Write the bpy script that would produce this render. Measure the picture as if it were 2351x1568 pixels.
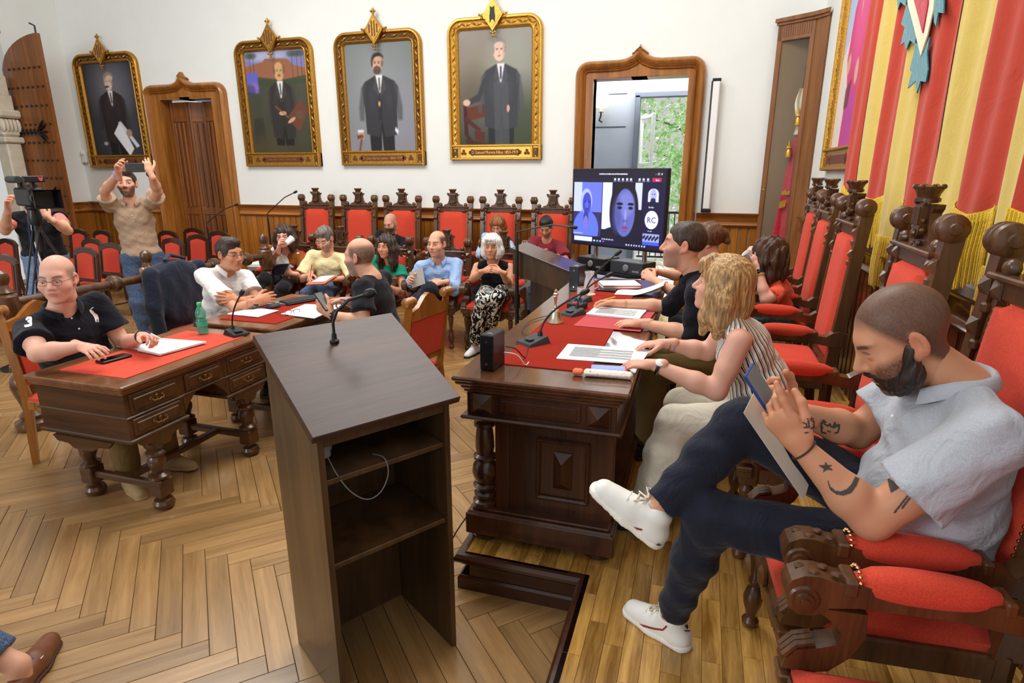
import bpy, bmesh, math, random
import numpy as np
from mathutils import Vector, Matrix

for o in list(bpy.data.objects): bpy.data.objects.remove(o)
R = math.radians
SC = bpy.context.scene
COL = SC.collection
random.seed(7)
RNG = np.random.RandomState(11)

# ------------------------------------------------------------------ camera
CAMH = 1.75; PITCH = R(15.8); YAW = R(17.3); FPX = 1367.0
cam_d = bpy.data.cameras.new('camera'); cam = bpy.data.objects.new('camera', cam_d); COL.objects.link(cam)
cam.location = (0, 0, CAMH); cam.rotation_euler = (R(90) - PITCH, 0, YAW)
cam_d.sensor_width = 36; cam_d.lens = FPX / 2351 * 36; cam_d.clip_start = .05; cam_d.clip_end = 200
SC.camera = cam

# ------------------------------------------------------------------ world and lamps
W = bpy.data.worlds.new('world'); SC.world = W; W.use_nodes = True
bg = W.node_tree.nodes['Background']; bg.inputs[0].default_value = (1.0, .995, .975, 1); bg.inputs[1].default_value = .64

def area(name, loc, rot, size, size_y, power, col=(1, .95, .88)):
    l = bpy.data.lights.new(name, 'AREA'); l.shape = 'RECTANGLE'; l.size = size; l.size_y = size_y
    l.energy = power; l.color = col
    o = bpy.data.objects.new(name, l); COL.objects.link(o); o.location = loc; o.rotation_euler = rot
    return o
def disk(name, loc, size, power, col=(1, .975, .935)):
    l = bpy.data.lights.new(name, 'AREA'); l.shape = 'DISK'; l.size = size; l.energy = power; l.color = col
    o = bpy.data.objects.new(name, l); COL.objects.link(o); o.location = loc; return o
for cx, cy in ((-1.1, 4.4), (-5.2, 4.3)): disk('ceiling_lamp', (cx, cy, 5.6), 3.0, 225)      # two broad luminaires high in the hall
area('window_light', (-6.5, -5.0, 3.4), (R(72), 0, R(-25)), 3.0, 3.0, 330, (.93, .96, 1.0))
vs = SC.view_settings
SC.display_settings.display_device = 'sRGB'
vs.view_transform = 'Standard'; vs.look = 'None'; vs.exposure = -0.08; vs.gamma = 1.0; vs.use_curve_mapping = False

# ------------------------------------------------------------------ pixels of the photograph -> directions
_cp, _sp, _cy, _sy = math.cos(PITCH), math.sin(PITCH), math.cos(YAW), math.sin(YAW)
_FW = np.array([-_sy*_cp, _cy*_cp, -_sp]); _RT = np.array([_cy, _sy, 0]); _UP = np.cross(_RT, _FW)
_C = np.array([0, 0, CAMH])
def ray(x, y): return _FW*FPX + _RT*(x-1175.5) - _UP*(y-784)
def onz(x, y, z=0.): d = ray(x, y); return _C + d*((z-CAMH)/d[2])
def ony(x, y, Y): d = ray(x, y); return _C + d*(Y/d[1])
def onx(x, y, X): d = ray(x, y); return _C + d*(X/d[0])
def dep(x, y, D): d = ray(x, y); return _C + d*(D/(FPX))

def lin(c): return tuple(((v/255)/12.92 if v/255 <= .04045 else ((v/255+.055)/1.055)**2.4) for v in c)

# ------------------------------------------------------------------ materials
MATS = {}
def newmat(name):
    m = bpy.data.materials.new(name); m.use_nodes = True; MATS[name] = m
    nt = m.node_tree; b = nt.nodes['Principled BSDF']; return m, nt, b
def N(nt, typ, **kw):
    n = nt.nodes.new(typ)
    for k, v in kw.items():
        if k in n.inputs.keys(): n.inputs[k].default_value = v
        else: setattr(n, k, v)
    return n
def mapping(nt, scale=(1, 1, 1), coord='Object', rot=(0, 0, 0)):
    tc = N(nt, 'ShaderNodeTexCoord'); mp = N(nt, 'ShaderNodeMapping'); mp.inputs['Scale'].default_value = scale
    mp.inputs['Rotation'].default_value = rot
    nt.links.new(tc.outputs[coord], mp.inputs['Vector']); return mp.outputs[0]
def ramp(nt, fac, stops):
    r = N(nt, 'ShaderNodeValToRGB'); e = r.color_ramp.elements
    while len(e) < len(stops): e.new(.5)
    for i, (p, c) in enumerate(stops): e[i].position = p; e[i].color = (*c, 1)
    nt.links.new(fac, r.inputs[0]); return r.outputs[0]
def bump(nt, b, fac, strength=.2, dist=.01):
    bp = N(nt, 'ShaderNodeBump'); bp.inputs['Strength'].default_value = strength; bp.inputs['Distance'].default_value = dist
    nt.links.new(fac, bp.inputs['Height']); nt.links.new(bp.outputs[0], b.inputs['Normal'])
def spec(b, rough, sp=.5, metal=0, coat=0):
    b.inputs['Roughness'].default_value = rough; b.inputs['Specular IOR Level'].default_value = sp
    b.inputs['Metallic'].default_value = metal
    if coat: b.inputs['Coat Weight'].default_value = coat; b.inputs['Coat Roughness'].default_value = .12
def plain(name, c, rough=.5, sp=.4, metal=0, noise=0, nscale=30, bmp=0, emit=None):
    m, nt, b = newmat(name); c = lin(c); spec(b, rough, sp, metal)
    b.inputs['Base Color'].default_value = (*c, 1)
    if noise or bmp:
        v = mapping(nt); n = N(nt, 'ShaderNodeTexNoise', Scale=nscale, Detail=4.0); nt.links.new(v, n.inputs['Vector'])
        if noise:
            col = ramp(nt, n.outputs['Fac'], [(.3, tuple(x*(1-noise) for x in c)), (.7, tuple(min(1, x*(1+noise)) for x in c))])
            nt.links.new(col, b.inputs['Base Color'])
        if bmp: bump(nt, b, n.outputs['Fac'], bmp)
    if emit: b.inputs['Emission Color'].default_value = (*lin(emit[0]), 1); b.inputs['Emission Strength'].default_value = emit[1]
    return m
def wood(name, c1, c2, rough=.35, axis=2, scale=1., coat=.0, rand=0., island=False, sp=.5, contrast=1.):
    """grain runs along the given axis of the object; c1 dark, c2 light"""
    m, nt, b = newmat(name); c1, c2 = lin(c1), lin(c2); spec(b, rough, sp, 0, coat)
    s = [14*scale]*3; s[axis] = 1.1*scale
    v = mapping(nt, tuple(s))
    if rand:
        oi = N(nt, 'ShaderNodeNewGeometry') if island else N(nt, 'ShaderNodeObjectInfo')
        rn = oi.outputs['Random Per Island'] if island else oi.outputs['Random']
        ad = N(nt, 'ShaderNodeVectorMath', operation='ADD'); ml = N(nt, 'ShaderNodeVectorMath', operation='SCALE')
        cb = N(nt, 'ShaderNodeCombineXYZ'); 
        for i in range(3): nt.links.new(rn, cb.inputs[i])
        nt.links.new(cb.outputs[0], ml.inputs[0]); ml.inputs['Scale'].default_value = 37.
        nt.links.new(v, ad.inputs[0]); nt.links.new(ml.outputs[0], ad.inputs[1]); v = ad.outputs[0]
    n1 = N(nt, 'ShaderNodeTexNoise', Scale=1.0, Detail=5.0, Roughness=.62, Distortion=.6); nt.links.new(v, n1.inputs['Vector'])
    n2 = N(nt, 'ShaderNodeTexNoise', Scale=7.0, Detail=3.0, Roughness=.7); nt.links.new(v, n2.inputs['Vector'])
    mx = N(nt, 'ShaderNodeMath', operation='MULTIPLY_ADD'); nt.links.new(n2.outputs['Fac'], mx.inputs[0]); mx.inputs[1].default_value = .35
    nt.links.new(n1.outputs['Fac'], mx.inputs[2])
    mid = .67; w = .22/contrast
    col = ramp(nt, mx.outputs[0], [(mid-w, c1), (mid+w, c2)])
    if rand:
        hs = N(nt, 'ShaderNodeHueSaturation'); mr = N(nt, 'ShaderNodeMapRange'); mr.inputs['To Min'].default_value = 1-rand; mr.inputs['To Max'].default_value = 1+rand
        nt.links.new(rn, mr.inputs['Value']); nt.links.new(mr.outputs[0], hs.inputs['Value']); nt.links.new(col, hs.inputs['Color']); col = hs.outputs[0]
    nt.links.new(col, b.inputs['Base Color']); bump(nt, b, mx.outputs[0], .08, .004)
    return m
def fabric(name, c, rough=.9, var=.12, wr=.35, wscale=9, fine=300, sheen=.3, c2=None):
    m, nt, b = newmat(name); c = lin(c); spec(b, rough, .12); b.inputs['Sheen Weight'].default_value = sheen
    v = mapping(nt)
    n = N(nt, 'ShaderNodeTexNoise', Scale=wscale, Detail=3.0, Distortion=1.6); nt.links.new(v, n.inputs['Vector'])
    f = N(nt, 'ShaderNodeTexNoise', Scale=fine, Detail=2.0); nt.links.new(v, f.inputs['Vector'])
    a = tuple(x*(1-var) for x in c); e = tuple(min(1, x*(1+var)) for x in (lin(c2) if c2 else c))
    nt.links.new(ramp(nt, f.outputs['Fac'], [(.35, a), (.65, e)]), b.inputs['Base Color'])
    ad = N(nt, 'ShaderNodeMath', operation='MULTIPLY_ADD'); nt.links.new(f.outputs['Fac'], ad.inputs[0]); ad.inputs[1].default_value = .05
    nt.links.new(n.outputs['Fac'], ad.inputs[2]); bump(nt, b, ad.outputs[0], wr, .03)
    return m
def vcol(name, rough=.6, emit=0., sp=.3, sss=0, bmp=0):
    m, nt, b = newmat(name); spec(b, rough, sp)
    a = N(nt, 'ShaderNodeVertexColor', layer_name='Col'); nt.links.new(a.outputs[0], b.inputs['Base Color'])
    if emit:
        nt.links.new(a.outputs[0], b.inputs['Emission Color']); b.inputs['Emission Strength'].default_value = emit
        nt.links.remove(b.inputs['Base Color'].links[0]); b.inputs['Base Color'].default_value = (.01, .01, .012, 1)
    if sss: b.inputs['Subsurface Weight'].default_value = sss; b.inputs['Subsurface Radius'].default_value = (.01, .004, .002); b.inputs['Subsurface Scale'].default_value = .6
    if bmp:
        v = mapping(nt); n = N(nt, 'ShaderNodeTexNoise', Scale=120.0, Detail=3.0); nt.links.new(v, n.inputs['Vector']); bump(nt, b, n.outputs['Fac'], bmp, .004)
    return m

plain('plaster', (234, 236, 232), .85, .2, noise=.015, nscale=3, bmp=.04)
plain('white_paint', (235, 235, 232), .5)
wood('wood_dark', (38, 19, 11), (72, 38, 20), .28, 2, 1.0, .25)
wood('wood_dark_x', (38, 19, 11), (72, 38, 20), .28, 0, 1.0, .25)
wood('wood_dark_y', (38, 19, 11), (72, 38, 20), .28, 1, 1.0, .25)
wood('wood_chair', (54, 31, 15), (104, 66, 34), .33, 2, 1.0, .2)
wood('wood_desk', (52, 30, 13), (90, 55, 25), .3, 0, .8, .2)
wood('wood_desk_top', (96, 58, 34), (140, 92, 58), .22, 1, .8, .3)
wood('wood_table', (46, 24, 14), (84, 46, 25), .25, 2, .8, .3)
wood('wood_table_top', (66, 38, 24), (112, 70, 44), .16, 1, .7, .4)
wood('wood_lectern', (50, 34, 20), (92, 66, 40), .3, 2, .8, .15)
wood('wood_lectern_top', (46, 30, 24), (84, 58, 48), .27, 0, .8, 0., sp=.2)
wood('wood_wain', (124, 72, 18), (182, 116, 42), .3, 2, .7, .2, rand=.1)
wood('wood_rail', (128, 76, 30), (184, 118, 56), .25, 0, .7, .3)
wood('wood_frame', (120, 70, 22), (180, 116, 48), .28, 2, .7, .3)
wood('wood_door', (92, 50, 18), (146, 86, 36), .35, 2, .8, .15, rand=.08)
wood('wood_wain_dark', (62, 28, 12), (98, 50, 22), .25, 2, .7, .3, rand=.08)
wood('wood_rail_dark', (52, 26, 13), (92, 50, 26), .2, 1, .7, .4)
wood('wood_cabinet', (108, 66, 32), (150, 98, 54), .4, 2, .8)
wood('parquet', (126, 92, 52), (172, 134, 86), .28, 0, 1.1, .3, rand=.17, contrast=.9)
wood('parquet_far', (126, 92, 52), (172, 134, 86), .28, 0, 1.1, .3, rand=.17, island=True, contrast=.9)
wood('strip_floor', (128, 86, 28), (196, 152, 80), .2, 1, 1.5, .4, rand=.2, contrast=1.2)
wood('strip_floor_far', (128, 86, 28), (196, 152, 80), .2, 1, 1.5, .4, rand=.2, island=True, contrast=1.2)
plain('joint', (58, 40, 24), .9)
plain('black_plastic', (24, 24, 26), .45)
plain('black_metal', (20, 20, 22), .35, .5)
plain('dark_grey', (52, 54, 58), .5)
plain('grey_plastic', (120, 122, 126), .5)
plain('chrome', (205, 205, 208), .2, .5, 1)
plain('brass_old', (142, 116, 74), .4, .5, 1)
plain('brass', (190, 150, 80), .3, .5, 1)
plain('bell_brass', (206, 194, 176), .3, .5, 1)
plain('stud_brass', (170, 130, 90), .35, .5, 1)
plain('iron', (22, 20, 20), .5, .5)
plain('paper', (242, 243, 245), .7, .2)
plain('card', (222, 214, 198), .8, .2)
plain('red_card', (186, 72, 78), .7, .2)
plain('orange_card', (232, 120, 84), .7, .2)
plain('gold', (176, 128, 48), .38, .5, .75, noise=.3, nscale=60, bmp=.25)
plain('gold_dark', (98, 66, 30), .55, .4, .4, noise=.5, nscale=45, bmp=.6)
plain('gold_light', (206, 160, 70), .35, .5, .75, noise=.2, nscale=50, bmp=.15)
plain('plaque_red', (104, 52, 36), .6)
plain('ink', (32, 32, 36), .6)
plain('ink_grey', (120, 122, 128), .8)
plain('tattoo', (66, 62, 58), .6)
fabric('red_velvet', (204, 72, 52), .9, .12, .1, 6, 260, .06)
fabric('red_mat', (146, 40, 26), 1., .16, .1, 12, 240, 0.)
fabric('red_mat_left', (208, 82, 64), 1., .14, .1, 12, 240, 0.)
fabric('flag_red', (186, 62, 42), .85, .05, .25, 4, 200, .2)
fabric('flag_yellow', (212, 186, 98), .85, .05, .25, 4, 200, .2)
fabric('fringe_yellow', (232, 196, 54), .8, .15, .3, 40, 300, .2)
fabric('leaf_teal', (28, 126, 138), .8, .2, .3, 25, 120, .5)
fabric('felt_white', (226, 220, 190), .9, .05, .2, 12, 200)
fabric('crimson', (188, 34, 58), .7, .08, .5, 8, 200)

# ------------------------------------------------------------------ mesh helpers
class MB:
    def __init__(s): s.v = []; s.f = []; s.m = []; s.cm = 0
    def add(s, vs, fs, M=None):
        o = len(s.v)
        if M is not None: vs = [M @ Vector(p) for p in vs]
        s.v += [tuple(p) for p in vs]; s.f += [tuple(i+o for i in f) for f in fs]; s.m += [s.cm]*len(fs); return s
    def box(s, c, d, ch=0., M=None, rz=0):
        """box with centre c, full size d, chamfer ch"""
        hx, hy, hz = d[0]/2, d[1]/2, d[2]/2
        ch = min(ch, hx*.9, hy*.9, hz*.9)
        T = Matrix.Translation(c) @ Matrix.Rotation(rz, 4, 'Z')
        if M is not None: T = M @ T
        if ch <= 0:
            vs = [(x, y, z) for z in (-hz, hz) for y in (-hy, hy) for x in (-hx, hx)]
            fs = [(0, 2, 3, 1), (4, 5, 7, 6), (0, 1, 5, 4), (2, 6, 7, 3), (0, 4, 6, 2), (1, 3, 7, 5)]
            return s.add(vs, fs, T)
        vs = []; idx = {}
        for sx in (-1, 1):
            for sy in (-1, 1):
                for sz in (-1, 1):
                    for ax in range(3):
                        p = [sx*(hx-ch), sy*(hy-ch), sz*(hz-ch)]
                        p[ax] = (sx*hx, sy*hy, sz*hz)[ax]; idx[sx, sy, sz, ax] = len(vs); vs.append(p)
        fs = []
        for ax in range(3):
            for sg in (-1, 1):
                o = [a for a in range(3) if a != ax]; loop = []
                for a, b in ((-1, -1), (1, -1), (1, 1), (-1, 1)):
                    k = [0, 0, 0]; k[ax] = sg; k[o[0]] = a; k[o[1]] = b; loop.append(idx[k[0], k[1], k[2], ax])
                flip = (sg < 0) ^ (ax == 1)
                fs.append(tuple(loop[::-1] if flip else loop))
        for ax in range(3):
            o = [a for a in range(3) if a != ax]
            for a in (-1, 1):
                for b in (-1, 1):
                    k = [0, 0, 0]; k[o[0]] = a; k[o[1]] = b
                    k1 = k[:]; k1[ax] = -1; k2 = k[:]; k2[ax] = 1
                    fs.append((idx[(*k1, o[0])], idx[(*k2, o[0])], idx[(*k2, o[1])], idx[(*k1, o[1])]))
        for sx in (-1, 1):
            for sy in (-1, 1):
                for sz in (-1, 1): fs.append(tuple(idx[sx, sy, sz, a] for a in range(3)))
        return s.add(vs, fs, T)
    def lathe(s, prof, n=16, M=None, cap=True):
        """prof: list of (radius, z)"""
        vs = []; fs = []
        for r, z in prof:
            for i in range(n):
                a = 2*math.pi*i/n; vs.append((r*math.cos(a), r*math.sin(a), z))
        for j in range(len(prof)-1):
            for i in range(n):
                k = (i+1) % n; fs.append((j*n+i, j*n+k, (j+1)*n+k, (j+1)*n+i))
        if cap:
            fs.append(tuple(range(n))[::-1]); o = (len(prof)-1)*n; fs.append(tuple(range(o, o+n)))
        return s.add(vs, fs, M)
    def tube(s, pts, r, n=8, M=None, closed=False, flat=1.):
        pts = [Vector(p) for p in pts]; L = len(pts); rs = r if isinstance(r, (list, tuple)) else [r]*L
        vs = []; fs = []; up = None
        for i, p in enumerate(pts):
            t = (pts[(i+1) % L if closed else min(i+1, L-1)] - pts[i-1 if closed else max(i-1, 0)])
            if t.length < 1e-9: t = Vector((0, 0, 1))
            t.normalize()
            if up is None: up = Vector((0, 0, 1)) if abs(t.z) < .9 else Vector((1, 0, 0))
            a = (up - t*up.dot(t))
            if a.length < 1e-6: a = t.orthogonal()
            a.normalize(); b = t.cross(a); up = a
            for k in range(n):
                w = 2*math.pi*k/n; vs.append(p + a*(rs[i]*math.cos(w)*flat) + b*(rs[i]*math.sin(w)))
        m = L if closed else L-1
        for i in range(m):
            j = (i+1) % L
            for k in range(n): q = (k+1) % n; fs.append((i*n+k, i*n+q, j*n+q, j*n+k))
        if not closed: fs.append(tuple(range(n))[::-1]); fs.append(tuple(range((L-1)*n, L*n)))
        return s.add(vs, fs, M)
    def prism(s, poly, d, M=None, z0=0., scale_top=1.):
        """polygon in xy extruded along z from z0 to z0+d"""
        n = len(poly); cx = sum(p[0] for p in poly)/n; cy = sum(p[1] for p in poly)/n
        vs = [(x, y, z0) for x, y in poly] + [(cx+(x-cx)*scale_top, cy+(y-cy)*scale_top, z0+d) for x, y in poly]
        fs = [tuple(range(n))[::-1], tuple(range(n, 2*n))] + [(i, (i+1) % n, (i+1) % n+n, i+n) for i in range(n)]
        return s.add(vs, fs, M)
    def sphere(s, c, r, n=12, m=8, M=None):
        r3 = r if isinstance(r, (list, tuple)) else (r, r, r); vs = []; fs = []
        for j in range(1, m):
            t = math.pi*j/m
            for i in range(n): a = 2*math.pi*i/n; vs.append((c[0]+r3[0]*math.sin(t)*math.cos(a), c[1]+r3[1]*math.sin(t)*math.sin(a), c[2]-r3[2]*math.cos(t)))
        b = len(vs); vs += [(c[0], c[1], c[2]-r3[2]), (c[0], c[1], c[2]+r3[2])]
        for j in range(m-2):
            for i in range(n): k = (i+1) % n; fs.append((j*n+i, j*n+k, (j+1)*n+k, (j+1)*n+i))
        for i in range(n): k = (i+1) % n; fs.append((b, k, i)); fs.append((b+1, (m-2)*n+i, (m-2)*n+k))
        return s.add(vs, fs, M)
    def sheet(s, fn, nu, nv, M=None, thick=0.):
        vs = [fn(i/nu, j/nv) for j in range(nv+1) for i in range(nu+1)]
        fs = [(j*(nu+1)+i, j*(nu+1)+i+1, (j+1)*(nu+1)+i+1, (j+1)*(nu+1)+i) for j in range(nv) for i in range(nu)]
        return s.add(vs, fs, M)
    def profile(s, prof, path, M=None, closed=False):
        """prof: (out, up) offsets swept along path of (point, outdir, updir)"""
        n = len(prof); vs = []; fs = []
        for p, o, u in path:
            for a, b in prof: vs.append(Vector(p)+Vector(o)*a+Vector(u)*b)
        L = len(path)
        for i in range(L if closed else L-1):
            j = (i+1) % L
            for k in range(n): q = (k+1) % n; fs.append((i*n+k, i*n+q, j*n+q, j*n+k))
        if not closed: fs.append(tuple(range(n))[::-1]); fs.append(tuple(range((L-1)*n, L*n)))
        return s.add(vs, fs, M)
def mesh(name, mb, mats, smooth=35):
    me = bpy.data.meshes.new(name); me.from_pydata([tuple(v) for v in mb.v], [], mb.f)
    mats = mats if isinstance(mats, (list, tuple)) else [mats]
    for m in mats: me.materials.append(MATS[m])
    if len(mats) > 1: me.polygons.foreach_set('material_index', mb.m)
    bm = bmesh.new(); bm.from_mesh(me); bmesh.ops.recalc_face_normals(bm, faces=bm.faces); bm.to_mesh(me); bm.free()
    if smooth:
        me.polygons.foreach_set('use_smooth', [True]*len(me.polygons)); me.set_sharp_from_angle(angle=R(smooth))
    return me
def link(name, me, parent=None, M=None):
    o = bpy.data.objects.new(name, me); COL.objects.link(o)
    if parent is not None: o.parent = parent
    if M is not None: o.matrix_basis = M
    return o
def obj(name, mb, mats, parent=None, M=None, smooth=35): return link(name, mesh(name, mb, mats, smooth), parent, M)
def tag(o, label=None, cat=None, group=None, kind=None):
    if label: o['label'] = label
    if cat: o['category'] = cat
    if group: o['group'] = group
    if kind: o['kind'] = kind
    return o
def thing(name, label, cat, loc=(0, 0, 0), rz=0., group=None):
    o = bpy.data.objects.new(name, None); COL.objects.link(o); o.empty_display_size = .1
    o.location = loc; o.rotation_euler = (0, 0, rz); return tag(o, label, cat, group)
def struct(name, mb, mats, parent=None, smooth=35):
    o = obj(name, mb, mats, parent, None, smooth)
    if parent is None: o['kind'] = 'structure'
    return o
KIDS = {}
def dup(root, loc=None, rz=None, label=None, group=None):
    def rec(o, par):
        c = o.copy(); COL.objects.link(c); c.parent = par
        for ch in o.children: rec(ch, c)
        return c
    r = rec(root, None)
    if loc is not None: r.location = loc
    if rz is not None: r.rotation_euler = (0, 0, rz)
    if label: r['label'] = label
    if group: r['group'] = group
    return r
def T(x, y, z): return Matrix.Translation((x, y, z))
def RX(a): return Matrix.Rotation(a, 4, 'X')
def RY(a): return Matrix.Rotation(a, 4, 'Y')
def RZ(a): return Matrix.Rotation(a, 4, 'Z')
def SCL(x, y, z): return Matrix.Diagonal((x, y, z, 1))
def arc(cx, cy, r, a0, a1, n): return [(cx+r*math.cos(a0+(a1-a0)*i/n), cy+r*math.sin(a0+(a1-a0)*i/n)) for i in range(n+1)]
def text(name, s, size, mat, parent, M, ext=.0006, align='CENTER'):
    c = bpy.data.curves.new(name, 'FONT'); c.body = s; c.size = size; c.extrude = ext; c.align_x = align; c.align_y = 'CENTER'; c.resolution_u = 2
    o = bpy.data.objects.new(name, c); COL.objects.link(o)
    dg = bpy.context.evaluated_depsgraph_get(); me = bpy.data.meshes.new_from_object(o.evaluated_get(dg)); bpy.data.objects.remove(o)
    me.materials.clear(); me.materials.append(MATS[mat]); return link(name, me, parent, M)
# ================================================================== the room
YB, XR, XL, ZT = 8.2, 1.16, -10.43, 7.4
PZ = .17                                                      # platform height
DOORS = ((-8.80, -7.20), (-1.68, -.08))                       # outer edges of the two door frames in the back wall
def wall_strip(mb, x0, x1, z0, z1, y0=YB, y1=YB+.2): mb.box(((x0+x1)/2, (y0+y1)/2, (z0+z1)/2), (x1-x0, y1-y0, z1-z0))
mb = MB()
ops = [(-8.58, -7.42, 2.95), (-1.45, -.28, 2.95)]             # clear openings
xs = [XL-.2] + [v for o in ops for v in o[:2]] + [XR+.2]
for i in range(0, len(xs), 2): wall_strip(mb, xs[i], xs[i+1], 0, ZT)
for o in ops: wall_strip(mb, o[0], o[1], o[2], ZT)
wall_back = struct('wall_back', mb, 'plaster', smooth=0)
mb = MB(); mb.box((XR+.1, 3.2, ZT/2), (.2, 10.0, ZT)); wall_right = struct('wall_right', mb, 'plaster', smooth=0)
mb = MB(); mb.box((XL-.1, 7.72, ZT/2), (.2, 1.0, ZT)); mb.box((XL-.1, 4.0, 5.6), (.2, 6.5, 3.6)); mb.box((XL-.1, 2.4, ZT/2), (.2, 4.4, ZT))
wall_left = struct('wall_left', mb, 'plaster', smooth=0)

# wainscot boards, one object each
def board_mesh(name, w, h, t, mat):
    mb = MB(); mb.box((0, 0, h/2), (w-.006, t, h), .004); mb.box((w*.32, -t/2, h/2), (.008, .008, h)); return mesh(name, mb, mat, 30)
bm1 = board_mesh('wainscot_board', .105, 1.0, .03, 'wood_wain')
for x0, x1 in ((XL+.03, DOORS[0][0]), (DOORS[0][1], DOORS[1][0]), (DOORS[1][1], .70)):
    n = int((x1-x0)/.105)
    for i in range(n): link('wainscot_board', bm1, wall_back, T(x0+(i+.5)*(x1-x0)/n, YB-.02, .1))
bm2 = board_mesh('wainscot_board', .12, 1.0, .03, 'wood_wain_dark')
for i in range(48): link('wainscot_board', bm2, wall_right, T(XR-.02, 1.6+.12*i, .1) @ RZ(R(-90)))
mb = MB(); mb.box((XL+.02, 7.6, .6), (.03, 1.2, 1.0), .004); link('wainscot_panel', mesh('wainscot_panel', mb, 'wood_wain', 0), wall_left)
RP = [(0, 1.08), (.035, 1.08), (.06, 1.095), (.075, 1.115), (.06, 1.14), (.045, 1.15), (.05, 1.19), (.07, 1.225), (.095, 1.245), (.1, 1.262), (0, 1.262)]
def rail(name, pts, out, mat):
    mb = MB(); mb.profile(RP, [(p, out, (0, 0, 1)) for p in pts]); return struct(name, mb, mat)
rail('trim_1', [(XL, YB, 0), (DOORS[0][0]-.02, YB, 0)], (0, -1, 0), 'wood_rail')
rail('trim_2', [(DOORS[0][1]+.02, YB, 0), (DOORS[1][0]-.02, YB, 0)], (0, -1, 0), 'wood_rail')
rail('trim_3', [(DOORS[1][1]+.02, YB, 0), (.72, YB, 0)], (0, -1, 0), 'wood_rail')
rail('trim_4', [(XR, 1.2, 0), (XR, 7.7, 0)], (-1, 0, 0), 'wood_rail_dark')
rail('trim_5', [(XL, 7.0, 0), (XL, YB, 0)], (1, 0, 0), 'wood_rail')
mb = MB(); mb.box(((XL+.7)/2, YB-.03, .06), (11.1, .05, .12), .01); struct('baseboard_back', mb, 'wood_wain_dark')

# ---- door frames with ogee heads
def frame_path(x0, x1, ztop, peak, r=.17):
    xc = (x0+x1)/2; P = [(x0, 0), (x0, ztop-r)]
    P += [(x0+r+r*math.cos(a), ztop-r+r*math.sin(a)) for a in np.linspace(math.pi, math.pi/2, 7)[1:]]
    og = [(-.26, 0), (-.17, .012), (-.1, .04), (-.05, .085), (-.015, .135), (0, .17)]
    P += [(xc+a, ztop+b*peak/.17) for a, b in og] + [(xc-a, ztop+b*peak/.17) for a, b in og[-2::-1]]
    P += [(x1-r+r*math.cos(a), ztop-r+r*math.sin(a)) for a in np.linspace(math.pi/2, 0, 7)]
    P += [(x1, 0)]
    return P
def door_frame(name, x0, x1, inner, ztop=3.11, peak=.17):
    P = frame_path(x0, x1, ztop, peak); mb = MB(); path = []
    for i, (x, z) in enumerate(P):
        a = P[max(i-1, 0)]; b = P[min(i+1, len(P)-1)]
        t = Vector((b[0]-a[0], b[1]-a[1])).normalized(); nx, nz = t.y, -t.x       # inward normal
        path.append(((x, YB, z), (nx, 0, nz), (0, -1, 0)))
    prof = [(0, 0), (0, .06), (.02, .1), (.045, .115), (.075, .1), (.095, .065), (.105, .05), (.12, .075), (.135, .05), (.135, 0)]
    mb.profile(prof, path)
    # flat fascia between moulding and opening
    xi0, xi1, zi = inner; n = len(path); vs = []
    for (p, o, u) in path:
        q = Vector(p)+Vector(o)*.13; xx = min(max(q.x, xi0), xi1); zz = min(q.z, zi)
        if q.z < zi-.12: xx = xi0 if q.x < (x0+x1)/2 else xi1
        else: zz = zi; xx = min(max(q.x, xi0), xi1)
        vs += [(q.x, YB-.045, q.z), (xx, YB-.045, zz), (xx, YB+.2, zz)]
    mb.add(vs, [(3*i, 3*i+3, 3*i+4, 3*i+1) for i in range(n-1)] + [(3*i+1, 3*i+4, 3*i+5, 3*i+2) for i in range(n-1)])
    xc = (x0+x1)/2; mb.prism([(xc-.34, ztop-.2), (xc+.34, ztop-.2), (xc+.24, ztop-.05), (xc+.1, ztop-.02), (xc, ztop+.08), (xc-.1, ztop-.02), (xc-.24, ztop-.05)], .02, T(0, YB-.03, 0) @ RX(R(90)))
    return struct(name, mb, 'wood_frame', smooth=50)
door_2 = door_frame('door_2', *DOORS[0], (-8.50, -7.48, 2.88)); door_3 = door_frame('door_3', *DOORS[1], (-1.45, -.28, 2.9))

# ---- folding leaves in door_2
def leaf(w, h, mat='wood_door'):
    mb = MB(); mb.box((w/2, 0, h/2), (w, .03, h), .004)
    for z0, z1 in ((.12, 1.05), (1.2, h-.32)):
        n = max(2, int((w-.1)/.07))
        for i in range(n): 
            x = .05+(w-.1)*(i+.5)/n
            mb.tube([(x, -.018, z0), (x, -.018, z1)], (w-.1)/n*.46, 8, flat=.45)
        mb.box((w/2, -.018, z0-.04), (w, .025, .06), .006); mb.box((w/2, -.018, z1+.05), (w, .025, .07), .006)
    for x in (.022, w-.022): mb.box((x, -.018, h/2), (.04, .02, h), .005)
    return mesh('door_leaf', mb, mat)
lm = leaf(.36, 2.86)
for x, y, rz in ((-8.49, YB+.14, 0), (-8.13, YB+.14, R(38)), (-7.84, YB+.16, 0)): link('door_leaf', lm, door_2, T(x, y, 0) @ RZ(rz))
mb = MB(); mb.box((-7.9, YB+1.4, 1.6), (2.4, .05, 3.2)); mb.box((-7.9, YB+.8, 3.2), (2.4, 1.2, .05)); link('lobby_wall', mesh('lobby_wall', mb, plain('lobby', (128, 142, 176), .8) and 'lobby', 0), door_2)

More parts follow.
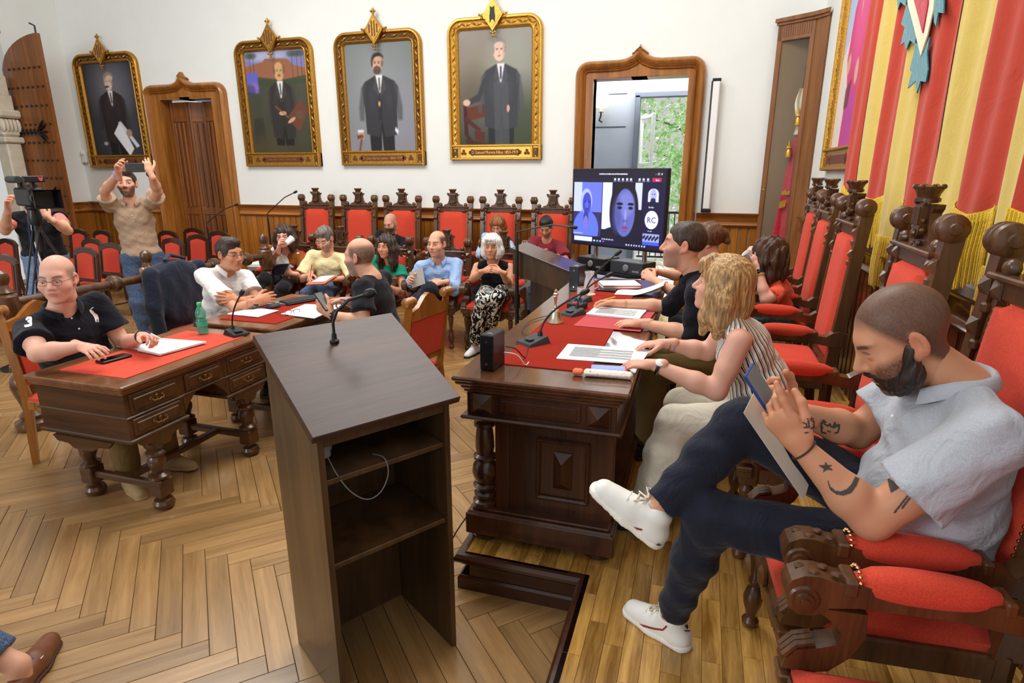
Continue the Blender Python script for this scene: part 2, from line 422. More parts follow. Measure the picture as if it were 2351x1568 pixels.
# ---- studded door leaf in the left wall, with its stone jamb
d1 = thing('door_1', None, None, (XL+.02, 7.2, 0)); d1['kind'] = 'structure'; d1.rotation_euler = (0, 0, R(-4))
def ztopl(x): return 3.20+.52*math.sqrt(max(0, 1-((.98-x)/.98)**2))
wl = .94/8
for i in range(8):
    x0, x1 = i*wl, (i+1)*wl
    mb = MB(); p = [(x0+.002, 0), (x1-.002, 0), (x1-.002, ztopl(x1)), ((x0+x1)/2, ztopl((x0+x1)/2)), (x0+.002, ztopl(x0+.01))]
    mb.prism(p, .055, RX(R(90))); link('plank', mesh('plank', mb, 'wood_door', 0), d1)
ns = MB()
for r in range(12):
    z = .35+.265*r
    for i in range(8):
        x = (i+.45)*wl
        if z < ztopl(x)-.12 and abs(z-2.36) > .1: ns.sphere((x, -.062, z), (.019, .014, .019), 8, 4)
link('nail_stud', mesh('nail_stud', ns, 'iron'), d1)['kind'] = 'stuff'
for zz in (2.36, 1.38):
    mb = MB(); mb.tube([(.0, -.065, zz), (.62, -.065, zz)], [.035, .022], 8, flat=.5)
    for k in range(6):
        for s_ in (-1, 1):
            mb.tube([(.1+.09*k, -.068, zz), (.14+.09*k, -.072, zz+s_*.05)], [.016, .006], 6)
    for a in (-50, -28, 0, 28, 50):
        e = Vector((math.cos(R(a)), 0, math.sin(R(a)))); b_ = Vector((.58, -.07, zz))
        mb.tube([b_, b_+e*.09, b_+e*.17, b_+e*.22], [.012, .03, .026, .004], 8, flat=.5)
    link('strap_hinge', mesh('strap_hinge', mb, 'iron'), d1)
mb = MB(); mb.tube([(.9, -.03, 3.68), (.9, -.03, 3.82), (.8, -.03, 3.86)], .012, 6); link('bolt', mesh('bolt', mb, 'iron'), d1)
plain('stone', (206, 196, 176), .9, noise=.1, nscale=8, bmp=.3)
mb = MB(); mb.box((XL+.06, 6.98, 1.1), (.24, .22, 2.2), .02); mb.box((XL+.07, 6.98, 2.24), (.3, .3, .09), .02)
for k in range(5): mb.sphere((XL+.18, 6.87+.055*k, 2.45), (.05, .04, .1), 8, 6)
mb.box((XL+.07, 6.98, 2.42), (.24, .26, .26), .03); mb.box((XL+.07, 6.98, 2.62), (.34, .34, .12), .03)
for a in range(7):
    t0 = R(90+13*a-90); mb.box((XL+.06, 6.98-1.3*(1-math.cos(R(12*a))), 2.75+1.3*math.sin(R(12*a))), (.24, .24, .3), .02, None)
struct('trim_6', mb, 'stone')
mb = MB(); mb.box((XL-.35, 5.4, 1.9), (.06, 2.6, 3.8)); struct('door_4', mb, plain('blue_door', (40, 48, 62), .6) and 'blue_door', smooth=0)

# ---- room beyond door_3: floor, wall, window, tree
plain('grey_wall', (150, 156, 166), .8); plain('laminate', (206, 210, 222), .25, .5)
YF = 11.4
mb = MB(); mb.box((-1.0, (YB+.2+YF)/2, -.02), (5.0, YF-YB-.2+.4, .04)); struct('floor_far', mb, 'laminate', smooth=0)
w0, w1, wz0, wz1 = -1.22, .35, .02, 3.06
mb = MB(); mb.box(((-3.5+w0)/2, YF+.1, 2.0), (w0+3.5, .2, 4.0)); mb.box(((w1+1.6)/2, YF+.1, 2.0), (1.6-w1, .2, 4.0)); mb.box(((w0+w1)/2, YF+.1, (wz1+4)/2), (w1-w0, .2, 4-wz1))
wf = struct('wall_far', mb, 'grey_wall', smooth=0)
mb = MB()
for z in (.9, 1.75, 2.55, 3.1): mb.box(((-3.5+w0)/2-.1, YF-.004, z), (w0+3.3, .01, .012))
link('panel_joint', mesh('panel_joint', mb, 'dark_grey', 0), wf)
mb = MB(); mb.box((-1.0, 9.92, 3.72), (5.2, 3.0, .1)); struct('ceiling_far', mb, 'white_paint', smooth=0)
mb = MB(); mb.box((-3.55, 9.92, 1.85), (.1, 3.0, 3.7)); mb.box((1.65, 9.92, 1.85), (.1, 3.0, 3.7)); struct('wall_far_side', mb, 'grey_wall', smooth=0)
mb = MB()
for x in (w0, w1): mb.box((x, YF-.02, (wz0+wz1)/2), (.09, .16, wz1-wz0), .01)
mb.box(((w0+w1)/2, YF-.02, wz1), (w1-w0+.1, .16, .09), .01)
win = struct('window_1', mb, plain('window_grey', (96, 102, 114), .5) and 'window_grey')
mb = MB(); M = T(w0+.08, YF-.06, 0) @ RZ(R(-62))
for x in (.03, .52): mb.box((x, 0, 1.37), (.06, .05, 2.7), .008, M)
for z in (.06, .85, 1.9, 2.68): mb.box((.275, 0, z), (.5, .05, .06), .008, M)
link('casement', mesh('casement', mb, 'white_paint'), win)
mb = MB(); mb.box(((w0+w1)/2, 12.4, 1.0), (2.2, .05, .05)); mb.box(((w0+w1)/2, 12.4, .12), (2.2, .05, .04)); mb.box(((w0+w1)/2-1.05, 12.4, .5), (.05, .05, 1.02)); mb.box(((w0+w1)/2+1.05, 12.4, .5), (.05, .05, 1.02))
for i in range(20): mb.tube([((w0+w1)/2-1.05+i*.11, 12.4, .1), ((w0+w1)/2-1.05+i*.11, 12.4, 1.0)], .011, 6)
o = obj('balcony_railing', mb, 'iron'); tag(o, 'black iron balcony railing outside the open window', 'railing')
mb = MB(); mb.box((-.4, 12.1, -.06), (3.0, 1.2, .1)); struct('floor_balcony', mb, 'stone', smooth=0)
mb = MB(); mb.box((-.9, 10.95, 3.4), (3.4, .08, .05), .01)
o = obj('light_strip', mb, plain('led', (255, 255, 255), .5, emit=((255, 255, 255), 50.)) and 'led'); tag(o, 'white glowing ceiling light strip in the room beyond the doorway', 'lamp')
# tree outside
tr = thing('tree', 'bright green leafy tree outside the open balcony window', 'tree', (.2, 19, -3))
mb = MB(); mb.tube([(0, 0, 0), (.1, 0, 2.5), (-.1, 0, 5), (.2, 0, 8)], [.25, .2, .15, .05], 8)
for k in range(14):
    a = RNG.rand()*6.28; z = 2.5+RNG.rand()*4; mb.tube([(0, 0, z), (1.2*math.cos(a), 1.2*math.sin(a), z+.7), (2.2*math.cos(a), 2.2*math.sin(a), z+1)], [.06, .04, .01], 5)
link('trunk', mesh('trunk', mb, plain('bark', (120, 112, 100), .9) and 'bark'), tr)
m, nt, b = newmat('leaf'); spec(b, .5, .3)
oi = N(nt, 'ShaderNodeNewGeometry'); nt.links.new(ramp(nt, oi.outputs['Random Per Island'], [(0, lin((130, 190, 110))), (.6, lin((196, 230, 170))), (1, lin((236, 248, 224)))]), b.inputs['Base Color'])
b.inputs['Transmission Weight'].default_value = .0
n = 11000; c = RNG.randn(n, 3)*np.array([1.9, 1.3, 1.9])+np.array([0, 0, 5.0]); vs = []; fs = []
d1_ = RNG.randn(n, 3); d1_ /= np.linalg.norm(d1_, axis=1)[:, None]; d2_ = np.cross(d1_, RNG.randn(n, 3)); d2_ /= np.linalg.norm(d2_, axis=1)[:, None]
s_ = (.05+.07*RNG.rand(n))[:, None]
V = np.stack([c-d1_*s_, c+d2_*s_*.5, c+d1_*s_, c-d2_*s_*.5], 1).reshape(-1, 3)
mb = MB(); mb.add(V.tolist(), [(4*i, 4*i+1, 4*i+2, 4*i+3) for i in range(n)])
link('foliage', mesh('foliage', mb, 'leaf', 0), tr)['kind'] = 'stuff'
sun = bpy.data.lights.new('sun', 'SUN'); sun.energy = 9.0; sun.angle = .02; sun.color = (1, .96, .88)
so = bpy.data.objects.new('sun', sun); COL.objects.link(so); so.rotation_euler = (R(-64), 0, R(10))   # sun stands behind the back wall

# ================================================================== floor: herringbone oak
mb = MB(); mb.box((-4.8, 3.6, -.026), (12.4, 9.6, .04)); floor = struct('floor', mb, 'joint', smooth=0)
w = .0933; n = 7; Lp = n*w; d1v = np.array([1, -1])/math.sqrt(2); d2v = np.array([1, 1])/math.sqrt(2); A0 = np.array([-2.227, 1.876])
mb = MB(); mb.box((Lp/2, w/2, -.006), (Lp-.0022, w-.0022, .012), .0012); pm = mesh('plank', mb, 'parquet', 0)
pl = []
for i in range(-75, 90):
    for j in range(-8, 8):
        u, v = (i+2*n*j)*w, i*w
        p = A0+d1v*u+d2v*v; pl.append((p, R(-45), p+d1v*Lp/2+d2v*w/2))
        # vertical plank in column x covers rows x-2n+1..x-n
        x = i+2*n*j; yv = (x-2*n+1-2*n*j)
        p = A0+d1v*(x*w)+d2v*(yv*w+0)
        pl.append((p+d1v*w, R(45), p+d1v*w/2+d2v*Lp/2))
seen = []
for p, a, c in pl:
    if not (-10.4 < c[0] < .1 and .6 < c[1] < 8.1): continue
    if c[0] > -.05 or (c[1] > 2.4 and c[0] > -.6): continue
    v_ = np.array([c[0], c[1], -CAMH]); zc = v_@_FW
    if zc < .3: continue
    ix, iy = 1175.5+FPX*(v_@_RT)/zc, 784-FPX*(v_@_UP)/zc
    if -300 < ix < 2600 and iy < 2000: seen.append((zc, p, a))
seen.sort(key=lambda t: t[0])
for zc, p, a in seen[:300]: link('plank', pm, floor, T(p[0], p[1], 0) @ RZ(a))
mb = MB()
for zc, p, a in seen[300:]: mb.box((Lp/2, w/2, -.006), (Lp-.0025, w-.0025, .012), 0, T(p[0], p[1], 0) @ RZ(a))
m_ = mesh('plank_far', mb, 'parquet_far', 0)
o = link('plank_far', m_, floor); o['kind'] = 'stuff'

# ================================================================== platform with strip floor
PX0, PY0, PXN = -.875, 2.06, -.335
mb = MB()
mb.box(((PX0+XR)/2+.02, (PY0+7.2)/2, PZ/2-.006), (XR-PX0-.04, 7.2-PY0, PZ-.012)); mb.box(((PXN+XR)/2+.02, (PY0+.2)/2, PZ/2-.006), (XR-PXN-.04, PY0-.2, PZ-.012))
platform = struct('floor_platform', mb, 'wood_dark_x', smooth=0)
nose = [(-.02, 0), (.012, .0), (.024, -.012), (.026, -.024), (.018, -.036), (.0, -.04), (.0, -.052), (-.02, -.052)]
mb = MB(); pts = [((PX0, 7.2, PZ), (-1, 0, 0)), ((PX0, PY0, PZ), (-.707*1.41, -.707*1.41, 0)), ((PXN, PY0, PZ), (-1, -1, 0)), ((PXN, .3, PZ), (-1, 0, 0))]
mb.profile(nose, [(p, o, (0, 0, 1)) for p, o in pts]); link('nosing', mesh('nosing', mb, 'wood_dark_x'), platform)
mb = MB(); base = [(0, .0), (.012, 0), (.012, .055), (.004, .065), (0, .065)]
mb.profile(base, [((p[0], p[1], 0), o, (0, 0, 1)) for p, o in pts]); link('skirting', mesh('skirting', mb, 'wood_dark_x'), platform)
sw, sl = .0655, .32
mb = MB(); mb.box((0, 0, -.006), (sw-.0012, sl-.0012, .012), .0007); sm = mesh('strip', mb, 'strip_floor', 0)
cand = []
nx = int((XR-PX0)/sw)
for i in range(nx+1):
    x = -.335+sw*(i+.5)-sw*9; off = (i*.62 % 1)*sl+RNG.rand()*.03
    if x < PX0+.02 or x > XR-.02: continue
    for j in range(-2, 24):
        y = off+j*sl
        lo, hi = y-sl/2, y+sl/2; mn = PY0+.005 if x < PXN else .35
        lo = max(lo, mn); hi = min(hi, 7.15)
        if hi-lo < .03: continue
        cand.append((math.hypot(x, (lo+hi)/2), x, lo, hi))
cand.sort()
far = MB()
for k, (d_, x, lo, hi) in enumerate(cand):
    if k < 300: link('strip', sm, platform, T(x, (lo+hi)/2, PZ) @ SCL(1, (hi-lo)/sl, 1))
    else: far.box((x, (lo+hi)/2, PZ-.006), (sw-.0012, hi-lo-.0012, .012))
link('strip_far', mesh('strip_far', far, 'strip_floor_far', 0), platform)['kind'] = 'stuff'
# ================================================================== chairs
def diamond(mb, x, y, z, s=.03, d=.018, M=None):
    mb.add([(x-s, y, z-s), (x+s, y, z-s), (x+s, y, z+s), (x-s, y, z+s), (x, y-d, z)], [(0, 1, 4), (1, 2, 4), (2, 3, 4), (3, 0, 4), (0, 3, 2, 1)], M)
def puff(mb, x0, x1, y0, y1, z0, z1, notch=0, bulge=.02, n=14, vertical=True):
    """upholstered pad: front face bulges towards -y (vertical) or +z (flat)"""
    def shape(u, v):
        e = (1-abs(2*u-1)**6)*(1-abs(2*v-1)**8)
        return e**.5
    vs = []; fs = []
    for j in range(n+1):
        for i in range(n+1):
            u, v = i/n, j/n; b = bulge*shape(u, v)
            if vertical:
                x = x0+(x1-x0)*u; z = z0+(z1-z0)*v; y = y0-b
                if notch and v > 1-1.5/n and (u < 2.5/n or u > 1-2.5/n): z = z1-notch
                vs.append((x, y, z))
            else: vs.append((x0+(x1-x0)*u, y0+(y1-y0)*v, z1+b))
    k = len(vs)
    for j in range(n):
        for i in range(n): a = j*(n+1)+i; fs.append((a, a+1, a+n+2, a+n+1))
    rim = list(range(n+1)) + [j*(n+1)+n for j in range(1, n+1)] + [n*(n+1)+i for i in range(n-1, -1, -1)] + [j*(n+1) for j in range(n-1, 0, -1)]
    for q in rim:
        p = vs[q]; vs.append((p[0], y1, p[2]) if vertical else (p[0], p[1], z0))
    L = len(rim)
    for i in range(L): fs.append((rim[i], rim[(i+1) % L], k+(i+1) % L, k+i))
    fs.append(tuple(range(k, k+L)))
    return mb.add(vs, fs)
LEGP = [(.02, 0), (.028, .008), (.03, .02), (.018, .035), (.02, .05), (.03, .075), (.034, .1), (.026, .125), (.017, .14), (.022, .15), (.022, .16), (.016, .17), (.024, .23), (.03, .27), (.02, .285), (.034, .295), (.036, .31), (.02, .32), (.02, .33)]
def crest(mb, z, s=1.):
    """plinth, shield with stripes, crown"""
    o = [(-.17, 0), (.17, 0), (.165, .02), (.11, .035), (.085, .07), (.075, .12), (.075, .155), (.1, .175), (.105, .195), (-.105, .195), (-.1, .175), (-.075, .155), (-.075, .12), (-.085, .07), (-.11, .035), (-.165, .02)]
    M = T(0, .02, z) @ SCL(s, s, s) @ RX(R(90))
    mb.prism(o, .045, M)
    M2 = T(0, -.02, z) @ SCL(s, s, s)
    sh = [(-.052, .19), (.052, .19), (.052, .1), (.04, .055), (0, .03), (-.04, .055), (-.052, .1)]
    mb.prism(sh, .03, M2 @ RX(R(90)), -.005)
    for x in (-.034, -.012, .012, .034): mb.box((x, -.028, .14), (.012, .016, .085), .003, M2)
    for a in range(10): mb.sphere((.062*math.cos(a*.6), -.012, .075+.07*math.sin(a*.6)*1.1), .014, 6, 4, M2)
    mb.sphere((0, -.03, .06), (.02, .014, .022), 8, 5, M2)
    C = M2 @ T(0, .004, .2)
    mb.lathe([(.045, 0), (.055, .005), (.055, .02), (.046, .024), (.05, .04), (.062, .062), (.064, .072), (.05, .078), (.03, .08)], 12, C)
    for k in range(8): a = k*math.pi/4; mb.sphere((.058*math.cos(a), .058*math.sin(a), .072), .013, 6, 4, C)
    for s_ in (-1, 1): mb.tube([(s_*.06, -.015, .2), (s_*.09, -.015, .21), (s_*.1, -.015, .195)], [.014, .012, .006], 6, M2)
def make_throne(name, high=True):
    t = thing(name, 'x', 'chair')
    zk = 1.40 if high else 1.03; zr = zk-.13; hw = .255
    for k, (x, y) in enumerate(((-.25, -.24), (.25, -.24))):
        mb = MB(); mb.lathe(LEGP, 14, T(x, y, 0) @ SCL(1, 1, .40/.33)); mb.box((x, y, .4), (.07, .07, .09), .006); diamond(mb, x, y-.035, .4, .026, .014)
        obj('leg', mb, 'wood_chair', t)
    for s_ in (-1, 1):
        mb = MB(); mb.tube([(s_*hw, .27, 0), (s_*hw, .24, .25), (s_*hw, .235, .45)], [.028, .032, .034], 4); obj('leg', mb, 'wood_chair', t)
    mb = MB()
    for y in (-.24, .23): mb.box((0, y, .4), (.46, .045, .075), .006)
    for x in (-.25, .25): mb.box((x, 0, .4), (.045, .44, .075), .006)
    mb.prism([(-.2, 0), (.2, 0), (.16, -.03), (.06, -.035), (0, -.06), (-.06, -.035), (-.16, -.03)], .025, T(0, -.245, .365) @ RX(R(90)))
    mb.lathe([(.03, 0), (.035, .01), (.02, .02)], 10, T(0, -.268, .385) @ RX(R(90)))
    obj('seat_frame', mb, 'wood_chair', t)
    mb = MB(); puff(mb, -.255, .255, -.265, .235, .43, .46, 0, .045, 12, False); obj('seat', mb, 'red_velvet', t)
    # back posts lean slightly
    ly = .055*(zk-.45)/.95
    def by(z): return .235+.08*(z-.45)
    for s_ in (-1, 1):
        mb = MB(); x = s_*hw
        z0, z1 = .44, zk-.03
        mb.add([(x-.027, by(z0)-.03, z0), (x+.027, by(z0)-.03, z0), (x+.027, by(z0)+.03, z0), (x-.027, by(z0)+.03, z0), (x-.027, by(z1)-.03, z1), (x+.027, by(z1)-.03, z1), (x+.027, by(z1)+.03, z1), (x-.027, by(z1)+.03, z1)],
               [(3, 2, 1, 0), (4, 5, 6, 7), (0, 1, 5, 4), (1, 2, 6, 5), (2, 3, 7, 6), (3, 0, 4, 7)])
        for zz in ((zr, zr-.12) if high else (zr,)): diamond(mb, x, by(zz)-.031, zz, .026, .02)
        for zz in (zr-.06, zr-.17): mb.box((x-s_*.028, by(zz)-.02, zz), (.03, .035, .03), .006)
        p = obj('back_post', mb, 'wood_chair', t)
        mb = MB(); mb.lathe([(.006, -.052), (.018, -.05), (.022, -.044), (.036, -.04), (.047, -.034), (.05, -.02), (.044, -.012), (.05, -.004), (.05, .004), (.044, .012), (.05, .02), (.047, .034), (.036, .04), (.022, .044), (.018, .05), (.006, .052)], 18, T(x, by(zk)-.012, zk) @ RY(R(90)))
        obj('scroll_knob', mb, 'wood_chair', p)
    mb = MB(); mb.box((0, by(zr), zr), (.47, .05, .06), .006); mb.box((0, by(zr)-.012, zr+.035), (.46, .075, .018), .005)
    for s_ in (-1, 1):
        diamond(mb, s_*.2, by(zr)-.026, zr-.005, .026, .018); mb.sphere((s_*.185, by(zr)-.01, zr+.06), (.03, .022, .028), 8, 6)
    r_ = obj('top_rail', mb, 'wood_chair', t)
    mb = MB(); crest(mb, zr+.044, .8); obj('crest', mb, 'wood_chair', r_, T(0, by(zr+.1), 0))
    zp0, zp1 = .53, zr-.03
    mb = MB(); mb.box((0, by((zp0+zp1)/2)+.012, (zp0+zp1)/2), (.46, .02, zp1-zp0+.06), .004, None); 
    Ml = T(0, by(zp0), zp0) @ RX(R(-4.6)) @ T(0, -by(zp0), -zp0)
    b_ = MB(); puff(b_, -.2, .2, by(zp0)-.012, by(zp0)+.03, zp0, zp1+.01, .028, .035, 14); b_.v = [tuple(Ml @ Vector(v)) for v in b_.v]
    pad = obj('backrest', b_, 'red_velvet', t)
    fr = MB()
    for s_ in (-1, 1): fr.box((s_*.212, by(zp0)-.004, (zp0+zp1)/2), (.022, .035, zp1-zp0+.02), .005, Ml)
    fr.box((0, by(zp0), zp0-.025), (.45, .04, .05), .006, Ml); obj('back_frame', fr, 'wood_chair', t)
    st = MB(); nn = 34 if high else 20
    for i in range(nn):
        for s_ in (-1, 1): st.sphere((s_*.202, by(zp0)-.018, zp0+.01+(zp1-zp0-.04)*i/(nn-1)), .0062, 6, 4, Ml)
    obj('upholstery_studs', st, 'stud_brass', pad)['kind'] = 'stuff'
    # arms
    for s_ in (-1, 1):
        x = s_*.275; za = .69 if high else .66
        out = []                                     # side outline (y, z) of the wooden arm
        top = [(-.30, za-.035), (-.305, za-.01), (-.295, za+.015), (-.27, za+.03), (-.24, za+.032), (-.2, za+.022), (-.17, za+.02), (.12, za+.012), (.15, za-.0), (.19, za-.004), (.225, za+.022), (.26, za+.03), (.30, za+.016)]
        bot = [(.30, za-.06), (.2, za-.055), (.05, za-.035), (-.15, za-.035), (-.21, za-.045), (-.24, za-.07), (-.275, za-.07), (-.295, za-.055)]
        mb = MB(); mb.prism([(y, z) for y, z in top+bot], .06, T(x-.03, 0, 0) @ Matrix(((0, 0, 1, 0), (1, 0, 0, 0), (0, 1, 0, 0), (0, 0, 0, 1))))
        mb.box((x, -.172, za+.012), (.072, .028, .04), .005); mb.box((x, .135, za+.008), (.066, .024, .034), .005)
        a_ = obj('arm', mb, 'wood_chair', t)
        mb = MB()
        for e in (-1, 1):
            for (r0, th) in ((.036, .006), (.024, .012), (.012, .018)):
                mb.lathe([(r0, 0), (r0*.85, th)], 14, T(x+e*.029, -.265, za-.03) @ RY(R(90*e)))
        for k in range(4): mb.sphere((x+(-.012 if k % 2 else .012), -.2-.024*k, za+.027+.005*(k < 3)), (.011, .014, .006), 6, 4)
        obj('arm_scroll', mb, 'wood_chair', a_)
        mb = MB(); ys = np.linspace(-.16, .125, 9); rr = [.018, .034, .039, .041, .041, .04, .037, .032, .016]
        mb.tube([(x, y, za+.016-.004*i/9) for i, y in enumerate(ys)], rr, 12); obj('arm_pad', mb, 'red_velvet', a_)
        mb = MB()
        for k in range(7):
            w_ = R(30+20*k); mb.sphere((x+.036*math.cos(w_), -.157, za+.012+.036*math.sin(w_)), .005, 5, 4)
        obj('arm_studs', mb, 'stud_brass', a_)['kind'] = 'stuff'
        # S-shaped arm support
        sp = [(-.245, za-.05), (-.20, za-.08), (-.175, za-.11), (-.18, za-.14), (-.215, za-.155), (-.262, za-.17), (-.285, za-.205), (-.29, za-.225), (-.225, za-.225), (-.19, za-.215), (-.15, za-.17), (-.125, za-.11), (-.13, za-.05)]
        mb = MB(); mb.prism(sp, .056, T(x-.028, 0, 0) @ Matrix(((0, 0, 1, 0), (1, 0, 0, 0), (0, 1, 0, 0), (0, 0, 0, 1))))
        for k in (-1, 0, 1): mb.tube([(x+k*.017, -.225, za-.15), (x+k*.017, -.262, za-.162), (x+k*.017, -.287, za-.195)], .0085, 6)
        mb.box((x, -.262, .435), (.066, .06, .022), .004); mb.box((x, -.258, .412), (.058, .056, .03), .004)
        obj('arm_support', mb, 'wood_chair', t)
    return t
high0 = make_throne('armchair', True); low0 = make_throne('armchair', False)
used = {}
def put(proto, loc, rz, label, group=None):
    r = dup(proto, loc, rz, label, group); return r
# --- row along the right wall on the platform (they face -X), rz turns front (-y) towards -x
RROW = [  # x, y, turn, label
    (.575, 1.05, -90+5, 'empty ceremonial armchair with red seat, closest to the lectern end of the flag wall', None),
    (.545, 1.745, -90+4, 'tall red ceremonial armchair holding the man in a grey polo', None),
    (.51, 2.64, -90, 'tall red ceremonial armchair behind the woman in the striped top', None),
    (.54, 3.93, -90, 'tall red ceremonial armchair behind the man in the black shirt', None),
    (.60, 4.98, -90, 'tall red ceremonial armchair behind the curly haired woman', None),
    (.66, 5.95, -90, 'tall red ceremonial armchair nearest the flag cabinet', None)]
for x, y, a, lb, g in RROW: put(high0, (x, y, PZ), R(a), lb, g)
# --- row of tall chairs in front of the back wall
BY = 7.72
BLAB = ['empty tall red armchair by the back wall, behind the woman in the brown cardigan', 'empty tall red armchair by the back wall, behind the man in the yellow shirt',
        'tall red armchair by the back wall holding the bald man in black', 'empty tall red armchair by the back wall, behind the man in the light blue shirt',
        'tall red armchair by the back wall holding the auburn haired woman', 'tall red armchair by the back wall holding the man in the maroon shirt']
BX = [ony(p, 450, BY)[0] for p in (721, 819, 919, 1037, 1147, 1268)]
for x, lb in zip(BX, BLAB): put(high0, (x, BY-.25, 0), 0, lb)
# --- front row of lower chairs
FPX_ = (660, 770, 880, 1003, 1125); FY = 5.98
FLAB = ['low red armchair holding the woman in the brown cardigan', 'low red armchair holding the man in the yellow shirt', 'low red armchair holding the woman in the green top',
        'low red armchair holding the man in the light blue shirt', 'low red armchair holding the white haired woman']
FX = [ony(p, 535, FY)[0] for p in (677, 783, 896, 1027, 1157)]
for x, lb in zip(FX, FLAB): put(low0, (x, FY-.27, 0), 0, lb).scale = (.93, 1, 1)

# --- audience chairs: arched dark frame, red panel
def make_side_chair():
    t = thing('side_chair', 'x', 'chair'); m = 'wood_dark'
    def by(z): return .2+.11*(z-.45) if z > .45 else .2+.05*(.45-z)
    for s_ in (-1, 1):
        mb = MB(); mb.tube([(s_*.205, by(0), 0), (s_*.205, by(.45), .45), (s_*.2, by(.85), .85)], [.017, .022, .018], 6); obj('leg', mb, m, t)
        mb = MB(); mb.tube([(s_*.2, -.2, 0), (s_*.2, -.2, .43)], [.014, .022], 6); obj('leg', mb, m, t)
    mb = MB(); top = [(-.222, .83), (-.2, .85)] + [(x, .865+.05*math.cos(x/.2*1.45)) for x in np.linspace(-.17, .17, 9)] + [(.2, .85), (.222, .83)]
    low = [(.19, .80)] + [(x, .81+.045*math.cos(x/.17*1.5)) for x in np.linspace(.15, -.15, 9)] + [(-.19, .80)]
    mb.prism(top+low, .035, T(0, by(.84)+.018, 0) @ RX(R(90))); obj('top_rail', mb, m, t)
    mb = MB(); mb.box((0, by(.52), .53), (.38, .025, .04), .004); obj('lower_rail', mb, m, t)
    for s_ in (-1, 1): mb = MB(); mb.tube([(s_*.155, by(.53)-.005, .53), (s_*.155, by(.83)-.005, .83)], .012, 6); obj('slat', mb, m, t)
    mb = MB(); pan = [(-.14, .55), (.14, .55)] + [(x, .815+.035*math.cos(x/.14*1.4)) for x in np.linspace(.14, -.14, 7)]
    mb.prism(pan, .03, RX(R(90))); 
    mb.v = [(x, y+by(z)+.01, z) for x, y, z in mb.v]; obj('backrest', mb, 'red_velvet', t)
    mb = MB(); puff(mb, -.21, .21, -.215, .205, .41, .445, 0, .025, 8, False); obj('seat', mb, 'red_velvet', t)
    mb = MB(); mb.box((0, -.2, .4), (.4, .03, .05), .004); mb.box((0, .2, .4), (.4, .03, .05), .004)
    for s_ in (-1, 1): mb.box((s_*.2, 0, .4), (.03, .4, .05), .004); mb.tube([(s_*.2, -.2, .18), (s_*.2, .21, .18)], .01, 6)
    obj('seat_frame', mb, m, t); return t
side0 = make_side_chair()
# back tops in the photograph: pixel of the middle of the chair's top rail, and the row (distance)
AUD = [(196, 568, 'red audience chair in front of the cameraman, its back to the studded door'), (256, 558, 'red audience chair beside the legs of the standing man with the phone'),
       (395, 547, 'red audience chair by the balustrade post, right in front of the folding door'), (455, 539, 'red audience chair between the balustrade post and the dark jacket'),
       (211, 548, None), (181, 527, None), (234, 529, None), (384, 530, None), (444, 524, None), (503, 531, None), 
       (11, 585, 'red audience chair beside the black rope stanchion'), (16, 548, None), (312, 534, None)]
for i, (x, y, lb) in enumerate(AUD):
    p = onz(x, y, .905); put(side0, (p[0], p[1]-.27, 0), R(RNG.uniform(-2, 2)-6), lb or 'dark framed red audience chair in the back rows behind the balustrade', 'red audience chairs behind the balustrade')

# --- desk chairs: honey wood frame, red back
def make_desk_chair():
    t = thing('desk_chair', 'x', 'chair'); m = 'wood_frame'
    def by(z): return .22+.16*(z-.45) if z > .45 else .22+.12*(.45-z)
    for s_ in (-1, 1):
        mb = MB(); mb.tube([(s_*.215, by(0), 0), (s_*.215, by(.2), .2), (s_*.215, by(.45), .45), (s_*.21, by(.95), .95)], [.024, .03, .034, .028], 4); mb.lathe([(.01, -.05), (.03, -.045), (.034, -.03), (.026, -.015), (.034, 0), (.026, .015), (.034, .03), (.03, .045), (.01, .05)], 12, T(s_*.21, by(.97), .97) @ RY(R(90)))
        obj('leg', mb, m, t)
        mb = MB(); mb.tube([(s_*.21, -.22, 0), (s_*.21, -.22, .43)], [.02, .028], 4); obj('leg', mb, m, t)
    mb = MB(); mb.prism([(-.2, .84), (.2, .84), (.2, .9), (.12, .92), (.05, .98), (0, 1.0), (-.05, .98), (-.12, .92), (-.2, .9)], .035, T(0, by(.9)+.018, 0) @ RX(R(90))); obj('top_rail', mb, m, t); mb = MB(); mb.box((0, by(.54), .54), (.4, .03, .05), .005); obj('lower_rail', mb, m, t)
    mb = MB(); puff(mb, -.19, .19, -.03, .02, .56, .85, 0, .02, 8); mb.v = [(x, y+by(z)+.0, z) for x, y, z in mb.v]; obj('backrest', mb, 'red_velvet', t)
    mb = MB(); puff(mb, -.225, .225, -.235, .225, .42, .45, 0, .03, 8, False); obj('seat', mb, 'red_velvet', t)
    mb = MB(); mb.box((0, -.22, .4), (.42, .035, .06), .005); mb.box((0, .22, .4), (.42, .035, .06), .005)
    for s_ in (-1, 1): mb.box((s_*.212, 0, .4), (.035, .44, .06), .005)
    obj('seat_frame', mb, m, t); return t
deskc0 = make_desk_chair()
put(deskc0, (-3.58, 2.56, 0), R(90), 'red backed desk chair holding the man in the navy polo shirt')
put(deskc0, (-1.96, 3.55, 0), R(-100), 'red backed desk chair holding the bearded man in the black T-shirt')
put(deskc0, (-4.02, 3.95, 0), R(82), 'desk chair with a dark jacket, holding the man in the white polo shirt')
for p in (high0, low0, side0, deskc0):
    for c in list(p.children_recursive): bpy.data.objects.remove(c)
    bpy.data.objects.remove(p)
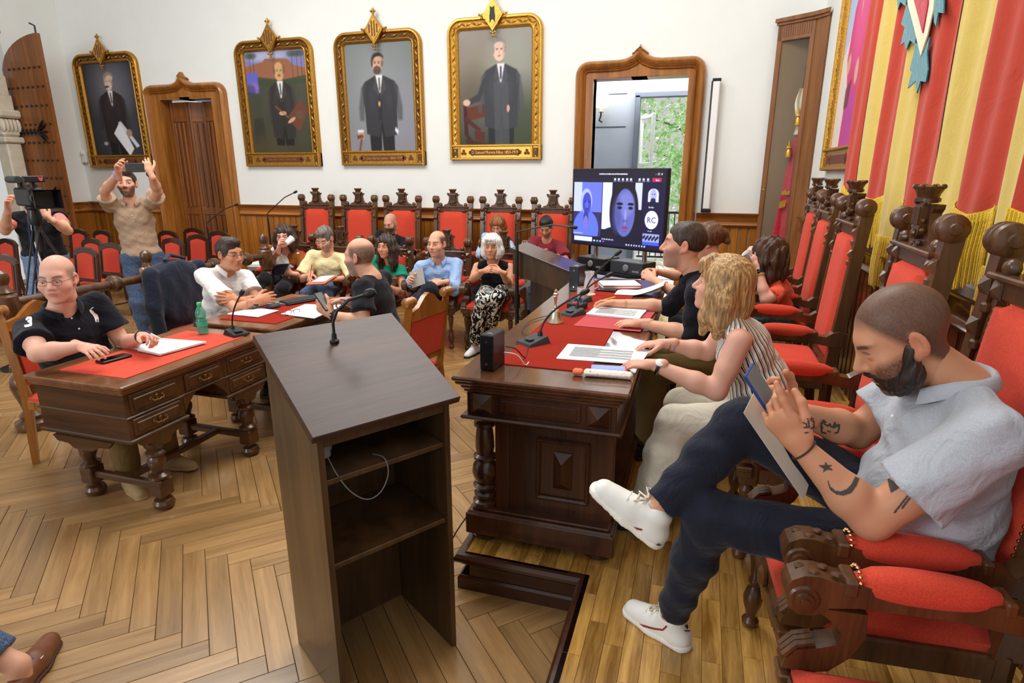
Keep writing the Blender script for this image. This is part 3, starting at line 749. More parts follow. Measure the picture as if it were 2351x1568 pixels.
# ================================================================== signed distance bodies
class SDF:
    def __init__(s): s.p = []
    def cone(s, a, b, ra, rb, k=.02, cap=None, sub=False):
        s.p.append(('c', np.array(a, float), np.array(b, float), ra, rb, k, cap, sub)); return s
    def ell(s, c, r, Rm=None, k=.02, sub=False):
        r = np.array(r if hasattr(r, '__len__') else (r, r, r), float)
        s.p.append(('e', np.array(c, float), r, None if Rm is None else np.array(Rm, float), k, sub)); return s
    def chain(s, pts, rs, k=.02, cap=None):
        for i in range(len(pts)-1): s.cone(pts[i], pts[i+1], rs[i], rs[i+1], k, cap if i == len(pts)-2 else None)
        return s
    def bounds(s):
        lo = np.full(3, 1e9); hi = -lo
        for q in s.p:
            if q[0] == 'c' and not q[7]: m = max(q[3], q[4]); lo = np.minimum(lo, np.minimum(q[1], q[2])-m); hi = np.maximum(hi, np.maximum(q[1], q[2])+m)
            elif q[0] == 'e' and not q[5]: m = q[2].max(); lo = np.minimum(lo, q[1]-m); hi = np.maximum(hi, q[1]+m)
        return lo, hi
    def mesh(s, vox, clips=(), warp=None):
        """clips: (point, normal) half spaces removed where dot(p-point, normal) > 0. Returns verts, quads"""
        lo, hi = s.bounds(); lo = lo-3*vox; hi = hi+3*vox
        n = np.ceil((hi-lo)/vox).astype(int)+1
        ax = [lo[i]+vox*np.arange(n[i]) for i in range(3)]
        D = np.full(n, .05, np.float32)
        for q in s.p:
            if q[0] == 'c': m = max(q[3], q[4]); k = q[5]; a0 = np.minimum(q[1], q[2])-m; a1 = np.maximum(q[1], q[2])+m; sub = q[7]
            else: m = q[2].max(); k = q[4]; a0 = q[1]-m; a1 = q[1]+m; sub = q[5]
            pad = k+3*vox
            i0 = np.maximum(np.floor((a0-pad-lo)/vox).astype(int), 0); i1 = np.minimum(np.ceil((a1+pad-lo)/vox).astype(int)+1, n)
            if (i1 <= i0).any(): continue
            sl = tuple(slice(i0[i], i1[i]) for i in range(3))
            X = ax[0][sl[0]][:, None, None]; Y = ax[1][sl[1]][None, :, None]; Z = ax[2][sl[2]][None, None, :]
            if q[0] == 'c':
                a, b = q[1], q[2]; ba = b-a; L2 = max(ba@ba, 1e-12)
                t = ((X-a[0])*ba[0]+(Y-a[1])*ba[1]+(Z-a[2])*ba[2])/L2
                tc = np.clip(t, 0, 1)
                d = np.sqrt((X-a[0]-ba[0]*tc)**2+(Y-a[1]-ba[1]*tc)**2+(Z-a[2]-ba[2]*tc)**2)-(q[3]+(q[4]-q[3])*tc)
                if q[6] is not None: d = np.maximum(d, (t-1)*math.sqrt(L2)-q[6])
            else:
                P = np.stack(np.broadcast_arrays(X-q[1][0], Y-q[1][1], Z-q[1][2]), -1)
                if q[3] is not None: P = P @ q[3]
                k0 = np.sqrt(((P/q[2])**2).sum(-1)); k1 = np.sqrt(((P/q[2]**2)**2).sum(-1))+1e-9
                d = k0*(k0-1)/k1
            E = D[sl]
            if sub:
                h = np.clip(.5-.5*(E+d)/k, 0, 1); D[sl] = E*(1-h)-d*h+k*h*(1-h)
            else:
                h = np.clip(.5+.5*(E-d)/k, 0, 1); D[sl] = E*(1-h)+d*h-k*h*(1-h)
        X, Y, Z = ax[0][:, None, None], ax[1][None, :, None], ax[2][None, None, :]
        if warp is not None: D = D+warp(X, Y, Z).astype(np.float32)
        for p, nn in clips: D = np.maximum(D, (X-p[0])*nn[0]+(Y-p[1])*nn[1]+(Z-p[2])*nn[2])
        return nets(D, lo, vox)
def nets(D, lo, vox):
    S = D < 0
    c = np.zeros(tuple(np.array(S.shape)-1), np.int8)
    for i in (0, 1):
        for j in (0, 1):
            for k in (0, 1): c += S[i:S.shape[0]-1+i, j:S.shape[1]-1+j, k:S.shape[2]-1+k]
    cell = (c > 0) & (c < 8); idx = np.full(cell.shape, -1, np.int64); I = np.argwhere(cell)
    if len(I) == 0: return np.zeros((0, 3)), np.zeros((0, 4), int)
    idx[cell] = np.arange(len(I)); acc = np.zeros((len(I), 3)); cnt = np.zeros(len(I))
    for ax in range(3):
        o = [a for a in range(3) if a != ax]
        for u in (0, 1):
            for v in (0, 1):
                p = I.copy(); p[:, o[0]] += u; p[:, o[1]] += v; q = p.copy(); q[:, ax] += 1
                a = D[p[:, 0], p[:, 1], p[:, 2]]; b = D[q[:, 0], q[:, 1], q[:, 2]]; m = (a < 0) != (b < 0)
                t = a[m]/(a[m]-b[m]); w = p[m].astype(float); w[:, ax] += t; acc[m] += w; cnt[m] += 1
    V = lo+vox*acc/cnt[:, None]; F = []
    for ax in range(3):
        o = [a for a in range(3) if a != ax]
        A = S; sl0 = [slice(None)]*3; sl1 = [slice(None)]*3; sl0[ax] = slice(0, -1); sl1[ax] = slice(1, None)
        ch = A[tuple(sl0)] != A[tuple(sl1)]; E = np.argwhere(ch); ins = A[tuple(sl0)][ch]
        ok = (E[:, o[0]] > 0) & (E[:, o[1]] > 0) & (E[:, o[0]] < S.shape[o[0]]-1) & (E[:, o[1]] < S.shape[o[1]]-1); E = E[ok]; ins = ins[ok]
        q = []
        for u, v in ((-1, -1), (0, -1), (0, 0), (-1, 0)):
            e = E.copy(); e[:, o[0]] += u; e[:, o[1]] += v; q.append(idx[e[:, 0], e[:, 1], e[:, 2]])
        q = np.stack(q, 1); fl = ins if ax != 1 else ~ins; q[~fl] = q[~fl][:, ::-1]; F.append(q)
    return V, np.concatenate(F)
def npmesh(name, V, F, mat, col=None, smooth=True):
    me = bpy.data.meshes.new(name); me.vertices.add(len(V)); me.vertices.foreach_set('co', np.asarray(V, np.float32).ravel())
    F = np.asarray(F); me.loops.add(F.size); me.loops.foreach_set('vertex_index', F.ravel().astype(np.int32))
    me.polygons.add(len(F)); me.polygons.foreach_set('loop_start', np.arange(0, F.size, F.shape[1], dtype=np.int32))
    me.polygons.foreach_set('use_smooth', np.ones(len(F), bool)) if smooth else None
    me.update(calc_edges=True); me.validate()
    if col is not None:
        a = me.color_attributes.new('Col', 'FLOAT_COLOR', 'POINT'); c = np.ones((len(V), 4), np.float32); c[:, :3] = col; a.data.foreach_set('color', c.ravel())
    me.materials.append(MATS[mat]); return me

from mathutils.bvhtree import BVHTree
def bvh_of(me): return BVHTree.FromPolygons([v.co.copy() for v in me.vertices], [tuple(p.vertices) for p in me.polygons])
def nrm(v): v = np.array(v, float); return v/max(np.linalg.norm(v), 1e-9)
def rotv(v, ax, a): ax = nrm(ax); v = np.array(v, float); return v*math.cos(a)+np.cross(ax, v)*math.sin(a)+ax*(ax@v)*(1-math.cos(a))
def ik(a, c, l1, l2, hint):
    a, c = np.array(a, float), np.array(c, float); d = c-a; L = np.linalg.norm(d); u = d/max(L, 1e-6)
    if L > (l1+l2)*.999: s = L/(l1+l2)*1.001; l1 *= s; l2 *= s
    x = (l1*l1-l2*l2+L*L)/(2*L); h = math.sqrt(max(l1*l1-x*x, 0)); hv = np.array(hint, float); hv = hv-u*(hv@u); hv = nrm(hv)
    return a+u*x+hv*h
vcol('skin', .5, 0, .35, .12)
for nm, c in (('hair_black', (34, 28, 26)), ('hair_dark', (58, 42, 33)), ('hair_brown', (92, 62, 40)), ('hair_auburn', (140, 84, 46)), ('hair_grey', (112, 104, 98)), ('hair_white', (226, 220, 214)), ('hair_blond', (176, 138, 92)), ('hair_curly', (78, 54, 40)), ('beard_dark', (48, 34, 28)), ('beard_grey', (140, 128, 120))):
    m, nt, b = newmat(nm); spec(b, .45, .4); cc = lin(c)
    v = mapping(nt, (120, 120, 9)); n_ = N(nt, 'ShaderNodeTexNoise', Scale=1.0, Detail=5.0, Distortion=.4); nt.links.new(v, n_.inputs['Vector'])
    hi = tuple(min(1, x*1.9) for x in cc); lo_ = tuple(x*.45 for x in cc)
    nt.links.new(ramp(nt, n_.outputs['Fac'], [(.34, lo_), (.52, cc), (.68, hi)]), b.inputs['Base Color']); bump(nt, b, n_.outputs['Fac'], .4, .008)
m, nt, b = newmat('eye'); spec(b, .15, .5)
tc = N(nt, 'ShaderNodeVertexColor', layer_name='Col'); nt.links.new(tc.outputs[0], b.inputs['Base Color'])

def head_sdf(o):
    """head in its own frame: x to the person's right, y forward, z up; origin between the ears"""
    s = SDF(); fat = o.get('fat', 0.); ns = o.get('nose', 1.)
    s.ell((0, -.014, .036), (.075, .097, .088))
    s.ell((0, .030, -.03), (.062+fat, .060, .082), k=.03)
    s.ell((0, .038, -.078), (.046+fat, .046, .04), k=.03)
    s.ell((0, .074, -.102), (.022, .018, .016), k=.03)
    s.ell((0, .070, .028), (.05, .02, .02), k=.025)
    for x in (-1, 1):
        s.ell((x*.041, .060, -.028), (.026+fat, .026, .026), k=.03)
        s.ell((x*.034, .098, .004), (.019, .016, .011), k=.014, sub=True)
        s.ell((x*.033, .0745, .0045), (.0185, .0135, .0115), k=.006)
    s.cone((0, .086, .016), (0, .104+.008*ns, -.026), .0085, .0125*ns, .014)
    for x in (-1, 1): s.ell((x*.0125, .096, -.031), (.009, .011, .0085), k=.008)
    s.ell((0, .080, -.060), (.03, .018, .02), k=.02)
    s.ell((0, .0935, -.0565), (.021, .0085, .0052), k=.005); s.ell((0, .092, -.0675), (.0185, .0088, .0062), k=.005)
    s.ell((0, .105, -.0617), (.022, .0085, .0011), k=.0025, sub=True)
    for x in (-1, 1):
        s.ell((x*.079, -.012, -.002), (.0085, .019, .032), [[math.cos(x*.35), -math.sin(x*.35), 0], [math.sin(x*.35), math.cos(x*.35), 0], [0, 0, 1]], k=.006)
        s.ell((x*.0868, -.006, .002), (.0075, .0105, .018), k=.004, sub=True)
        s.ell((x*.076, .002, -.028), (.008, .009, .012), k=.006)
    s.cone((0, -.018, -.045), (0, -.03, -.10), .05+fat*.8, .05+fat*.8, .03)
    return s
def head_color(V, o):
    sk = np.array(lin(o.get('skin', (214, 158, 128)))); C = np.tile(sk, (len(V), 1)); x, y, z = V.T
    def mixc(c, w): C[:] = C*(1-w[:, None])+np.array(lin(c))*w[:, None]
    def g(d): return np.clip(d, 0, 1)
    ch = np.exp(-(((np.abs(x)-.045)/.02)**2+((z+.025)/.022)**2))*(y > .02)*.35; mixc(tuple(np.array(o.get('skin', (214, 158, 128)))*np.array([1.03, .82, .78])), ch)
    mixc(tuple(np.array(o.get('skin', (214, 158, 128)))*np.array([1.0, .8, .75])), np.exp(-(((np.abs(x)-.082)/.012)**2))*.5*(np.abs(z) < .05))
    lip = np.exp(-((x/.024)**4+((z+.062)/.0105)**4))*(y > .085); mixc(o.get('lip', (186, 102, 92)), g(lip*1.0)*.85)
    bc = o.get('brow', (70, 52, 40)); bw = o.get('browk', .85)
    xb = np.abs(x); zb = .0245+.006*np.sin((xb-.012)/.04*2.2); brow = np.exp(-(((xb-.033)/.021)**6+((z-zb)/.0048)**4))*(y > .055); mixc(bc, g(brow*1.3)*bw)
    if o.get('lash', True):
        ln = np.exp(-(((xb-.033)/.0165)**6+((z-(.0045+o.get('lid', .0)+.0035*np.cos((xb-.033)/.0165*1.3)))/.0022)**4))*(y > .06); mixc((48, 34, 30), ln*.8)
    if 'stubble' in o:
        c, w = o['stubble']; nz = np.random.RandomState(3).rand(len(V))
        r_ = g((-.028-z)/.02+np.clip((np.abs(x)-.04)/.02, 0, 1)*1.1)*g((y+.005)/.025)*g((z+.135)/.02)*(1-.9*g(lip*2))
        mo = np.exp(-((x/.03)**4+((z+.045)/.009)**4))*(y > .08); mixc(c, g(np.maximum(r_, mo))*w*(.75+.5*nz))
    if 'sides' in o:
        c, w = o['sides']; nz = np.random.RandomState(5).rand(len(V))
        t_ = g((o.get('crown', .07)-.25*np.clip(y+.02, -1, .0)*0-z)/.025)*g((z+.05)/.012)*g((.05-y-np.clip(.02-z, 0, .03))/.02)*(1-(np.abs(x) > .0765)*(z < .034)*(z > -.045)*(y > -.034)*(y < .02)*1.0)
        t_ = np.maximum(t_, .0); mixc(c, g(t_)*w*(.8+.4*nz))
    if 'buzz' in o:
        c, w, hl = o['buzz']; nz = np.random.RandomState(4).rand(len(V))
        line = hl+.35*np.clip(np.abs(x)-.035, 0, 1)*0
        fr = z-(hl-np.clip((.06-y)*1.5, 0, .16)); t_ = g(fr/.03)
        t_ *= g((.092-y)/.01+np.clip((z-hl)/.02, 0, 1)); t_ *= 1-(np.abs(x) > .079)*(z < .035)*(y > -.03)*1.0
        mixc(c, g(t_)*w*(.93+.14*nz))
    return C
def hair_sdf(o):
    st = o['hair']; s = SDF(); clips = []; warp = None; vox = .006
    amp = o.get('hamp', .004); fq = o.get('hfreq', 60.)
    def wp(X, Y, Z): return amp*(np.sin(X*fq+1.3)*np.sin(Y*fq*.9+Z*20)+.6*np.sin(X*fq*2.1+Y*fq*1.7))
    t = o.get('hthick', .010)
    if st in ('short', 'crop', 'side', 'bald'):
        s.ell((0, -.017, .036), (.076+t*.7, .097+t, .086+t))
        if st != 'bald':
            s.ell((0, .04, .098), (.06, .05, .03+t*.6), k=.02) if o.get('quiff', 1) else None
            s.ell((0, .152, -.012), (.125, .088, o.get('hline', .14)), k=.012, sub=True)          # face
            s.ell((0, .02, -.12), (.13, .20, .1), k=.02, sub=True)                # below ears
        else:
            s.ell((0, .055, .125), (.085, .125, .09), k=.015, sub=True); s.ell((0, .17, -.02), (.16, .13, .16), k=.012, sub=True)
            s.ell((0, .02, -.12), (.13, .20, .105), k=.02, sub=True)
        for x in (-1, 1): s.ell((x*.09, -.01, -.005), (.02, .028, .04), k=.008, sub=True)
        warp = wp
    elif st in ('long', 'bob', 'curly', 'pony'):
        s.ell((0, -.02, .042), (.083+t, .102+t, .088+t))
        L = o.get('hlen', .24); wv = o.get('hwide', .075)
        if st != 'pony':
            for x in (-1, 1):
                s.chain([(x*.066, .03, .06), (x*(wv+.008), .028, -.03), (x*wv, .03, -L*.62), (x*(wv-.01), .03, -L)], [.03, .03, .032, .018], .03)
                s.chain([(x*.06, -.03, .05), (x*(wv+.01), -.03, -.04), (x*wv, -.035, -L*.7), (x*(wv-.015), -.03, -L*1.02)], [.04, .042, .042, .02], .03)
            s.chain([(0, -.07, .03), (0, -.085, -.06), (0, -.08, -L*.7), (0, -.075, -L)], [.055, .06, .055, .03], .04)
        else:
            s.chain([(0, -.09, .05), (0, -.125, .03), (0, -.135, -.03), (0, -.12, -.1)], [.035, .032, .026, .012], .02)
            s.ell((0, .02, -.12), (.13, .22, .11), k=.02, sub=True)
        fz = o.get('hface', .088)
        s.ell((0, .152, -.035), (.066, .105, .115 if not o.get('bangs') else .085), k=.02, sub=True)
        s.cone((0, .11, -.02), (0, .1, -.4), .06, .085, .02, sub=True)
        if o.get('bangs'):
            for x in (-.04, -.015, .015, .04): s.chain([(x*.6, .06, .115), (x, .098, .085), (x*1.25, .1, .05)], [.018, .016, .008], .014)
        warp = wp
    elif st == 'beard': pass
    return s, clips, warp, vox
def beard_sdf(o):
    s = SDF(); t = o.get('bthick', .008)
    s.ell((0, .036, -.07), (.058+t+o.get('fat', 0), .053+t, .056+t), k=.02)
    for x in (-1, 1): s.cone((x*.068, .005, -.005), (x*.06, .03, -.07), .008+t*.4, .018+t*.6, .02)
    s.chain([(-.03, .088, -.055), (0, .100, -.044), (.03, .088, -.055)], [.006+t*.3]*3, .01)
    s.ell((0, .09, .01), (.055, .06, .05), k=.012, sub=True)
    s.ell((0, .105, -.0625), (.021, .024, .008), k=.004, sub=True)
    s.ell((0, -.03, -.15), (.1, .09, .075), k=.02, sub=True)
    for x in (-1, 1): s.ell((x*.045, .088, -.014), (.024, .03, .018), k=.012, sub=True)
    return s
def hand_sdf(o, side):
    """x towards the fingertips, z out of the back of the hand, +y to the thumb side; origin at the wrist"""
    s = SDF(); c = o.get('curl', (.35, .35, .4, .45)); sp = o.get('spread', .10)
    s.ell((.045, 0, 0), (.05, .036, .0155), k=.012); s.ell((.072, .002, .001), (.026, .040, .0135), k=.012)
    s.cone((-.05, 0, 0), (.02, 0, 0), .026, .024, .02)
    for i, (y, L, r) in enumerate(((.030, .072, .0085), (.010, .08, .0088), (-.011, .074, .0083), (-.030, .058, .0073))):
        p = np.array([.09-.006*abs(i-1), y, .002]); a = (1.5-i)*sp; d = np.array([math.cos(a), math.sin(a), 0])
        ax = np.array([-math.sin(a), math.cos(a), 0]); q = [p]; cu = c[i]
        for seg, (f, bend) in enumerate(((.44, .9), (.31, 1.15), (.25, .8))):
            d = rotv(d, ax, cu*bend); p = p+d*L*f; q.append(p)
        s.chain(q, [r*1.08, r*1.02, r*.95, r*.82], .004)
    th = o.get('thumb', .5); ta = o.get('tout', .75)
    d = nrm((math.cos(ta), math.sin(ta), -.28)); p = np.array([.018, .022, -.004]); q = [p]
    axv = nrm(np.cross(d, (0, 0, 1)))
    for f, bn in ((.045, .0), (.034, th*.5), (.028, th*.8)):
        d = nrm(rotv(d, (0, 0, 1), -bn)); d = nrm(d+np.array([0, 0, -.12*th])); p = p+d*f; q.append(p)
    s.chain(q, [.0155, .0115, .0105, .0085], .006)
    return s
SKINC = (214, 158, 128)
PEOPLE = []
def person(o):
    """o: label, hip, face (deg, 0 = towards -y), lean, roll, head yaw/pitch, hand targets..., clothing. Lengths in metres"""
    k = o.get('scale', 1.); fb = R(o['face']); B = o.get('build', 1.); belly = o.get('belly', 0.)
    fwd0 = np.array([math.sin(fb), -math.cos(fb), 0]); rt = np.array([-fwd0[1]*-1*-1, 0, 0])
    rt = np.cross(fwd0, (0, 0, 1))                       # person's right hand side
    hip = np.array(o['hip'], float); lean = R(o.get('lean', 0)); roll = R(o.get('roll', 0))
    up = rotv(rotv(np.array([0, 0, 1.]), rt, -lean), fwd0, roll); fwd = np.cross(up, rt)*1.0
    tw = R(o.get('twist', 0)); rts = rotv(rt, up, -tw); rts = nrm(rts-up*(rts@up)); fws = np.cross(up, rts)
    slump = R(o.get('slump', 8)); up2 = rotv(up, rts, -slump); fw2 = np.cross(up2, rts)
    hc_ = o.get('hc'); sw = o.get('shw', .178)*k
    if hc_ is not None:
        v_ = nrm(np.array(hc_, float)-hip); ub = nrm(.55*v_+.45*np.array([0, 0, 1.])); 
        shc = np.array(hc_, float)-ub*o.get('neckl', .205)*k-fwd*o.get('headfwd', .035)*k
        up = nrm(shc-hip); TL = np.linalg.norm(shc-hip); fwd = nrm(fwd0-up*(fwd0@up)); rt_ = np.cross(fwd, up)
        rts = nrm(rotv(rt_, up, -tw)); up2 = nrm(ub-rts*(ub@rts)); fw2 = np.cross(up2, rts); fws = fw2; rt = rt_
    else: TL = .47*k; shc = hip+up*TL*.4+up2*TL*.6
    waist = hip+(shc-hip)*.36-fwd*.004; chest = hip+(shc-hip)*.70; tk = TL/.47; neck = shc+up2*.045*k+fw2*.008
    sh = {1: shc+rts*sw-up2*.022*k, -1: shc-rts*sw-up2*.022*k}
    for s_ in (1, -1):
        d = o.get('shR' if s_ == 1 else 'shL'); 
        if d is not None: sh[s_] = sh[s_]+np.array(d)
    hy, hp, hr = [R(a) for a in (*o.get('head', (0, 0)), 0)[:3]]
    hf = rotv(fwd0, (0, 0, 1), -hy); hrt = np.cross(hf, (0, 0, 1)); hf = rotv(hf, hrt, -hp); hu = np.cross(hrt, hf); hrt = rotv(hrt, hf, hr); hu = rotv(hu, hf, hr)
    hk = o.get('hk', 1.)*k
    hc = neck+up2*.075*k+hu*.075*hk+fw2*o.get('headfwd', .03)*k+hf*.012
    if 'hc' in o: hc = np.array(o['hc'], float)
    HM = np.stack([hrt, hf, hu], 1)                     # local -> world columns
    hips = {s_: hip+rt*s_*.09*k for s_ in (1, -1)}
    ua, fa, tl, sl_ = .285*k, .255*k, .43*k, .42*k
    wr = {1: o.get('wR'), -1: o.get('wL')}; el = {}; hd = {}
    for s_ in (1, -1):
        key = 'R' if s_ == 1 else 'L'
        w_ = wr[s_]
        if w_ is None: w_ = sh[s_]+up2*-.5*k+rts*s_*.06+fw2*.06
        w_ = np.array(w_, float); hint = o.get('e'+key)
        if hint is None: hint = rts*s_*.8-up2*.7-fw2*.5
        if 'E'+key in o: el[s_] = np.array(o['E'+key], float)
        else: el[s_] = ik(sh[s_], w_, ua, fa, hint)
        wr[s_] = w_
    ft = {1: o.get('fR'), -1: o.get('fL')}; kn = {}; an = {}; td = {}
    for s_ in (1, -1):
        key = 'R' if s_ == 1 else 'L'; f_ = ft[s_]
        if f_ is None: f_ = hip+fwd0*.42*k+rt*s_*.12; f_[2] = o.get('floor', 0.)
        f_ = np.array(f_, float); an[s_] = f_+np.array([0, 0, .085]) if not o.get('air'+key) else f_
        kn[s_] = np.array(o['k'+key], float) if 'k'+key in o else ik(hips[s_], an[s_], tl, sl_, o.get('kh'+key, fwd0*1.0+np.array([0, 0, .6])))
        t_ = o.get('t'+key); td[s_] = nrm(t_) if t_ is not None else nrm(fwd0+rt*s_*.25)
    root = thing('person', o['label'], 'person', (float(hip[0]), float(hip[1]), o.get('floor', 0.))); W2L = np.array([hip[0], hip[1], o.get('floor', 0.)])
    sk = o.get('skin', SKINC); lsk = np.array(lin(sk))
    # --- skin
    TB = np.stack([rts, fw2, up2], 1); PB = np.stack([rt, fwd, up], 1)
    b = SDF()
    b.ell(chest, (.14*k*B, .085*k*B, .16*tk), TB, .03); b.ell(waist, (.12*k*B, .083*k*B, .14*tk), PB, .03); b.ell(hip+up*.0, (.145*k*B, .095*k*B, .10*k), PB, .03)
    for s_ in (1, -1):
        b.cone(shc+up2*.022*k, sh[s_], .042*k, .043*k*B**.5, .02)
        m_ = sh[s_]*.45+el[s_]*.55; ar = o.get('arm', 1.)*B**.5
        b.chain([sh[s_], m_, el[s_]], [.046*k*ar, .043*k*ar, .037*k*ar], .015)
        m2 = el[s_]*.68+wr[s_]*.32; b.chain([el[s_], m2, wr[s_]], [.037*k*ar, .040*k*ar, .0255*k], .02)
        b.chain([hips[s_], kn[s_]], [.07*k, .05*k], .03); b.chain([kn[s_], .6*kn[s_]+.4*an[s_], an[s_]], [.048*k, .05*k, .034*k], .03)
    b.cone(neck-up2*.03-fw2*.012, hc-hu*.075*hk-hf*.024*hk, .058*k*B**.5, .051*hk+o.get('fat', 0)*.8, .02)
    V, F = b.mesh(o.get('bvox', .0145)); C = np.tile(lsk, (len(V), 1))
    VS, FS, CS = [V], [F], [C]; off = len(V)
    h = head_sdf(o); hv = o.get('hvox', .005); v, f = h.mesh(hv); c = head_color(v, o); v = (v*hk) @ HM.T+hc
    VS.append(v); FS.append(f+off); CS.append(c); off += len(v)
    for s_ in (1, -1):
        key = 'R' if s_ == 1 else 'L'; ho = o.get('hand'+key, {})
        if ho is False: continue
        d = nrm(ho.get('dir', wr[s_]-el[s_])); bk = ho.get('back', (0, 0, 1)); bk = nrm(np.array(bk)-d*(np.array(bk)@d)); lat = np.cross(bk, d)
        # thumb side: for right hand palm down thumb is to the left (+y = lat) ; mirrored for the left
        sg = 1 if s_ == 1 else -1
        hs = hand_sdf(ho, s_); v, f = hs.mesh(o.get('fvox', .0055)); kk = o.get('handk', 1.)*k
        HMm = np.stack([d, lat*sg, bk], 1); v = (v*kk) @ HMm.T+wr[s_]
        if sg < 0: f = f[:, ::-1]
        c = np.tile(lsk*np.array([1.0, .93, .9]), (len(v), 1)); VS.append(v); FS.append(f+off); CS.append(c); off += len(v)
        hd[s_] = (wr[s_]+d*.09, d, lat*sg, bk)
    V = np.concatenate(VS)-W2L; me = npmesh('body', V, np.concatenate(FS), 'skin', np.concatenate(CS)); link('body', me, root)
    # --- eyes
    ev, ef, ec = [], [], []; n0 = 0
    for s_ in (1, -1):
        e = MB(); e.sphere((0, 0, 0), .0125, 14, 10); v = np.array(e.v); gz = o.get('gaze', (0, 0)); g_ = nrm((math.sin(R(gz[0])), 1, math.sin(R(gz[1]))))
        dd = (v/.0125)@g_; c = np.where((dd > .95)[:, None], np.array([[.01, .008, .006]]), np.where((dd > .84)[:, None], np.array([lin(o.get('iris', (92, 62, 40)))]), np.array([[.5, .45, .42]])))
        v = v+np.array([s_*.033, .0765, .0012-o.get('lid', 0)]); v = (v*hk) @ HM.T+hc; ev.append(v); ec.append(c)
        for f in e.f: ef.append(tuple(i+n0 for i in f))
        n0 += len(v)
    if o.get('eyes', True):
        me = bpy.data.meshes.new('eyes'); me.from_pydata((np.concatenate(ev)-W2L).tolist(), [], ef); a = me.color_attributes.new('Col', 'FLOAT_COLOR', 'POINT'); cc = np.ones((n0, 4), np.float32); cc[:, :3] = np.concatenate(ec); a.data.foreach_set('color', cc.ravel())
        me.materials.append(MATS['eye']); me.polygons.foreach_set('use_smooth', [True]*len(me.polygons)); link('eyes', me, root)
    if o.get('hair'):
        s, cl, wpf, vx = hair_sdf(o); v, f = s.mesh(o.get('hairvox', .0055), cl, wpf); v = (v*hk) @ HM.T+hc; ho_ = link('hair', npmesh('hair', v-W2L, f, o.get('hmat', 'hair_dark')), root)
    if o.get('beard'):
        s = beard_sdf(o); am = .002; v, f = s.mesh(o.get('hvox', .0045), (), lambda X, Y, Z: am*np.sin(X*220)*np.sin(Y*200+Z*230)); v = (v*hk) @ HM.T+hc; link('beard', npmesh('beard', v-W2L, f, o['beard']), root)
    if o.get('glasses'):
        g = MB()
        for s_ in (1, -1):
            pts = [(s_*(.034+.025*math.cos(a)*(1 if abs(math.cos(a)) < .8 else .96)), .1+.002*math.cos(a), .002+.0165*math.sin(a)) for a in np.linspace(0, 2*math.pi, 17)[:-1]]
            g.tube(pts, .0012, 5, closed=True); g.tube([(s_*.059, .097, .006), (s_*.078, .05, .008), (s_*.084, -.012, .012), (s_*.082, -.03, -.005)], .0013, 5)
        g.tube([(-.009, .101, .004), (0, .105, .008), (.009, .101, .004)], .0015, 5)
        g.v = [tuple((np.array(p)*hk) @ HM.T+hc-W2L) for p in g.v]; link('eyeglasses', mesh('eyeglasses', g, o['glasses']), root)
    # --- top
    tp = o.get('top')
    if tp:
        s = SDF(); e = tp.get('ease', .014)*1.0
        s.ell(chest, (.147*k*B+e*.7, .092*k*B+e*.8, .165*tk+e*.3), TB, .02); s.ell(waist, (.13*k*B+e, (.094+belly*.4)*k*B+e, .17*tk), PB, .03)
        if belly: s.ell(waist+fwd*(.045+belly*.5)*k-up*.03, (.12*k*B, (.07+belly)*k, .12*k), PB, .04)
        if tp.get('bust'): 
            for s_ in (1, -1): s.ell(chest+rts*s_*.07*k+fw2*.075*k-up2*.0, (.062*k, .06*k, .065*k), TB, .04)
        s.ell(hip+up*.03, (.155*k*B+e*.6, .108*k*B+e*.6, .12*k), PB, .03)
        ar = o.get('arm', 1.)*B**.5
        for s_ in (1, -1):
            fs = tp.get('sleeve', .6); s.cone(shc+up2*.022*k, sh[s_], .046*k, .046*k*B**.5+e*.5, .025)
            if fs <= 0: continue
            if fs <= 1: s.cone(sh[s_], sh[s_]+(el[s_]-sh[s_])*fs, .047*k*ar+e*.6, .045*k*ar+e*1.15+tp.get('flare', .0), .03, 0.)
            else:
                s.cone(sh[s_], el[s_], .047*k*ar+e*.6, .04*k*ar+e, .02); s.cone(el[s_], el[s_]+(wr[s_]-el[s_])*(fs-1), .042*k*ar+e*.9, .034*k*ar+e*.8, .02, 0.)
        nr = tp.get('neck', .066)
        s.cone(neck+up2*.004+fw2*.004, neck+up2*.2+fw2*.03, nr*k*B**.3, .09*k, .008, sub=True)
        nd = tp.get('vneck', .03)
        if nd: s.ell(neck+fw2*.075*k-up2*.012*k, (nd*1.35*k, .07*k, nd*1.5*k), TB, .012, sub=True)
        if fs <= 0:
            for s_ in (1, -1): s.ell(sh[s_]+rts*s_*.02*k-up2*.01, (.045*k, .075*k, .085*k), TB, .01, sub=True)
        wa = tp.get('wrinkle', .003); ph = RNG.rand()*6
        def wpf(X, Y, Z):
            u = X*up2[0]+Y*up2[1]+Z*up2[2]; q = X*rts[0]+Y*rts[1]+Z*rts[2]; f_ = X*fw2[0]+Y*fw2[1]+Z*fw2[2]
            return wa*(np.sin(u*55+q*28+ph+2*np.sin(q*11))*np.sin(q*15+f_*21+ph)+.6*np.sin(u*90-q*40+f_*30))
        bt = hip-up*tp.get('hem', .06)*k
        v, f = s.mesh(tp.get('vox', .009), [(bt, -up)] if tp.get('clip', True) else [], wpf)
        sh_ = link(tp.get('name', 'shirt'), npmesh('shirt', v-W2L, f, tp['mat']), root)
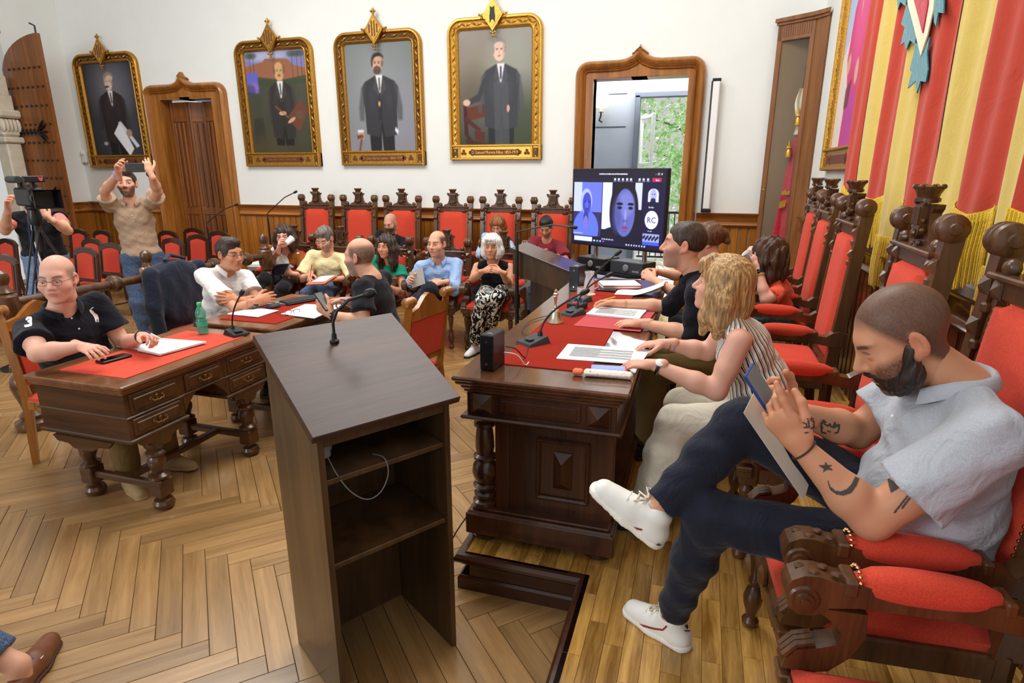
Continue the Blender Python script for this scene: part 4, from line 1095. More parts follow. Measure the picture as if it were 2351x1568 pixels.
        if tp.get('collar'):
            g = MB(); nn = 20; rows = []; cr = (nr-.004)*k*B**.4
            for j, (dr, dz) in enumerate(((.0, .0), (.004, .022), (.008, .034), (.016, .03), (.026, .004), (.024, .0))):
                for i in range(nn+1):
                    a = R(62)+(2*math.pi-R(124))*i/nn+math.pi*1.5-0
                    a = R(90)+R(26)+(R(360)-R(52))*i/nn
                    c_ = math.cos(a); s2 = math.sin(a); front = max(0, s2)**2
                    p = neck+rts*c_*(cr+dr)*1.06+fw2*(s2*(cr+dr)+.006)+up2*(dz-.012-front*.042+(-.012*front if j > 3 else 0)); rows.append(p-W2L)
            for j in range(5):
                for i in range(nn): q = j*(nn+1)+i; g.f.append((q, q+1, q+nn+2, q+nn+1)); g.m.append(0)
            g.v = [tuple(p) for p in rows]; link('collar', mesh('collar', g, tp.get('collar'), 60), sh_)
        if tp.get('buttons'):
            g = MB()
            bt_ = bvh_of(sh_.data)
            for q in range(tp['buttons']):
                p0 = chest+up2*(.12-.055*q)*k+fw2*.4-W2L; h_ = bt_.ray_cast(Vector(p0), Vector(-fw2))
                if h_[0] is not None: g.sphere(tuple(h_[0]), .0055, 8, 5)
            link('button', mesh('button', g, 'white_paint'), sh_)['kind'] = 'stuff'
    # --- trousers
    bo = o.get('bottom')
    if bo:
        s = SDF(); e = bo.get('ease', .012)
        s.ell(hip+up*.01, (.15*k*B+e, .105*k*B+e, .105*k), PB, .04)
        for s_ in (1, -1):
            w_ = bo.get('wide', 0.); hb = bo.get('th', 1.)
            s.cone(hips[s_], kn[s_], .082*k*hb+e, .058*k*hb+e, .035)
            fr = bo.get('len', .97); end = kn[s_]+(an[s_]-kn[s_])*fr
            s.chain([kn[s_], kn[s_]*.6+end*.4, end], [.056*k*hb+e, .054*k*hb+e+w_*.5, .042*k+e+w_], .03, 0.)
        ph = RNG.rand()*6; wa = bo.get('wrinkle', .0028)
        def wpf(X, Y, Z): return wa*(np.sin(Z*46+X*31+ph+1.5*np.sin(Y*14))*np.sin(Y*27-X*16)+.5*np.sin(Z*80+Y*50))
        v, f = s.mesh(bo.get('vox', .013), [], wpf); link(bo.get('name', 'trousers'), npmesh('trousers', v-W2L, f, bo['mat']), root)
    # --- shoes
    shm = o.get('shoes')
    if shm:
        for s_ in (1, -1):
            key = 'R' if s_ == 1 else 'L'
            if o.get('noshoe'+key): continue
            d = td[s_]; u_ = np.array(o.get('su'+key, (0, 0, 1)), float); u_ = nrm(u_-d*(u_@d)); l_ = np.cross(d, u_)
            a_ = an[s_]-u_*.085
            s = SDF(); FM = np.stack([d, l_, u_], 1)
            s.cone(a_+d*-.045+u_*.032, a_+d*.06+u_*.03, .034*k, .036*k, .02); s.cone(a_+d*.06+u_*.03, a_+d*.15+u_*.024, .038*k, .034*k, .02)
            s.cone(a_+d*-.03+u_*.03, a_+u_*.085-d*.012, .036*k, .04*k, .02); s.cone(a_+d*.03+u_*.07, a_+d*.11+u_*.035, .024*k, .024*k, .03)
            v, f = s.mesh(o.get('svox', .010), [(a_, -u_)]); so_ = link('shoe', npmesh('shoe', v-W2L, f, shm[0]), root)
            s2 = SDF(); s2.cone(a_+d*-.045+u_*.012, a_+d*.06+u_*.012, .038*k, .041*k, .02); s2.cone(a_+d*.06+u_*.012, a_+d*.155+u_*.012, .042*k, .036*k, .02)
            v, f = s2.mesh(o.get('svox', .010), [(a_, -u_), (a_+u_*.022, u_)]); link('sole', npmesh('sole', v-W2L, f, shm[1]), so_)
    info = dict(root=root, hc=hc, HM=HM, wr=wr, el=el, sh=sh, hand=hd, chest=chest, fw=fw2, up=up2, rt=rts, W2L=W2L, kn=kn, an=an, neck=neck, waist=waist, td=td, B=B)
    return info
# ================================================================== the people
def V3(*a): return np.array(a, float)
def up_(p, d): p = np.array(p, float); p[2] += d; return p
fabric('polo_grey', (176, 180, 188), .9, .1, .5, 9, 420, .15); fabric('polo_grey_collar', (182, 186, 194), .9, .06, .2, 9, 420, .15)
fabric('trouser_navy', (34, 36, 48), .9, .14, .4, 10, 380, .1); fabric('jeans', (52, 66, 92), .9, .25, .5, 9, 200, .1, (84, 102, 132)); fabric('jeans_light', (110, 132, 164), .9, .2, .5, 9, 200, .1)
fabric('polo_navy', (26, 28, 36), .9, .14, .5, 9, 400, .1); fabric('shirt_black', (24, 25, 32), .85, .14, .5, 10, 400, .1); fabric('tee_black', (28, 28, 34), .9, .12, .45, 8, 400, .1)
fabric('polo_white', (230, 228, 228), .9, .04, .5, 9, 400, .1); fabric('tee_yellow', (240, 228, 176), .9, .04, .5, 9, 400, .1); fabric('blouse_green', (30, 146, 112), .85, .06, .5, 10, 300, .1)
fabric('shirt_blue', (158, 186, 230), .85, .05, .55, 10, 400, .1); fabric('blouse_blue', (160, 194, 226), .85, .05, .5, 10, 300, .1); fabric('tee_maroon', (128, 42, 52), .9, .08, .45, 9, 400, .1)
fabric('cardigan', (158, 90, 36), .95, .15, .5, 10, 160, .2); fabric('tank_white', (238, 238, 240), .9, .03, .3, 9, 300, .1); fabric('tank_black', (22, 22, 26), .9, .12, .3, 9, 300, .1)
fabric('trouser_black', (34, 34, 38), .9, .12, .4, 10, 300, .1); fabric('polo_tan', (172, 146, 122), .9, .1, .5, 8, 400, .1); fabric('vest_black', (26, 27, 30), .9, .12, .6, 10, 300, .1); fabric('shirt_pink', (216, 128, 116), .9, .06, .5, 10, 300, .1)
fabric('trouser_cream', (222, 214, 196), .9, .04, .5, 7, 300, .1); fabric('trouser_khaki', (104, 84, 46), .9, .1, .4, 8, 300, .1); fabric('top_orange', (226, 92, 66), .9, .06, .5, 9, 300, .1); fabric('skirt_teal', (60, 110, 120), .9, .3, .4, 14, 60, .1)
fabric('jacket_navy', (38, 44, 58), .9, .1, .6, 7, 300, .15); plain('shoe_white', (232, 230, 224), .55, .3); plain('sole_white', (236, 232, 220), .6); plain('shoe_tan', (150, 124, 84), .8); plain('shoe_black', (26, 26, 28), .5); plain('shoe_brown', (112, 66, 38), .5, .4, noise=.15, nscale=40); plain('sole_brown', (70, 40, 24), .6)
# striped blouse: cream with black vertical lines, in the wearer's own coordinates
m, nt, b = newmat('blouse_stripe'); spec(b, .85, .2)
tc = N(nt, 'ShaderNodeTexCoord'); sx = N(nt, 'ShaderNodeSeparateXYZ'); nt.links.new(tc.outputs['Object'], sx.inputs[0])
at_ = N(nt, 'ShaderNodeMath', operation='ARCTAN2')
ax_ = N(nt, 'ShaderNodeMath', operation='MULTIPLY_ADD'); nt.links.new(sx.outputs[2], ax_.inputs[0]); ax_.inputs[1].default_value = .46; ax_.inputs[2].default_value = -.28
xx_ = N(nt, 'ShaderNodeMath', operation='ADD'); nt.links.new(sx.outputs[0], xx_.inputs[0]); nt.links.new(ax_.outputs[0], xx_.inputs[1])
nt.links.new(sx.outputs[1], at_.inputs[0]); nt.links.new(xx_.outputs[0], at_.inputs[1])
nz = N(nt, 'ShaderNodeTexNoise', Scale=5.0, Detail=2.0); nt.links.new(tc.outputs['Object'], nz.inputs['Vector'])
mm = N(nt, 'ShaderNodeMath', operation='MULTIPLY_ADD'); nt.links.new(nz.outputs['Fac'], mm.inputs[0]); mm.inputs[1].default_value = .35; nt.links.new(at_.outputs[0], mm.inputs[2])
ml = N(nt, 'ShaderNodeMath', operation='MULTIPLY'); nt.links.new(mm.outputs[0], ml.inputs[0]); ml.inputs[1].default_value = 6.2
fr = N(nt, 'ShaderNodeMath', operation='FRACT'); nt.links.new(ml.outputs[0], fr.inputs[0])
W_, K_ = lin((232, 226, 216)), lin((30, 30, 40))
rp = N(nt, 'ShaderNodeValToRGB'); rp.color_ramp.interpolation = 'CONSTANT'; e = rp.color_ramp.elements
for _ in range(4): e.new(.5)
for i, (p, c) in enumerate(((0, W_), (.3, K_), (.52, W_), (.66, K_), (.76, W_), (.9, W_))): e[i].position = p; e[i].color = (*c, 1)
nt.links.new(fr.outputs[0], rp.inputs[0]); nt.links.new(rp.outputs[0], b.inputs['Base Color']); n2 = N(nt, 'ShaderNodeTexNoise', Scale=10.0, Detail=3.0, Distortion=1.5); nt.links.new(tc.outputs['Object'], n2.inputs['Vector']); bump(nt, b, n2.outputs['Fac'], .4, .03)
# leaf print
m, nt, b = newmat('print_leaf'); spec(b, .85, .2)
v = mapping(nt, (1, 1, .55)); w_ = N(nt, 'ShaderNodeTexNoise', Scale=17.0, Detail=1.5, Roughness=.5, Distortion=2.6); nt.links.new(v, w_.inputs['Vector'])
rp = N(nt, 'ShaderNodeValToRGB'); rp.color_ramp.interpolation = 'CONSTANT'; e = rp.color_ramp.elements; e[0].color = (*lin((24, 24, 28)), 1); e[1].position = .535; e[1].color = (*lin((226, 222, 208)), 1)
nt.links.new(w_.outputs['Fac'], rp.inputs[0]); nt.links.new(rp.outputs[0], b.inputs['Base Color'])
CAST = {}
FAIR, TANNED, PINK = (216, 162, 134), (204, 146, 112), (222, 168, 146)

# --- 1 man in the grey polo, legs crossed, phone in his hands
CAST['grey'] = person(dict(svox=.006, label='bearded tattooed man in a grey polo looking down at his phone, legs crossed', hip=(.64, 1.69, .775), face=-90, lean=3, slump=12, scale=1.1, build=1.2, belly=.03, neckl=.135, headfwd=.115, arm=1.02, floor=PZ,
    hc=(.508, 1.672, 1.352), head=(0, 34), hk=.98, skin=TANNED, hvox=.0032, fvox=.0032, bvox=.008, lip=(176, 112, 96), brow=(44, 32, 26), lid=.006,
    buzz=((58, 46, 40), .82, .062), beard='beard_dark', bthick=.009, stubble=((60, 44, 36), .75), eyes=False,
    EL=(.452, 1.465, .945), wL=(.285, 1.50, 1.095), ER=(.5, 1.88, 1.0), wR=(.30, 1.735, 1.10),
    handL=dict(dir=(-.62, .1, .72), back=(-.35, -.85, -.2), curl=(.12, .62, .75, .8), thumb=.5, tout=.5), handR=dict(dir=(-.75, -.35, .45), back=(-.3, .75, -.4), curl=(.55, .7, .75, .8), thumb=.6),
    kR=(.165, 1.765, 1.035), airR=1, fR=(-.062, 1.645, .765), tR=(-.18, .03, .115), suR=(.5, -.12, .86),
    kL=(.10, 1.66, .775), fL=(.012, 1.825, PZ), tL=(-.24, .14, 0),
    top=dict(mat='polo_grey', sleeve=.66, collar='polo_grey_collar', buttons=2, vneck=.022, ease=.018, flare=.014, wrinkle=.0035, vox=.007, hem=.10), bottom=dict(mat='trouser_navy', ease=.008, len=.92, vox=.008, th=1.0, wrinkle=.004), shoes=('shoe_white', 'sole_white')))
# --- 2 woman in the striped top
CAST['stripe'] = person(dict(label='blond woman in a striped sleeveless top with a wristwatch at the long table', hip=(.36, 2.61, .76), face=-90, lean=26, slump=4, scale=.92, build=1.12, belly=.03, arm=1.08, floor=PZ,
    hc=(.105, 2.60, 1.30), head=(4, -8), hk=1.02, skin=PINK, hvox=.004, fvox=.0038, bvox=.009, hair='long', hmat='hair_blond', hlen=.21, hwide=.08, hthick=.016, bangs=1, brow=(120, 92, 70), hamp=.0012, hfreq=90.,
    EL=(.118, 2.40, .905), wL=(-.145, 2.42, .985), ER=(.08, 2.80, .95), wR=(-.115, 2.74, .99),
    handL=dict(dir=(-.95, .15, -.12), back=(-.1, -.1, 1), curl=(.25, .3, .35, .4)), handR=dict(dir=(-.95, -.1, -.1), back=(-.1, 0, 1), curl=(.3, .35, .4, .4)),
    kL=(-.04, 2.52, .70), fL=(-.1, 2.5, PZ), kR=(-.02, 2.74, .70), fR=(.0, 2.72, PZ),
    top=dict(mat='blouse_stripe', name='blouse', sleeve=0, vneck=0, neck=.06, ease=.014, bust=1, wrinkle=.003, hem=.13), bottom=dict(mat='trouser_cream', wide=.05, ease=.02, len=.9), shoes=('shoe_black', 'shoe_black')))
# --- 3 man in the black shirt
CAST['blackshirt'] = person(dict(label='man with receding hair in a black shirt signing papers at the long table', hip=(.22, 3.33, .77), face=-90, lean=26, slump=6, scale=1.0, build=1.08, belly=.02, floor=PZ,
    hc=(-.075, 3.28, 1.385), head=(2, -2), skin=FAIR, hvox=.0042, fvox=.0045, hair='short', hmat='hair_dark', hthick=.006, hamp=.0015, quiff=0, stubble=((120, 108, 100), .55), fat=.004,
    EL=(.005, 3.08, .955), wL=(-.262, 3.12, .985), ER=(-.14, 3.60, .98), wR=(-.45, 3.56, .99),
    handL=dict(dir=(-1, .1, -.1), back=(0, -.2, 1), curl=(.3, .35, .4, .45)), handR=dict(dir=(-.9, .1, -.05), back=(0, .5, .9), curl=(.6, .7, .8, .9), thumb=.7),
    kL=(-.18, 3.24, .70), fL=(-.2, 3.2, PZ), kR=(-.16, 3.44, .70), fR=(-.2, 3.44, PZ),
    top=dict(mat='shirt_black', sleeve=1.12, collar='shirt_black', vneck=.025, ease=.014), bottom=dict(mat='trouser_khaki', ease=.02), shoes=('shoe_black', 'shoe_black')))
# --- 4 woman with pinned up hair
h4 = ony(1622, 556, 4.3)
CAST['pony'] = person(dict(label='woman with pinned up brown hair reading papers at the far end of the long table', hip=(h4[0]+.25, 4.36, .76), face=-90, lean=24, scale=.93, floor=PZ, hc=tuple(h4), head=(0, 15), skin=FAIR,
    hair='pony', hmat='hair_brown', hthick=.018, hamp=.004, wL=(-.28, 4.26, 1.03), wR=(-.28, 4.42, 1.06), handL=dict(curl=(.5, .5, .6, .6), back=(.2, -1, .3)), handR=dict(curl=(.5, .6, .6, .6), back=(.3, .6, .8)),
    kL=(-.1, 4.3, .7), fL=(-.15, 4.3, PZ), kR=(-.1, 4.45, .7), fR=(-.15, 4.45, PZ), top=dict(mat='shirt_black', sleeve=.5), bottom=dict(mat='trouser_black'), shoes=('shoe_black', 'shoe_black')))
# --- 5 woman with curly hair, drinking
h5 = ony(1762, 590, 4.72)
CAST['curly'] = person(dict(label='curly haired woman in an orange top drinking from a cup', hip=(h5[0]+.16, 4.80, .76), face=-90, lean=13, scale=.94, floor=PZ, hc=tuple(h5), head=(6, 6), skin=PINK, glasses='chrome',
    hair='curly', hmat='hair_curly', hthick=.03, hamp=.011, hfreq=75., hlen=.19, hwide=.085, hairvox=.006, EL=tuple(ony(1757, 690, 4.55)), wL=tuple(ony(1742, 612, 4.64)), wR=tuple(ony(1733, 600, 4.82)),
    handL=dict(dir=(-.35, .3, .8), back=(-.3, -1, 0), curl=(.5, .5, .6, .6)), handR=dict(dir=(-.3, -.3, .8), back=(-.3, 1, 0), curl=(.5, .5, .6, .6)),
    top=dict(mat='top_orange', sleeve=.25, bust=1, flare=.01), bottom=dict(mat='skirt_teal'), shoes=('shoe_black', 'shoe_black')))
# --- 6 man with the 3 on his sleeve
h6 = dep(133, 640, 3.22)
CAST['three'] = person(dict(label='man in a navy polo with a white 3 on its sleeve, holding a pen', hip=(-3.45, 2.46, .56), face=80, lean=12, slump=4, scale=1.03, build=1.22, belly=.05, arm=1.02,
    hc=tuple(h6), head=(48, 4), hk=.98, skin=PINK, hvox=.004, fvox=.0042, bvox=.01, sides=((128, 112, 102), .75), glasses='dark_grey', fat=.006, gaze=(35, 0), brow=(110, 88, 74),
    handk=.92, wR=tuple(dep(186, 795, 3.06)), ER=tuple(dep(88, 812, 3.02)), wL=tuple(dep(330, 772, 3.32)), EL=tuple(dep(285, 792, 3.55)),
    handR=dict(dir=(.95, -.1, -.12), back=(.1, -.3, 1), curl=(.3, .35, .35, .35)), handL=dict(dir=(.9, -.2, .05), back=(.1, .5, .9), curl=(.55, .7, .8, .9), thumb=.7),
    fR=(-3.0, 2.28, 0), fL=(-3.0, 2.55, 0), top=dict(mat='polo_navy', sleeve=.62, collar='polo_navy', buttons=2, ease=.02, flare=.014, wrinkle=.0035), bottom=dict(mat='trouser_khaki', ease=.02), shoes=('shoe_tan', 'shoe_tan')))
# --- 7 man in the white polo, arms crossed
h7 = dep(528, 583, 4.62)
hx7 = dep(505, 700, 4.75)
CAST['white'] = person(dict(label='man in a white polo shirt and glasses with folded arms', hip=(hx7[0]-.05, hx7[1], .56), neckl=.175, headfwd=.05, face=72, lean=10, scale=1.0, hc=tuple(h7), head=(-8, 6), skin=TANNED, hair='short', hmat='hair_dark', hthick=.01, glasses='dark_grey',
    ER=tuple(dep(545, 712, 4.35)), wR=tuple(dep(590, 690, 4.33)), EL=tuple(dep(590, 690, 4.75)), wL=tuple(dep(548, 690, 4.42)),
    handR=dict(dir=(.5, .85, .1), back=(.7, -.6, .4), curl=(.3, .3, .3, .3)), handL=dict(dir=(-.4, -.8, .3), back=(.7, -.5, .4), curl=(.2, .2, .25, .3)),
    top=dict(mat='polo_white', sleeve=.66, collar='polo_white', ease=.016, flare=.012), bottom=dict(mat='trouser_navy'), shoes=('shoe_black', 'shoe_black')))
# --- 8 bald bearded man in the black T-shirt
h8 = dep(826, 590, 4.05); q8 = dep(850, 745, 4.0)
CAST['tee'] = person(dict(label='balding bearded man in a black T-shirt holding a phone over his papers', hip=(h8[0]+.14, h8[1]+.02, .56), neckl=.165, headfwd=.06, face=-82, lean=9, scale=1.02, build=1.1, hc=tuple(h8), head=(6, 6), skin=FAIR, sides=((92, 76, 66), .8), crown=.085, stubble=((132, 118, 110), .8), fat=.004,
    EL=tuple(dep(835, 740, 3.85)), wL=tuple(dep(758, 722, 3.85)), wR=tuple(dep(790, 690, 4.2)), handL=dict(dir=(-.8, -.1, .6), back=(-.2, -.9, .1), curl=(.3, .6, .7, .8)), handR=dict(dir=(-.9, .1, -.1), back=(0, .3, 1), curl=(.5, .6, .7, .8)),
    top=dict(mat='tee_black', sleeve=.72, vneck=.01, ease=.018, flare=.014), bottom=dict(mat='jeans'), shoes=('shoe_black', 'shoe_black')))
# --- front row
def front(key, x, hpx, **kw):
    Yh = kw.pop('Yh', 5.58); d = dict(hip=(x, 5.74, .575), face=0, lean=4, hc=tuple(ony(*hpx, Yh))); d.update(kw)
    CAST[key] = person(d)
front('cardigan', FX[0]-.03, (652, 543), label='woman in a brown cardigan drinking from a white cup', face=22, scale=.95, head=(0, 4), skin=PINK, hair='long', hmat='hair_dark', hlen=.17, hwide=.09, hthick=.012, hamp=.006,
    wR=tuple(ony(640, 572, 5.42)), ER=tuple(ony(617, 612, 5.55)), wL=tuple(ony(672, 628, 5.38)), handR=dict(dir=(.35, -.2, .9), back=(-.7, -.6, .2), curl=(.5, .6, .6, .7)), handL=dict(dir=(-.8, -.3, .1), back=(.2, -.9, -.3), curl=(.3, .4, .4, .4)),
    kR=tuple(ony(608, 640, 5.25)), fR=tuple(onz(640, 740, 0)), kL=tuple(ony(650, 660, 5.25)), fL=tuple(onz(600, 745, 0)), glasses='dark_grey',
    top=dict(mat='tank_white', sleeve=0, vneck=.035, bust=1), bottom=dict(mat='trouser_black'), shoes=('shoe_black', 'shoe_black'))
front('yellow', FX[1]-.02, (746, 548), label='grey haired man in a pale yellow T-shirt writing on his lap', face=12, scale=1.0, build=1.08, lean=10, head=(8, 28), skin=FAIR, hair='short', hmat='hair_grey', hthick=.014, hamp=.005, stubble=((140, 124, 112), .6), glasses='white_paint',
    wR=tuple(ony(713, 632, 5.38)), wL=tuple(ony(775, 640, 5.38)), handR=dict(dir=(.3, -.7, -.3), back=(-.6, -.5, .6), curl=(.5, .6, .7, .8)), handL=dict(dir=(-.8, -.5, -.1), back=(0, -.3, 1), curl=(.3, .3, .4, .4)),
    top=dict(mat='tee_yellow', sleeve=.75, ease=.022, flare=.02, vneck=.012), bottom=dict(mat='jeans'), shoes=('shoe_brown', 'sole_brown'))
front('green', FX[2]+.02, (886, 566), label='smiling woman with long dark hair in a green top', face=8, scale=.94, head=(10, 2), skin=TANNED, hair='long', hmat='hair_dark', hlen=.26, hwide=.078, hthick=.014, hamp=.007, hfreq=70., lip=(196, 110, 100),
    wR=tuple(ony(860, 660, 5.35)), wL=tuple(ony(885, 655, 5.35)), top=dict(mat='blouse_green', sleeve=.3, flare=.02, vneck=.02, bust=1), bottom=dict(mat='trouser_black'), shoes=('shoe_black', 'shoe_black'))
front('blue', FX[3]+.02, (1003, 560), label='balding man in a light blue shirt with a smartwatch holding papers', face=22, scale=1.04, build=1.1, belly=.04, head=(28, 2), skin=FAIR, sides=((74, 58, 48), .9), crown=.085, fat=.006,
    wR=tuple(ony(945, 640, 5.3)), wL=tuple(ony(1015, 648, 5.3)), ER=tuple(ony(945, 655, 5.6)), EL=tuple(ony(1042, 665, 5.5)), handR=dict(dir=(.2, -.9, .1), back=(-.9, 0, .3), curl=(.5, .5, .5, .5)), handL=dict(dir=(-.9, -.3, -.1), back=(.2, -.6, .7), curl=(.4, .4, .5, .5)),
    kR=tuple(ony(962, 690, 5.22)), fR=tuple(onz(945, 790, 0)), kL=tuple(ony(985, 665, 5.22)), airL=1, fL=tuple(ony(955, 740, 5.1)), tL=(-.7, -.4, -.5),
    top=dict(mat='shirt_blue', sleeve=1.75, collar='shirt_blue', buttons=4, ease=.02, vneck=.02), bottom=dict(mat='trouser_navy', ease=.016), shoes=('shoe_brown', 'sole_brown'))
front('whitehair', FX[4]-.01, (1129, 567), label='white haired woman in a black sleeveless top and leaf print trousers, hands clasped', face=6, scale=.95, head=(-4, 0), skin=TANNED, hair='bob', hmat='hair_white', hlen=.11, hwide=.07, hthick=.016, hamp=.005, bangs=1, lip=(196, 112, 104),
    wR=tuple(ony(1110, 622, 5.36)), wL=tuple(ony(1150, 624, 5.36)), ER=tuple(ony(1086, 640, 5.55)), EL=tuple(ony(1170, 652, 5.55)), handR=dict(dir=(.85, -.2, .22), back=(-.2, -.85, .45), curl=(.6, .7, .8, .8)), handL=dict(dir=(-.85, -.2, .25), back=(.2, -.85, .45), curl=(.6, .7, .8, .8)), handk=.9,
    kR=tuple(ony(1108, 688, 5.24)), fR=tuple(onz(1090, 812, 0)), tR=(-.15, -1, 0), kL=tuple(ony(1140, 682, 5.26)), fL=tuple(onz(1118, 800, 0)), tL=(-.3, -1, 0),
    top=dict(mat='tank_black', sleeve=0, vneck=.02, bust=1), bottom=dict(mat='print_leaf', ease=.014, wide=.012, len=.9), shoes=('tank_white', 'shoe_black'))
# --- back row
def back(key, x, hpx, **kw):
    d = dict(hip=(x, 7.46, .575), face=0, lean=6, hc=tuple(ony(*hpx, 7.28)), bvox=.018, hvox=.0055, fvox=.0065); d.update(kw); CAST[key] = person(d)
back('bald', BX[2]-.06, (897, 512), label='bald man in a black T-shirt looking down in the back row', face=4, build=1.12, head=(12, 26), skin=FAIR, stubble=((120, 106, 98), .7), buzz=((150, 126, 110), .35, .075), wR=tuple(ony(875, 590, 7.0)), wL=tuple(ony(925, 590, 7.0)),
    top=dict(mat='tee_black', sleeve=.8, ease=.024, flare=.02, vneck=.012), bottom=dict(mat='jeans'), shoes=('shoe_black', 'shoe_black'))
back('auburn', BX[4], (1143, 518), label='auburn haired woman in a light blue blouse looking down in the back row', scale=.93, head=(0, 30), skin=FAIR, hair='bob', hmat='hair_auburn', hlen=.06, hwide=.06, hthick=.014, hamp=.003, wR=tuple(ony(1120, 590, 7.0)), wL=tuple(ony(1165, 590, 7.0)),
    top=dict(mat='blouse_blue', sleeve=1.3, ease=.024, bust=1), bottom=dict(mat='trouser_black'), shoes=('shoe_black', 'shoe_black'))
back('maroon', BX[5]-.02, (1254, 520), label='man in a maroon T-shirt looking at a phone in the back row', build=1.06, head=(0, 34), skin=TANNED, hair='short', hmat='hair_black', hthick=.012, hamp=.003, stubble=((90, 74, 66), .5), wR=tuple(ony(1235, 583, 6.95)), wL=tuple(ony(1272, 587, 6.95)),
    handR=dict(dir=(.7, -.5, .2), back=(-.3, -.7, .5), curl=(.5, .6, .6, .6)), handL=dict(dir=(-.8, -.4, .1), back=(.3, -.7, .5), curl=(.4, .5, .5, .5)), top=dict(mat='tee_maroon', sleeve=.75, ease=.02, flare=.016, vneck=.012), bottom=dict(mat='jeans'), shoes=('shoe_black', 'shoe_black'))
# --- standing man with raised phone
D17 = 5.75; h17 = dep(291, 422, D17); f17 = h17+V3(.02, .02, 0)
CAST['phone'] = person(dict(label='standing man in a tan polo and jeans raising a phone to take a picture', hip=(f17[0], f17[1], .94), face=44, lean=0, slump=2, scale=1.03, build=1.08, hc=tuple(h17), head=(4, -4), skin=FAIR, hair='short', hmat='hair_dark', hthick=.008, hamp=.002, stubble=((70, 52, 44), .85), brow=(50, 38, 30),
    wR=tuple(dep(272, 398, D17-.38)), wL=tuple(dep(345, 396, D17-.38)), ER=tuple(dep(240, 440, D17-.12)), EL=tuple(dep(362, 440, D17-.12)), shR=(0, 0, .04), shL=(0, 0, .04),
    handR=dict(dir=(.35, -.25, .75), back=(-.6, -.3, .5), curl=(.4, .6, .7, .8)), handL=dict(dir=(-.35, .0, .75), back=(.5, -.6, .4), curl=(.4, .6, .7, .8)),
    fR=(f17[0]-.10, f17[1]-.02, 0), fL=(f17[0]+.12, f17[1]+.08, 0), khR=(.5, -.6, .1), khL=(.5, -.6, .1), top=dict(mat='polo_tan', sleeve=.6, collar='polo_tan', buttons=3, ease=.02, flare=.012, hem=.12, vneck=.03), bottom=dict(mat='jeans', ease=.014), shoes=('shoe_brown', 'sole_brown')))
# --- cameraman
D18 = 5.9; h18 = dep(72, 447, D18); f18 = h18+V3(-.03, .03, 0)
CAST['cameraman'] = person(dict(label='cameraman in a black vest and pink shirt behind a video camera', hip=(f18[0], f18[1], .92), face=60, lean=4, scale=1.02, build=1.14, hc=tuple(h18), head=(0, 4), skin=FAIR, hair='short', hmat='hair_dark', hthick=.014,
    wR=tuple(dep(18, 478, D18-.3)), ER=tuple(dep(12, 530, D18-.1)), wL=tuple(dep(112, 500, D18-.35)), EL=tuple(dep(156, 530, D18-.15)), handR=dict(dir=(.4, -.2, .8), back=(-.7, -.5, .2), curl=(.5, .6, .7, .7)), handL=dict(dir=(-.6, -.2, .6), back=(.4, -.7, .5), curl=(.4, .5, .6, .6)),
    fR=(f18[0]-.1, f18[1]-.1, 0), fL=(f18[0]+.1, f18[1]+.1, 0), khR=(.6, -.5, .1), khL=(.6, -.5, .1), top=dict(mat='vest_black', name='vest', sleeve=.12, vneck=.05, ease=.024), bottom=dict(mat='jeans_light', ease=.016), shoes=('shoe_black', 'shoe_black')))
# ================================================================== desks, table, lecterns
TURN = [(.03, 0), (.05, .01), (.055, .035), (.045, .06), (.022, .07), (.022, .085)]
DESKLEG = [(.028, .0), (.05, .012), (.055, .035), (.046, .055), (.024, .065), (.024, .08)]
LEGUP = [(.03, .175), (.052, .185), (.052, .2), (.03, .215), (.034, .235), (.044, .26), (.046, .29), (.036, .31), (.048, .322), (.048, .335), (.034, .35), (.05, .375), (.052, .395), (.036, .41), (.04, .44)]
def handle(parent, M):
    M = M @ SCL(.8, .8, .8)
    mb = MB(); mb.sphere((-.045, 0, 0), (.012, .006, .012), 8, 5, M); mb.sphere((.045, 0, 0), (.012, .006, .012), 8, 5, M)
    mb.tube([(-.045, -.008, 0), (-.035, -.016, -.016), (-.012, -.018, -.012), (0, -.018, -.02), (.012, -.018, -.012), (.035, -.016, -.016), (.045, -.008, 0)], .0042, 6, M)
    mb.sphere((0, -.002, .004), (.013, .004, .014), 8, 5, M)
    return obj('handle', mb, 'brass_old', parent)
